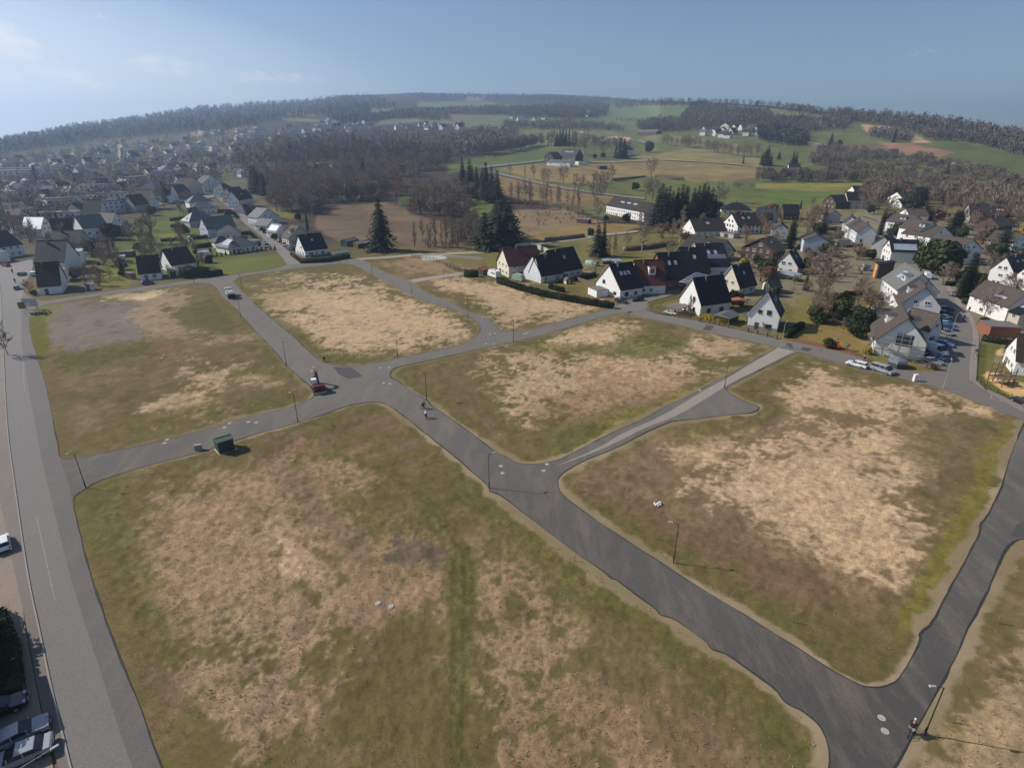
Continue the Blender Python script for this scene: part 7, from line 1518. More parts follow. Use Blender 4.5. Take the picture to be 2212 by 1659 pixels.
for c, x, y, g, lab in (('A1', 795, 1000, 10, 'green lamp post left of the road above the excavator'), ('A1', 890, 1465, 150, 'green lamp post at the left arm of the junction, below the excavator'), ('A1', 424, 605, 30, 'green lamp post left of the road below the flatbed truck'), ('A1', 434, 382, 200, 'green lamp post right of the flatbed truck on the grass'), ('A1', 1705, 930, 180, 'green lamp post at the lower edge of the back parcel'), ('A1', 1943, 1280, 190, 'green lamp post beside the two cyclists'), ('A1', 1497, 253, 60, 'green lamp post at the far bend of the gravel lane'), ('A1', 1820, 408, 60, 'green lamp post beside the foot path opening'), ('A1', 1230, 168, 250, 'green lamp post on the back road opposite the junction house'), ('A1', 41, 330, 250, 'green lamp post on the back road before the clipped hedge'),
                        ('A2', 511, 168, 50, 'green lamp post at the inside of the lane bend'), ('A2', 882, 365, 100, 'green lamp post where the lane meets the cross road'), ('A2', 684, 1560, 25, 'green lamp post at the left side of the middle junction'), ('A3', 838, 745, 160, 'green lamp post at the turning bay'), ('A6', 1005, 555, 160, 'green lamp post on the right verge of the fresh road'), ('A7', 1065, 1480, 175, 'green lamp post beside the cyclist in the lower right corner'), ('A5', 425, 272, 190, 'green lamp post at the mouth of the site road on the main street')):
    lamp_post(c, x, y, lab, 6.1, .75, g)
for c, x, y, h, g, lab, cv_ in (('A3', 1298, 415, 7.0, 40, 'grey lamp post at the lane end below the large white house', False), ('B3', 1718, 852, 6.2, 40, 'grey lamp post before the white house with the white garage', False), ('A4', 1550, 300, 6.5, 60, 'grey lamp post at the corner by the white cabinet', False), ('B7', 1440, 705, 6.5, 10, 'curved grey lamp post beside the parked car row', True), ('B7', 1345, 288, 6.5, 10, 'curved grey lamp post at the pale grey house', True), ('B6', 1035, 1595, 6.5, 10, 'curved grey lamp post at the road fork', True), ('B5', 945, 1072, 5.5, 150, 'grey lamp post before the white cube house', False), ('B4', 1635, 722, 5.5, 60, 'grey lamp post beside the tall white house', False), ('B1', 1070, 835, 5.5, 20, 'thin lamp post on the lane before the striped bungalow', False)):
    lamp_post(c, x, y, lab, h, .9, g, M_GPOLE, cv_, 'grey lamp posts of the old streets')
lp_ = lamp_post('D', 18, 1720, 'grey lamp with long arm reaching in at the bottom left corner', 6.0, 3.4, 48, M_GPOLE, False, None)
a_, b_, c_ = (float(q) for q in raydir(122, 1612)); t_ = -44 / c_; lp_.location = (a_ * t_ - 3.7 * math.cos(R_(48)), b_ * t_ - 3.7 * math.sin(R_(48)), 0)
def bollard(c, x, y, lab):
    p = mid(c, (x, y)); r = empty('bollard', lab, 'bollard', (p.x, p.y, .05)); b = MB(); b.tube([(0, 0, 0), (0, 0, 1.0)], .06, 8); b.build('post', M_WHITE, r)
    b = MB(); [b.tube([(0, 0, z), (0, 0, z + .16)], .066, 8) for z in (.25, .6)]; b.build('red_band', mat('red_band', (.5, .03, .02), .5, .1, 3), r)
bollard('B3', 1573, 825, 'red and white bollard at the end of the long hedge'); bollard('A3', 1355, 435, 'red and white bollard blocking the gravel road at the lane')
def cabinet(c, x, y, w, h, m, lab, ang=15):
    p = mid(c, (x, y)); r = empty('cabinet', lab, 'cabinet', (p.x, p.y, 0), R_(ang)); b = MB(); b.box((0, 0, h / 2), (w, .5, h)); b.build('case', m, r); b = MB(); b.box((0, 0, h + .04), (w + .1, .6, .08)); b.build('lid', m, r); b = MB(); b.box((0, -.26, h * .5), (w * .9, .03, h * .85)); b.build('door', m, r); b = MB(); b.box((0, 0, .05), (w + .05, .55, .12)); b.build('foot', M_CONC, r)
cabinet('A4', 1315, 243, .9, 1.6, M_WHITE, 'white service cabinet on the verge near the street corner'); cabinet('A5', 983, 86, 1.1, 1.0, mat('cabinet_grey', tuple(ob(150, 152, 150)), .7, .1, 3), 'small grey cabinet left of the green kiosk'); cabinet('B1', 1722, 1150, .7, 1.4, M_CONC, 'pale meter cabinet in the hedge of the junction house'); cabinet('B3', 1555, 800, .6, 1.0, M_WHITE, 'white cabinet at the end of the long hedge')
M_KG = mat('kiosk_green', (.032, .052, .04), .7, .15, 3); M_KR = mat('kiosk_roof', (.085, .115, .092), .7, .15, 3)
WALL['kiosk'] = M_KG; ROOF['kiosk'] = M_KR
k_ = house('transformer_kiosk', 'green transformer kiosk with pale green roof beside the left site road', (1087, 107), (1163, 83), 2.5, 2.1, 2.35, 'e', 'kiosk', 'kiosk', .12, '', 3, 0, crop='A5', door=False, cat='kiosk')
b = MB(); b.box((1.4, 1.3, .04), (3.2, 3.0, .1)); b.build('base_slab', M_CONC, k_); b = MB(); b.box((.75, -.03, .98), (1.1, .05, 1.8)); b.box((2.0, -.03, .98), (1.1, .05, 1.8)); b.build('door', M_KG, k_)
# signs at the town entrance
p = mid('A0', (216, 600)); r = empty('town_sign', 'ochre town sign on a thin post beside the main street', 'sign', (p.x, p.y, 0), R_(12)); b = MB(); b.tube([(0, 0, 0), (0, 0, 4.6)], .05, 8); b.build('post', M_GPOLE, r); b = MB(); b.box((-.25, -.06, 3.6), (2.0, .06, 2.1)); pn = b.build('panel', mat('sign_ochre', tuple(ob(132, 112, 52)), .6, .1, 2), r)
b = MB(); [b.box((-.25, -.1, z), (w, .02, .1)) for z, w in ((4.1, 1.2), (3.7, 1.5), (3.2, 1.1))]; b.build('lettering', M_DFRAME, pn)
p = mid('A0', (262, 545)); r = empty('billboard', 'white site billboard on posts at the top left parcel corner', 'billboard', (p.x, p.y, 0), R_(16))
for x in (-1.5, 1.5): b = MB(); b.box((x, .08, 1.6), (.12, .12, 3.2)); b.build('post', M_TIMBER, r)
b = MB(); b.box((0, 0, 2.5), (4.2, .08, 2.8)); pn = b.build('panel', mat('billboard_face', tuple(ob(205, 202, 200)), .6, .1, 1), r)
b = MB(); [b.box((x, -.06, z), (w, .02, .14)) for x, z, w in ((-.9, 3.5, 1.6), (-1.1, 3.1, 1.2), (-.8, 2.7, 1.8), (.9, 1.6, 1.6))]; b.build('print_lines', mat('print_blue', tuple(ob(140, 148, 170)), .6, .1, 2), pn)
b = MB(); b.box((.9, -.06, 2.6), (1.5, .02, 1.2)); b.build('print_map', mat('print_ochre', tuple(ob(190, 178, 168)), .6, .3, 2), pn)
p = mid('A0', (296, 572)); r = empty('barrier_slab', 'white concrete barrier lying in front of dark lumps below the billboard', 'barrier', (p.x, p.y, 0), R_(30)); b = MB(); b.box((0, 0, .45), (3.6, .5, .3)); b.build('beam', M_CONC, r); b = MB(); [b.box((x, 0, .15), (.3, .6, .3)) for x in (-1.4, 1.4)]; b.build('foot', M_CONC, r)
b = MB(); rg2 = random.Random(3); q = mid('A0', (350, 578))  # low heap of dark lumps next to the slab
for i in range(46): b.ball((q.x + rg2.gauss(0, 1.3), q.y + rg2.gauss(0, .9), rg2.uniform(.05, .35)), (rg2.uniform(.2, .5), rg2.uniform(.2, .5), rg2.uniform(.15, .35)), 6, 4)
tag(b.build('lump_heap', mat('dark_lumps', (.05, .05, .048), .9, .4, 2)), 'dark heap of lumps beside the white barrier', 'rubble heap')
b = MB(); q = mid('A6', (918, 244))
for i in range(9): b.ball((q.x + rg2.gauss(0, .3), q.y + rg2.gauss(0, .2), .15 + rg2.uniform(0, .2)), (rg2.uniform(.12, .3), rg2.uniform(.12, .25), rg2.uniform(.08, .2)), 6, 4)
tag(b.build('plastic_sheet', M_WHITE), 'crumpled white plastic sheet lying in the right parcel', 'plastic sheet')
# ------------------------------------------------------------------ fences, carports, sheds, garden things
def fence(crop, pts, h, kind, label, name='fence'):
    P = [gp(*q) for q in px(crop, *pts)]; r = empty(name, label, 'fence', P[0]); o = P[0]; post = MB(); rail = MB()
    for a, b in zip(P[:-1], P[1:]):
        d = b - a; L = math.hypot(d.x, d.y); g = math.atan2(d.y, d.x); n = max(1, round(L / (2.6 if kind != 'pillar' else 3.4)))
        for i in range(n + 1):
            q = a.lerp(b, i / n) - o
            if kind == 'pillar': post.box((q.x, q.y, q.z + h / 2), (.55, .55, h), g)
            else: post.box((q.x, q.y, q.z + h / 2), (.1, .1, h + .05), g)
        m_ = (a + b) / 2 - o
        if kind == 'rail' or kind == 'pillar': [rail.box((m_.x, m_.y, m_.z + h * z), (L, .06, .12), g) for z in (.35, .7, .95)[: 3 if kind == 'rail' else 2]]
        elif kind == 'panel': rail.box((m_.x, m_.y, m_.z + h * .5), (L, .05, h * .94), g)
        else:
            [rail.box((m_.x, m_.y, m_.z + h * z), (L, .03, .03), g) for z in (.04, .28, .5, .74, .98)]
            k = int(L / .5)
            for i in range(k): q = a.lerp(b, (i + .5) / k) - o; rail.box((q.x, q.y, q.z + h * .5), (.025, .02, h * .96), g)
    mp_, mr = dict(rail=(M_TIMBER, M_TIMBER), pillar=(M_CHIM, M_TIMBER), panel=(M_TIMBER, M_TIMBER), mesh=(M_POLE, M_POLE), white=(M_WHITE, M_WHITE))[kind]
    post.build('posts', mp_, r); rail.build('rails' if kind != 'panel' else 'panels', mr, r)
fence('B4', ((1135, 958), (812, 1048), (832, 1100), (940, 1135), (1000, 1150)), 1.1, 'rail', 'brown rail fence round the corner lawn'); fence('B4', ((1100, 1165), (1245, 1190)), 1.0, 'rail', 'low rail fence before the flat carport'); fence('B4', ((1345, 1215), (1635, 1275)), 1.2, 'pillar', 'pillar and rail fence below the golden hedge'); fence('A3', ((1025, 280), (1260, 340)), 1.2, 'pillar', 'pillar and rail fence below the large white gable')
fence('B4', ((95, 800), (270, 862)), 1.7, 'panel', 'timber panel fence beside the double house lawn'); fence('A1', ((1820, 110), (2000, 145), (2212, 215)), 1.6, 'mesh', 'green mesh fence round the concrete yard'); fence('B3', ((850, 150), (1060, 235)), 1.6, 'mesh', 'green mesh fence behind the concrete wall'); fence('B3', ((-150, 375), (75, 460)), 1.6, 'mesh', 'green mesh fence left of the laurel'); fence('B7', ((1760, 770), (1735, 900), (1712, 1150), (1800, 1235), (2212, 1390)), 1.2, 'mesh', 'green mesh fence round the playground'); fence('E3', ((1300, 1165), (1480, 1215)), 1.2, 'rail', 'pale post fence along the fenced meadow'); fence('G0', ((1160, 1090), (1290, 1068), (1500, 1045)), 1.1, 'rail', 'dark rail fence across the garden lawn'); fence('B4', ((1740, 312), (1905, 292)), 1.0, 'pillar', 'white balustrade before the white gabled house')
def canopy(crop, A, B, d, h, rise, label, m_roof, posts=True, wallback=None, cat='carport', nm='carport', ov=.35, solar=False):
    a, b_ = gp(*px(crop, A)[0]), gp(*px(crop, B)[0]); v = b_ - a; w = math.hypot(v.x, v.y); r = empty(nm, label, cat, a, math.atan2(v.y, v.x))
    for x in (.1, w - .1):
        for y in (.1, d - .1): b = MB(); b.box((x, y, h / 2), (.14, .14, h)); b.build('post', M_TIMBER, r)
    b = MB()
    if rise: b.prism([(-ov, h), (w + ov, h), (w / 2, h + rise)], -ov, d + ov) if rise > 0 else b.add([(-ov, -ov, h), (w + ov, -ov, h), (w + ov, d + ov, h - rise), (-ov, d + ov, h - rise), (-ov, -ov, h + .14), (w + ov, -ov, h + .14), (w + ov, d + ov, h - rise + .14), (-ov, d + ov, h - rise + .14)], [(3, 2, 1, 0), (4, 5, 6, 7), (0, 1, 5, 4), (1, 2, 6, 5), (2, 3, 7, 6), (3, 0, 4, 7)])
    else: b.box((w / 2, d / 2, h + .12), (w + 2 * ov, d + 2 * ov, .24))
    rf_ = b.build('roof', m_roof, r)
    if solar:
        for k in range(5):
            b = MB(); z0 = h - rise * (k / 5) * d / (d + 2 * ov) + .16; z1 = h - rise * ((k + .92) / 5) + .16; y0, y1 = d * k / 5, d * (k + .92) / 5
            b.add([(0, y0, z0 + .05), (w, y0, z0 + .05), (w, y1, z1 + .08), (0, y1, z1 + .08), (0, y0, z0 - .1), (w, y0, z0 - .1), (w, y1, z1 - .1), (0, y1, z1 - .1)], [(0, 1, 2, 3), (0, 4, 5, 1), (1, 5, 6, 2), (2, 6, 7, 3), (3, 7, 4, 0)]); b.build('solar_panel', M_SOLAR, rf_)
    if wallback: b = MB(); b.box((w / 2, d - .1, h / 2), (w, .1, h)); b.build('back_wall', wallback, r)
    return r
canopy('B4', (985, 1130), (1125, 1165), 5.5, 2.3, 0, 'flat roofed carport with a white car beside the corner lawn', ROOF['felt']); canopy('B4', (1480, 1225), (1640, 1262), 6, 2.3, 1.0, 'pitched grey carport behind the golden hedge', ROOF['grey'], wallback=M_TIMBER); canopy('B4', (1140, 885), (1290, 925), 8, 2.6, -2.6, 'carport roofed with slanting solar panels beside the street', ROOF['metal'], wallback=mat('red_boards', (.22, .05, .035), .8, .2, 3), solar=True); canopy('A3', (940, 205), (1010, 225), 5, 2.4, .7, 'grey roofed garage shelter left of the large white house', ROOF['grey'], wallback=M_TIMBER)
canopy('B4', (1690, 1075), (1830, 1080), 4, 2.1, .6, 'reddish roofed garden shelter behind the carport', ROOF['terra'], wallback=M_TIMBER, nm='garden_shelter', cat='shelter'); canopy('B4', (370, 650), (475, 650), 4.5, 2.2, .5, 'grey roofed wood store behind the red roofed house', ROOF['metal'], wallback=M_TIMBER, nm='wood_store', cat='shed'); canopy('B5', (640, 1395), (850, 1450), 4, 2.2, -.5, 'grey conservatory roof before the white garden house', ROOF['metal'], nm='conservatory', cat='conservatory'); canopy('B3', (630, 470), (710, 490), 3, 2.2, -.3, 'white lean to roof between the cream houses', M_WHITE, nm='lean_to', cat='shelter')
def mini(name, label, crop, A, B, d, e, rg_, kind, wall, roof, cat='shed'): return house(name, label, A, B, d, e, rg_, kind, wall, roof, .2, '', 3, 0, crop=crop, door=True, cat=cat)
mini('shed', 'pale green garden shed right of the wood store', 'B4', (490, 655), (555, 650), 3.0, 2.2, 2.6, 'm', 'pale', 'metal'); mini('shed', 'green boarded shed at the corner of the paddock', 'G2', (232, 868), (352, 835), 4, 2.6, 3.4, 'e', 'green', 'green'); mini('shed', 'low dark shed under the big spruce', 'G2', (345, 885), (560, 855), 5, 2.2, 3.0, 'e', 'wood', 'felt'); mini('shed', 'small white play house in the left gardens', 'B1', (318, 940), (366, 932), 2.4, 2.2, 3.2, 'f', 'white', 'grey'); mini('shed', 'flat white shed behind the brown roofed left house', 'B1', (430, 1115), (556, 1098), 4, 2.2, 2.2, 'flat', 'white', 'metal'); mini('shed', 'small shed with red roof beside the motorhome', 'B3', (185, 455), (240, 470), 3.0, 2.2, 3.0, 'f', 'wood', 'terra'); mini('shed', 'little bird house like hut on the double house lawn', 'B3', (1090, 558), (1128, 552), 1.6, 1.5, 2.1, 'f', 'cream', 'felt'); mini('shed', 'long low flat shed in the left gardens', 'G0', (1270, 800), (1550, 770), 4, 2.4, 2.4, 'flat', 'wood', 'felt'); mini('shed', 'white flat shed in the left gardens', 'G0', (1385, 855), (1475, 840), 4, 2.4, 2.4, 'flat', 'white', 'metal'); mini('shed', 'white kiosk shed on the garden lawn behind the fence', 'G0', (1010, 1190), (1110, 1170), 3, 2, 2.3, 'm', 'pale', 'felt'); mini('shed', 'dark hut behind the brown roofed left house', 'B1', (500, 1190), (590, 1170), 4, 2.2, 3.4, 'f', 'wood', 'dbrown'); mini('shed', 'small brown animal shed in the thicket below the farmhouse', 'E3', (700, 1105), (790, 1115), 4, 2.4, 2.8, 'm', 'wood', 'felt'); mini('shed', 'brown flat shed before the orange house', 'B6', (-30, 1300), (60, 1310), 3.5, 2.4, 2.6, 'm', 'grey', 'felt')
p = mid('B4', (245, 640)); r = empty('greenhouse', 'pale green polytunnel greenhouse behind the double house', 'greenhouse', p, rz_of('B4', (190, 628), (310, 645))); M_POLY = mat('greenhouse_sheet', tuple(ob(150, 172, 155)), .35, .15, 1.5, 0, 1, .5)
b = MB(); b.prism([(1.7 * math.cos(math.pi * i / 10), 2.3 * math.sin(math.pi * i / 10)) for i in range(11)], -2.8, 2.8, 'x'); b.build('sheet', M_POLY, r)
for x in (-2.82, -1.4, 0, 1.4, 2.82): b = MB(); b.tube([(x, 1.73 * math.cos(math.pi * i / 10), 2.33 * math.sin(math.pi * i / 10)) for i in range(11)], .04, 5); b.build('hoop', M_METAL, r)
p = mid('G2', (160, 950)); r = empty('greenhouse', 'low pale garden greenhouse beside the junction house', 'greenhouse', p, rz_of('G2', (70, 960), (240, 935))); b = MB(); b.prism([(-1.2, 0), (1.2, 0), (1.2, 1.2), (0, 1.9), (-1.2, 1.2)], -4, 4, 'x'); b.build('sheet', M_POLY, r)
for x in range(-4, 5, 2): b = MB(); b.box((x, 0, 1.25), (.06, 2.46, .06)); b.build('hoop', M_METAL, r)
def wallrun(crop, pts, h, w, label, m):
    b = MB(); P = [gp(*q) for q in px(crop, *pts)]
    for i, (a, c) in enumerate(zip(P[:-1], P[1:])): d = c - a; q = (a + c) / 2; b.box((q.x, q.y, q.z + h / 2), (math.hypot(d.x, d.y), w * (1 - .02 * i), h * (1 - .01 * i)), math.atan2(d.y, d.x))
    tag(b.build('concrete_wall', m), label, 'wall')
wallrun('B3', ((568, 208), (600, 190), (740, 188), (800, 195), (905, 250)), 2.4, .4, 'white concrete basin wall behind the maroon roofed house', M_CONC); wallrun('G2', ((1205, 965), (1615, 1000)), 1.0, .35, 'long low white concrete wall beside the gravel ramp', M_CONC)
tag(link('concrete_yard', npmesh('concrete_yard', [(*gp(*q)[:2], .07) for q in px('G2', (985, 960), (1210, 950), (1260, 985), (1130, 1010), (1000, 1005))], np.array([[0, 4, 3], [0, 3, 1], [1, 3, 2]])[:, ::-1], M_CONC)), kind='structure')
p = mid('B1', (395, 985)); r = empty('garden_pool', 'oval turquoise paddling pool in the left garden', 'pool', p, .2); b = MB(); b.tube([(0, 0, 0), (0, 0, .8)], 1.6, 20); o_ = b.build('wall', mat('pool_wall', tuple(ob(110, 150, 150)), .5, .1, 2), r); o_.scale = (2.0, 1, 1); b = MB(); b.tube([(0, 0, .8), (0, 0, .82)], 1.5, 20); o_ = b.build('water', mat('pool_water', tuple(ob(110, 170, 165)), .1, .1, 2, 0, 1, .5), r); o_.scale = (2.0, 1, 1)
# scaffold round the corner house
a, b_ = gp(*px('B7', (648, 872))[0]), gp(*px('B7', (1148, 968))[0]); v = b_ - a; w = math.hypot(v.x, v.y); r = empty('scaffold', 'steel scaffold standing round the white corner house', 'scaffold', a, math.atan2(v.y, v.x))
xs = [i * w / 6 for i in range(7)]; hh = [4.2, 5.6, 7.0, 7.4, 7.0, 5.6, 4.2]; b = MB()
for x, h_ in zip(xs, hh): [b.tube([(x, y, 0), (x, y, h_)], .035, 5) for y in (-.5, -1.4)]
for y in (0, 2.5, 5, 7.5, 10): [b.tube([(x, y, 0), (x, y, 5.2)], .035, 5) for x in (-1.2, -2.0)]
b.build('standards', M_METAL, r); b = MB()
for z, i0, i1 in ((2, 0, 6), (3, 0, 6), (4.1, 0, 6), (5.2, 1, 5), (6.3, 2, 4)): [b.tube([(xs[i0], y, z), (xs[i1], y, z)], .03, 5) for y in (-.5, -1.4)]
for z in (2, 3, 4.1, 5): [b.tube([(x, 0, z), (x, 10, z)], .03, 5) for x in (-1.2, -2)]
for k in range(6): b.tube([(xs[k], -1.42, 0 if k % 2 else 4), (xs[k + 1], -1.42, 4 if k % 2 else 0)], .028, 5)
b.build('ledgers', M_METAL, r); b = MB(); [b.box((w / 2, -.95, z), (w, .75, .05)) for z in (2.02, 4.12)]; b.box((-1.6, 5, 2.02), (.7, 10, .05)); b.box((-1.6, 5, 4.12), (.7, 10, .05)); b.build('planks', M_TIMBER, r)
b = MB(); b.box((w * .55, -.06, 4.9), (3.6, .1, 3.0)); b.build('glazing', M_PANE, r)
p = mid('B7', (885, 1000)); r = empty('pavilion', 'grey tarpaulin garden pavilion before the scaffolded house', 'pavilion', p, .2); b = MB(); b.tube([(0, 0, 1.3), (0, 0, 1.9), (0, 0, 2.6)], [2.3, 2.0, .1], 6); b.build('roof', mat('grey_tarpaulin', tuple(ob(112, 116, 122)), .7, .2, 1.5), r); b = MB(); b.tube([(0, 0, 0), (0, 0, 1.3)], [2.1, 2.25], 6); b.build('side_panels', mat('dark_tarpaulin', tuple(ob(78, 80, 86)), .7, .25, 1.5), r)
# trellis on the cube house and playground timber frame
a, b_ = gp(*px('B5', (980, 1046))[0]), gp(*px('B5', (1310, 1074))[0]); g = math.atan2((b_ - a).y, (b_ - a).x); q = a.lerp(b_, .62); r = empty('trellis', 'dark wooden trellis tower against the white cube house wall', 'trellis', (q.x, q.y, q.z), g); b = MB()
[b.box((x, -.3, 2.2), (.1, .1, 4.4)) for x in (-.55, 0, .55)]; b.build('uprights', M_TIMBER, r); b = MB(); [b.box((0, -.38, .5 + k * .55), (1.3, .06, .08)) for k in range(8)]; b.build('rungs', M_TIMBER, r)
p = mid('B7', (1960, 1180)); r = empty('climbing_frame', 'tall timber climbing tower in the sand of the playground', 'play equipment', p, .3); b = MB(); rg3 = random.Random(4)
for x in (-1.6, 0, 1.6):
    for y in (-1.5, 1.5): b.tube([(x + rg3.uniform(-.3, .3), y, 0), (x + rg3.uniform(-.4, .4), y + rg3.uniform(-.3, .3), rg3.uniform(3.6, 5.2))], .12, 6)
b.build('posts', M_TIMBER, r); b = MB(); [b.box((rg3.uniform(-.4, .4), y, z), (3.6, .12, .14), rg3.uniform(-.15, .15)) for z in (.9, 1.6, 2.4, 3.2) for y in (-1.5, 1.5)]; b.box((0, 0, 1.6), (3.4, 3.0, .1)); b.build('beams', M_TIMBER, r); b = MB(); b.add([(1.6, -.4, 1.6), (1.6, .4, 1.6), (4.6, .4, .25), (4.6, -.4, .25), (1.6, -.4, 1.7), (1.6, .4, 1.7), (4.6, .4, .35), (4.6, -.4, .35)], [(3, 2, 1, 0), (4, 5, 6, 7), (0, 1, 5, 4), (1, 2, 6, 5), (2, 3, 7, 6), (3, 0, 4, 7)]); b.build('slide', mat('slide_yellow', (.45, .38, .08), .5, .1, 2), r)
# ------------------------------------------------------------------ people
M_SKIN = mat('skin', (.36, .21, .15), .7, .05, 8); CLO = {k: mat('cloth_' + k, c, .9, .15, 8) for k, c in dict(black=(.014, .014, .016), white=(.62, .62, .62), grey=(.2, .2, .21), navy=(.02, .03, .06), yellow=(.5, .42, .06), jeans=(.05, .07, .12)).items()}
def skin_body(name, joints, edges, radii, m, parent):
    """one continuous surface grown over a posed skeleton"""
    me = bpy.data.meshes.new(name); bm = bmesh.new(); sk = bm.verts.layers.skin.verify(); vs = {}
    for k, p in joints.items():
        v = bm.verts.new(p); rr = radii.get(k, .05); v[sk].radius = (rr, rr) if not isinstance(rr, tuple) else rr; v[sk].use_root = k == 'pelvis'; vs[k] = v
    for a, b in edges: bm.edges.new((vs[a], vs[b]))
    bm.to_mesh(me); bm.free(); me.materials.append(m)
    o = link(name, me, parent); md = o.modifiers.new('Skin', 'SKIN'); md.use_smooth_shade = True; sb = o.modifiers.new('Sub', 'SUBSURF'); sb.levels = sb.render_levels = 1
    return o
def person(label, loc, rz, pose, top, legs, helmet=None, scale=1.0, name='person', group=None, hair=(.05, .03, .02)):
    r = empty(name, label, 'person', loc, rz, group); r.scale = (scale,) * 3
    if pose == 'ride':                      # seated on a bicycle heading +x
        J = dict(pelvis=(-.18, 0, .98), waist=(-.10, 0, 1.14), chest=(.08, 0, 1.36), neck=(.17, 0, 1.50), head0=(.20, 0, 1.58), head1=(.24, 0, 1.74))
        for s, n in ((1, 'l'), (-1, 'r')): J.update({'sh' + n: (.12, .19 * s, 1.43), 'el' + n: (.30, .26 * s, 1.2), 'wr' + n: (.52, .25 * s, 1.08), 'pa' + n: (.58, .25 * s, 1.06), 'hip' + n: (-.14, .1 * s, .94), 'kn' + n: ((.24, .11 * s, .80) if s > 0 else (.2, .11 * s, .62)), 'an' + n: ((.06, .11 * s, .44) if s > 0 else (.12, .11 * s, .22)), 'to' + n: ((.22, .12 * s, .40) if s > 0 else (.28, .12 * s, .18))})
    else:                                   # walking towards +x
        J = dict(pelvis=(0, 0, .95), waist=(.01, 0, 1.12), chest=(.02, 0, 1.34), neck=(.03, 0, 1.5), head0=(.04, 0, 1.57), head1=(.06, 0, 1.72))
        for s, n in ((1, 'l'), (-1, 'r')): J.update({'sh' + n: (.02, .2 * s, 1.42), 'el' + n: (-.08 * s, .25 * s, 1.15), 'wr' + n: (.08 - .16 * s, .26 * s, .92), 'pa' + n: (.11 - .16 * s, .26 * s, .86), 'hip' + n: (0, .1 * s, .92), 'kn' + n: (.06 + .16 * s, .1 * s, .5), 'an' + n: (-.02 + .22 * s, .1 * s, .09), 'to' + n: (.14 + .22 * s, .1 * s, .04)})
    E = [('pelvis', 'waist'), ('waist', 'chest'), ('chest', 'neck'), ('neck', 'head0'), ('head0', 'head1')]; RD = dict(pelvis=(.15, .12), waist=(.14, .11), chest=(.16, .12), neck=.06, head0=.085, head1=.095)
    for n in 'lr':
        E += [('chest', 'sh' + n), ('sh' + n, 'el' + n), ('el' + n, 'wr' + n), ('wr' + n, 'pa' + n), ('pelvis', 'hip' + n), ('hip' + n, 'kn' + n), ('kn' + n, 'an' + n), ('an' + n, 'to' + n)]; RD.update({'sh' + n: .065, 'el' + n: .048, 'wr' + n: .032, 'pa' + n: (.04, .022), 'hip' + n: .09, 'kn' + n: .062, 'an' + n: .042, 'to' + n: .04})
        px_, py_, pz_ = J['pa' + n]; s = 1 if n == 'l' else -1
        for k in range(5):                  # fingers curl down round the grip or hang
            if k < 4: tip = (px_ + .07 - .006 * abs(k - 1), py_ + (k - 1.5) * .022, pz_ - .01 + (.0 if pose == 'ride' else -.06)); end = (tip[0] + (-.01 if pose == 'ride' else .0), tip[1], tip[2] - .035)
            else: tip = (px_ + .03, py_ - s * .05, pz_ - .01); end = (px_ + .06, py_ - s * .055, pz_ - .03)
            J[f'f{k}{n}'] = tip; J[f'g{k}{n}'] = end; E += [('pa' + n, f'f{k}{n}'), (f'f{k}{n}', f'g{k}{n}')]; RD[f'f{k}{n}'] = .010; RD[f'g{k}{n}'] = .008
    skin_body('body', J, E, RD, M_SKIN, r)
    up = {k: J[k] for k in ('pelvis', 'waist', 'chest', 'shl', 'shr', 'ell', 'elr', 'wrl', 'wrr')}; skin_body('jacket', up, [e for e in E if e[0] in up and e[1] in up], {k: tuple(q * 1.4 + .012 for q in (v if isinstance(v, tuple) else (v, v))) for k, v in RD.items() if k in up}, CLO[top], r)
    lo = {k: J[k] for k in ('pelvis', 'hipl', 'hipr', 'knl', 'knr', 'anl', 'anr')}; skin_body('trousers', lo, [e for e in E if e[0] in lo and e[1] in lo], {k: tuple(q * 1.3 + .01 for q in (v if isinstance(v, tuple) else (v, v))) for k, v in RD.items() if k in lo}, CLO[legs], r)
    for n in 'lr': b = MB(); t_ = J['to' + n]; b.box((t_[0] - .07, t_[1], t_[2]), (.27, .1, .09)); b.build('shoe', CLO['black'], r)
    hx, hy, hz = J['head1']; b = MB(); b.ball((hx + .09, hy, hz - .05), (.018, .014, .022), 6, 4); [b.ball((hx + .01, hy + s * .09, hz - .04), (.02, .012, .03), 6, 4) for s in (-1, 1)]; b.build('nose_and_ears', M_SKIN, r)
    b = MB(); [b.ball((hx + .083, hy + s * .034, hz - .015), .012, 6, 4) for s in (-1, 1)]; b.box((hx + .085, hy, hz - .095), (.012, .045, .01)); b.build('eyes_and_mouth', CLO['black'], r)
    b = MB(); b.ball((hx - .012, hy, hz + .022), (.108, .098, .098), 10, 6); b.build('helmet' if helmet else 'hair', CLO[helmet] if helmet else mat('dark_hair', hair, .8, .2, 8), r)
    return r
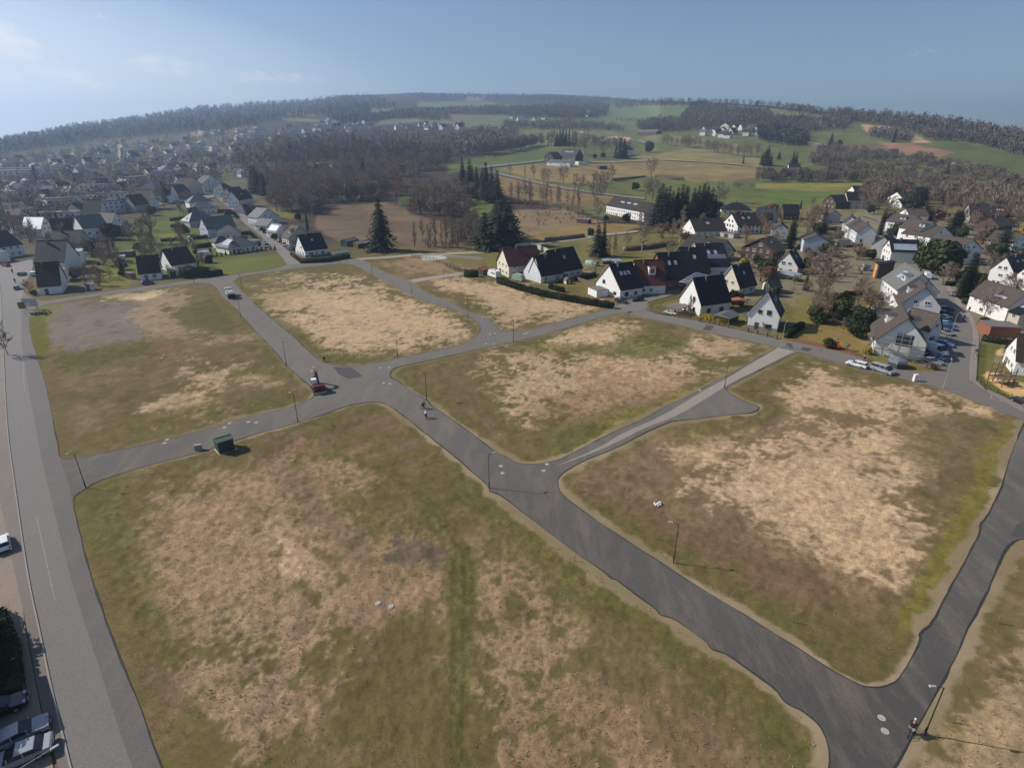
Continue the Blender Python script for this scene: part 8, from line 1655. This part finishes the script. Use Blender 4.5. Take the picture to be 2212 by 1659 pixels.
def bicycle(label, loc, rz, scale=1.0, lean=0.0):
    r = empty('bicycle', label, 'bicycle', loc, rz); r.scale = (scale,) * 3
    for x in (-.52, .55):
        b = MB(); b.tube([(x + .34 * math.cos(t * math.pi / 12), 0, .35 + .34 * math.sin(t * math.pi / 12)) for t in range(25)], .026, 6, False); w_ = b.build('wheel', M_TYRE, r)
        b = MB(); [b.tube([(x, 0, .35), (x + .32 * math.cos(t), 0, .35 + .32 * math.sin(t))], .005, 4) for t in [k * math.pi / 6 for k in range(12)]]; b.build('spokes', M_RIM, w_)
    b = MB(); F_ = ((-.52, 0, .35), (-.02, 0, .3), (-.2, 0, .82), (.36, 0, .84), (.55, 0, .35), (.40, 0, .98)); [b.tube([F_[i], F_[j]], .022, 6) for i, j in ((0, 1), (0, 2), (1, 2), (2, 3), (1, 3), (3, 4), (3, 5))]; b.tube([(-.2, 0, .82), (-.23, 0, .93)], .018, 6); b.build('frame', CP['black'], r)
    b = MB(); b.tube([(.50, -.28, 1.03), (.42, -.1, 1.0), (.42, .1, 1.0), (.50, .28, 1.03)], .018, 6); b.build('handlebar', M_BLACKP, r); b = MB(); b.ball((-.22, 0, .95), (.14, .07, .04), 8, 5); b.build('saddle', M_BLACKP, r)
    b = MB(); b.tube([(-.02, .11, .30), (-.02, -.11, .30)], .012, 6); b.box((.06, .13, .36), (.1, .08, .02)); b.box((.1, -.13, .16), (.1, .08, .02)); b.tube([(-.02, .11, .3), (.06, .12, .36)], .012, 6); b.tube([(-.02, -.11, .3), (.1, -.12, .16)], .012, 6); b.build('cranks', M_STEEL, r)
    return r
def cyclist(crop, c, f, top, legs, helmet, lab, blab, scale=1.0, zo=.04):
    p = mid(crop, c); g = rz_of(crop, c, f); bicycle(blab, (p.x, p.y, zo), g, scale); person(lab, (p.x, p.y, zo), g, 'ride', top, legs, helmet, scale)
cyclist('A2', (145, 912), (185, 905), 'black', 'black', 'black', 'cyclist in black riding side on along the site road', 'black bicycle under the rider in black'); cyclist('A2', (168, 990), (182, 950), 'white', 'black', 'white', 'cyclist in a pale top riding away below the black rider', 'bicycle under the rider in the pale top'); cyclist('A1', (1105, 968), (1112, 985), 'black', 'black', 'white', 'small rider with pale helmet on the grass above the junction', 'small bicycle on the grass above the junction', .85, .02); cyclist('A7', (985, 1475), (1010, 1430), 'black', 'grey', 'white', 'cyclist in dark clothes with pale helmet in the lower right corner', 'bicycle in the lower right corner')
cyclist('G0', (150, 985), (145, 930), 'black', 'black', 'black', 'dark rider on the main street before the crossing, farther one', 'two wheeler of the farther street rider', 1.1); cyclist('G0', (182, 1100), (178, 1060), 'black', 'jeans', 'black', 'dark rider on the main street, nearer one', 'two wheeler of the nearer street rider', 1.1)
for c, q, f, t, l_c, lab in (('B7', (1635, 435), (1650, 460), 'navy', 'jeans', 'person in a navy jacket on the far pavement of the lane'), ('B7', (1583, 520), (1575, 550), 'black', 'jeans', 'person in black walking on the lane'), ('B7', (1705, 885), (1712, 920), 'black', 'grey', 'person with yellow bag on the pavement beside the playground'), ('A3', (1978, 520), (1960, 525), 'grey', 'black', 'person standing behind the white estate car')):
    p = mid(c, q); person(lab, (p.x, p.y, p.z + (.13 if '1705' in str(q) or '1635' in str(q) else .06)), rz_of(c, q, f), 'walk', t, l_c)
p = mid('B7', (1712, 892)); b = MB(); b.box((0, 0, .2), (.3, .2, .36)); b.box((0, 0, .42), (.2, .04, .1)); o_ = b.build('shoulder_bag', CLO['yellow']); o_.location = (p.x, p.y, p.z + .14); tag(o_, 'yellow bag beside the person at the playground', 'bag')
# low survey pegs and small thorn stubs on the parcels
for c, x, y, lab in (('A6', 472, 545, 'short wooden peg on the grass left of the fresh road'), ('A7', 357, 875, 'short wooden peg in the corner of the right parcel'), ('A7', 1462, 880, 'short wooden peg on the right hand grass strip'), ('A7', 1215, 1415, 'short wooden peg beside the lower right lamp post')):
    p = mid(c, (x, y)); b = MB(); b.tube([(0, 0, -.1), (.03, 0, 1.1)], .05, 5); o_ = b.build('survey_peg', M_TIMBER); o_.location = p; tag(o_, lab, 'peg', 'survey pegs on the parcels')
house('house', 'house standing just outside the left frame edge, its shadow over the yard', (-740, 1620), (-430, 1545), 9, 5.5, 8.5, 'e', 'white', 'slate', crop='C3', win='F')
for x, y, h in ((-230, 700, 5), (-230, 860, 5.5), (-230, 1010, 5.5), (-250, 1180, 6), (-280, 1330, 6.5), (-320, 1480, 7)): plant('E', mid('C3', (x, y)), h, 'dense evergreen just outside the left frame edge', 'evergreens along the left yard')
# ------------------------------------------------------------------ far woods (masses), the town, the air
def far_mass(name, label, specs, m, seed, conifer=.06, kq=34, wf=1.0):
    """a far wood nobody could count: many small leafless crowns in one object"""
    rg = np.random.default_rng(seed); V = []; Fq = []; n0 = 0; MI = []
    for crop, poly, n, h0, h1 in specs:
        P = np.array(px(crop, *poly)); lo, hi = P.min(0), P.max(0)
        q = rg.random((n * 4, 2)) * (hi - lo) + lo; q = q[sdist(P, q[:, 0], q[:, 1]) > 0][:n]
        X, Y = gpv(q[:, 0], q[:, 1]); ok = np.isfinite(X); X, Y = X[ok], Y[ok]; Z = hgt(X, Y)
        for x, y, z in zip(X, Y, Z):
            h = rg.uniform(h0, h1); con = rg.random() < conifer
            k = 30 if con else kq
            c = np.array([x, y, z])
            if con:
                a = rg.random(k) * 6.28; t = rg.random(k) ** .8; r = h * .2 * (1 - t)
                p = np.stack([np.cos(a) * r, np.sin(a) * r, .08 * h + t * h * .9], 1)
                d = np.stack([np.cos(a) * .1, np.sin(a) * .1, np.full(k, -.07)], 1) * h; w = h * .05
            else:
                a = rg.random(k) * 6.28; t = rg.random(k); r = h * .3 * np.sqrt(np.maximum(.05, 1 - ((t - .45) / .6) ** 2)) * rg.random(k) ** .5
                p = np.stack([np.cos(a) * r, np.sin(a) * r, .18 * h + t * h * .68], 1)
                d = (np.stack([np.cos(a) * .35, np.sin(a) * .35, np.full(k, .8)], 1) + rg.normal(size=(k, 3)) * .35) * h * .16; w = h * .032 * wf
                p[0] = (0, 0, 0); d[0] = (0, 0, h * .5)
            o = np.cross(d, rg.normal(size=(k, 3))); o /= np.maximum(np.linalg.norm(o, axis=1), 1e-6)[:, None]; o *= w
            V.append(np.stack([p - o, p + o, p + d + o * .6, p + d - o * .6], 1).reshape(-1, 3) + c)
            Fq.append(np.arange(k * 4).reshape(-1, 4) + n0); n0 += k * 4; MI.append(np.full(k, 1 if con else 0))
    return tag(link(name, npmesh(name, np.concatenate(V), np.concatenate(Fq), m, np.concatenate(MI))), label, None, None, 'stuff')
M_FW = leafmat('far_twigs', (.185, .142, .105), .5, .9, .012); M_FC = leafmat('far_needles', (.03, .04, .026), .4, .9, .02)
far_mass('woodland', 'bluish wooded ridge behind the town', [('D', ((-60, 310), (0, 306), (160, 273), (411, 235), (656, 218), (800, 208), (860, 235), (760, 245), (600, 262), (500, 285), (400, 288), (250, 300), (100, 320), (-60, 345)), 4200, 16, 26), ('D', ((860, 206), (1100, 206), (1320, 214), (1300, 224), (1100, 216), (900, 214)), 800, 14, 24), ('E2', ((900, 200), (1100, 240), (1090, 320), (1400, 270), (1900, 250), (1750, 300), (1200, 345), (800, 380), (760, 330), (560, 255)), 1500, 12, 20)], [M_FW, M_FC], 3, .5)
far_mass('woodland', 'bare woods crowning the hill on the right', [('D', ((1329, 216), (1384, 219), (1550, 225), (1665, 233), (1833, 249), (2026, 266), (2212, 300), (2300, 318), (2300, 330), (2212, 318), (2026, 290), (1900, 275), (1833, 262), (1665, 236), (1550, 230), (1384, 232), (1329, 240)), 1900, 15, 22), ('E3', ((-100, 265), (300, 255), (600, 250), (950, 270), (900, 285), (650, 300), (0, 268)), 700, 16, 24), ('E3', ((0, 240), (500, 205), (900, 185), (960, 215), (940, 250), (500, 255), (0, 265)), 800, 16, 24), ('E4', ((1450, 500), (1700, 500), (2000, 570), (2250, 640), (2250, 560), (1900, 460), (1500, 400)), 650, 12, 18), ('E4', ((640, 290), (1000, 320), (1400, 400), (1440, 440), (1450, 500), (1330, 440), (1000, 345), (800, 335), (700, 430), (640, 400)), 420, 12, 18)], [M_FW, M_FC], 4, .06)
far_mass('woodland', 'rounded purplish wood on the middle hill', [('E3', ((1510, 315), (1560, 235), (1700, 200), (1850, 205), (1900, 235), (2200, 260), (2212, 330), (2050, 350), (1900, 370), (1700, 385), (1500, 400), (1200, 400), (1160, 350), (1300, 315)), 1500, 13, 20), ('E4', ((0, 260), (150, 320), (450, 320), (640, 340), (640, 400), (400, 440), (430, 520), (300, 540), (0, 470)), 900, 10, 18)], [M_FW, M_FC], 5, .08)
far_mass('woodland', 'dark fir plantation on the middle hill', [('E4', ((0, 420), (250, 420), (420, 480), (430, 540), (250, 540), (0, 500)), 260, 12, 20), ('E3', ((1570, 205), (1690, 185), (1700, 215), (1580, 240)), 60, 12, 18)], [M_FC, M_FC], 6, .9)
far_mass('woodland', 'hedges and copses between the meadows', [('E3', ((120, 345), (330, 350), (600, 330), (1000, 365), (1080, 400), (800, 385), (450, 385), (140, 375)), 420, 12, 18), ('E3', ((-300, 480), (-40, 400), (240, 400), (240, 520), (0, 560), (-300, 600)), 260, 14, 22), ('E3', ((800, 470), (1000, 470), (1150, 500), (1140, 520), (820, 520)), 120, 8, 14), ('E3', ((1000, 300), (1250, 300), (1230, 325), (1000, 330)), 50, 6, 10), ('E4', ((920, 430), (1000, 440), (1200, 430), (1290, 500), (1200, 510), (950, 480)), 180, 10, 16),
          ('E2', ((1500, 330), (1760, 300), (1790, 345), (1550, 355)), 120, 12, 16), ('E2', ((1760, 260), (2212, 230), (2300, 275), (1780, 290)), 260, 14, 20)], [M_FW, M_FC], 7, .05)
far_mass('woodland', 'bare trees filling the gaps between the town roofs', [('D', ((-40, 345), (150, 328), (260, 300), (420, 292), (560, 285), (640, 268), (800, 268), (960, 290), (960, 312), (800, 300), (680, 330), (560, 380), (430, 400), (280, 430), (150, 470), (-40, 540)), 1500, 7, 13), ('E2', ((-60, 560), (900, 480), (1290, 500), (1760, 520), (2212, 430), (2212, 600), (1760, 640), (1290, 600), (900, 590), (400, 640), (100, 800), (-60, 760)), 650, 12, 20)], [M_FW, M_FC], 8, .12)
far_mass('woodland', 'rear rows of bare trees of the paddock wood', [('E4', ((430, 610), (640, 560), (900, 610), (1180, 620), (1190, 660), (800, 690), (440, 700)), 150, 8, 14), ('E4', ((1230, 640), (1500, 660), (1700, 720), (2000, 790), (2230, 860), (2230, 960), (1900, 860), (1500, 760), (1240, 720)), 110, 8, 14), ('E4', ((500, 700), (800, 740), (1000, 720), (1220, 700), (1220, 860), (900, 840), (500, 800)), 80, 8, 15), ('E4', ((1200, 800), (1500, 830), (1700, 880), (1500, 960), (1250, 920)), 50, 8, 14), ('E2', ((380, 600), (900, 560), (1290, 600), (1760, 640), (1760, 715), (1290, 700), (860, 710), (560, 740), (330, 760), (250, 700)), 210, 15, 24), ('E2', ((120, 900), (270, 1120), (450, 1140), (610, 1190), (660, 1090), (900, 1040), (1120, 1020), (1340, 1055), (1340, 900), (1440, 860), (1740, 740), (1250, 700), (860, 760), (300, 800)), 190, 7, 15), ('E2', ((1430, 1150), (1700, 1210), (1900, 1190), (1960, 1120), (1850, 960), (1500, 950)), 50, 6, 11), ('E2', ((1850, 1000), (2190, 1060), (2170, 1000), (1900, 900)), 30, 8, 13), ('E2', ((1860, 1200), (2060, 1180), (2050, 1440), (1870, 1440)), 26, 4, 8), ('E3', ((-60, 560), (100, 550), (300, 515), (430, 495), (430, 508), (300, 532), (100, 572), (-60, 585)), 70, 17, 23), ('E4', ((0, 840), (300, 845), (880, 845), (880, 815), (300, 805), (0, 795)), 90, 8, 15), ('E4', ((880, 960), (1000, 850), (1200, 890), (1260, 980), (1000, 1010)), 60, 11, 18), ('E4', ((1400, 960), (1700, 890), (2000, 970), (2250, 1090), (2250, 1220), (1900, 1120), (1600, 1050), (1450, 1030)), 105, 10, 16), ('B6', ((900, 330), (1250, 300), (1640, 380), (1700, 480), (1450, 560), (1250, 420), (950, 420)), 40, 9, 14), ('E4', ((820, 1000), (1000, 980), (1080, 1080), (900, 1080)), 14, 9, 14)], [M_FW, M_FC], 12, .03, 260, .42)
# -- town houses far off: one object each, too small to show parts
TW = [WALL[k] for k in ('white', 'cream', 'pale', 'beige', 'grey', 'lblue')]; TR = [ROOF[k] for k in ('slate', 'dbrown', 'grey', 'maroon', 'green', 'brown')]
_tm = {}
def town_mesh(wi, ri, shp):
    k = (wi, ri, shp)
    if k not in _tm:
        b = MB(); w, d, e, r = ((9, 11, 5, 9.5), (14, 10, 6.5, 10.5), (26, 12, 8, 8.8))[shp]
        if shp < 2: b.prism([(-w / 2, 0), (w / 2, 0), (w / 2, e), (0, r), (-w / 2, e)], -d / 2, d / 2)
        else: b.box((0, 0, e / 2), (w, d, e))
        b.cur = 1
        if shp < 2: b.prism([(-w / 2 - .5, e - .4), (0, r + .02), (w / 2 + .5, e - .4), (w / 2 + .5, e - .05), (0, r + .5), (-w / 2 - .5, e - .05)], -d / 2 - .4, d / 2 + .4)
        else: b.box((0, 0, e + .3), (w + .6, d + .6, .5))
        b.cur = 2
        for f in (-1, 1):
            for i in range(3 if shp < 2 else 7):
                for z in ((1.6, 4.2) if shp < 2 else (1.6, 4.2, 6.6)): b.box(((i - (1 if shp < 2 else 3)) * (w / (3.4 if shp < 2 else 7.4)), f * (d / 2 + .02), z), (1.2, .1, 1.3))
        b.cur = 3; b.box((w * .2, d * .2, r - .2 if shp < 2 else e + 1), (.7, .7, 2))
        _tm[k] = b.mesh('town_house', [TW[wi], TR[ri], M_PANE, M_CHIM])
    return _tm[k]
WN = ('white', 'cream', 'pale', 'beige', 'grey', 'blue grey'); RN = ('black', 'dark brown', 'grey', 'maroon', 'grey green', 'brown')
def far_house(p, wi, ri, shp, rz, sc, where, group):
    o = link('town_house', town_mesh(wi, ri, shp), None, (p[0], p[1], p[2] - .4), rz); o.scale = (sc,) * 3
    return tag(o, f'{WN[wi]} {"flat block" if shp == 2 else "house"} with {RN[ri]} roof {where}', 'house', group)
rg = random.Random(5)
for crop, poly, n, gap, sc, where, group in (
        ('D', ((-20, 440), (120, 410), (260, 395), (420, 380), (520, 360), (560, 380), (480, 400), (330, 430), (200, 470), (-20, 520)), 46, 17, 1.0, 'in the nearer rows of the hazy town', 'nearer rows of the town'),
        ('D', ((-20, 352), (150, 335), (260, 312), (420, 305), (560, 300), (600, 330), (520, 358), (400, 376), (250, 392), (100, 410), (-20, 435)), 132, 15, .95, 'in the middle of the hazy town', 'middle of the town'),
        ('D', ((440, 290), (560, 280), (680, 262), (790, 268), (800, 290), (690, 300), (620, 325), (560, 300), (440, 305)), 46, 20, 1.1, 'at the far end of the hazy town', 'far end of the town'),
        ('E2', ((620, 420), (820, 395), (1080, 380), (1120, 415), (900, 445), (700, 490)), 18, 18, 1.3, 'in the bright cluster beyond the wood', 'bright cluster beyond the wood'),
        ('E2', ((1200, 390), (1500, 385), (1900, 390), (1890, 425), (1500, 425), (1250, 430)), 14, 22, 1.3, 'in the hamlet row beyond the wood', 'hamlet row beyond the wood'),
        ('E3', ((190, 285), (330, 290), (480, 285), (480, 300), (330, 320), (230, 320)), 9, 24, 1.4, 'in the tree dotted hamlet on the hill', 'tree dotted hamlet'),
        ('E3', ((1640, 425), (1700, 395), (1900, 375), (2080, 395), (2110, 435), (1950, 452), (1780, 440)), 15, 20, 1.25, 'in the village below the purplish wood', 'village below the purplish wood'),
        ('E4', ((470, 365), (640, 335), (660, 370), (560, 385)), 6, 22, 1.2, 'in the farm group on the upper meadow', 'farm group on the upper meadow'),
        ('E4', ((0, 330), (200, 350), (380, 400), (300, 420), (0, 400)), 8, 24, 1.1, 'among the trees right of the village', 'houses among the trees right of the village')):
    for p in scatter(crop, poly, n, gap, len(where) + n):
        wi = rg.choice((0, 0, 0, 1, 2, 2, 3, 4, 5)); ri = rg.choice((0, 0, 1, 1, 2, 3, 4, 5))
        far_house(p, wi, ri, rg.choice((0, 0, 0, 1, 1, 2)) if group.endswith('town') else rg.choice((0, 0, 1)), rg.choice((.3, 1.87, -.6, 1.0)) + rg.uniform(-.15, .15), sc * rg.uniform(.85, 1.15), where, group)
for x, y, s_, lab in ((230, 845, 1.5, 'long white flat block left of the church spire'), (100, 870, 1.5, 'long white flat block at the left edge of the town'), (860, 975, 1.1, 'long white flat building behind the gardens'), (920, 690, 1.2, 'long pale flat school building in the town')):
    p = gp(*px('E1', (x, y))[0]); tag(far_house(p, 0, 2, 2, .35, s_, '', 'long flat town blocks'), lab)
p = gp(*px('E1', (318, 860))[0]); b = MB(); b.box((0, 0, 8), (6, 6, 16)); r = empty('church_tower', 'dark pointed church spire standing out of the town', 'church tower', p, .3); b.build('tower', WALL['slatewall'], r)
b = MB(); b.box((0, 0, 25), (6.6, 6.6, 18), 0, (.02, .02)); b.build('spire', ROOF['slate'], r); r.scale = (.6, .6, .55)
p = gp(*px('E1', (375, 440))[0]); r = empty('lookout_tower', 'dark blocky tower standing on the left ridge', 'tower', p, .2); b = MB(); b.box((0, 0, 19), (24, 18, 38)); b.build('shaft', WALL['grey'], r); b = MB(); b.box((0, 0, 40), (28, 22, 5)); b.box((6, 0, 45), (4, 4, 8)); b.build('platform', WALL['grey'], r)
p = gp(*px('E2', (661, 140))[0]); r = empty('radio_mast', 'thin radio mast on the blue ridge', 'mast', p, 0); b = MB(); b.tube([(0, 0, 0), (0, 0, 70)], [2.0, 1.0], 6); b.build('mast', WALL['grey'], r); b = MB(); b.tube([(0, 0, 60), (0, 0, 68)], 2.6, 8); b.build('antenna', WALL['grey'], r)
# -- the air: one closed box of thin haze round the camera and the whole scene
hb = MB(); hb.box((0, 3400, 216), (13400, 7200, 434))
HM = bpy.data.materials.new('thin_haze'); HM.use_nodes = True; hn = HM.node_tree; hn.nodes.clear()
ho = hn.nodes.new('ShaderNodeOutputMaterial'); hv = hn.nodes.new('ShaderNodeVolumePrincipled')
hv.inputs['Color'].default_value = (.54, .73, 1.0, 1); hv.inputs['Density'].default_value = 1.75e-4; hv.inputs['Anisotropy'].default_value = .5
hn.links.new(hv.outputs[0], ho.inputs['Volume'])
tag(hb.build('haze', HM), 'thin bluish haze over the far hills and the town', None, None, 'stuff')
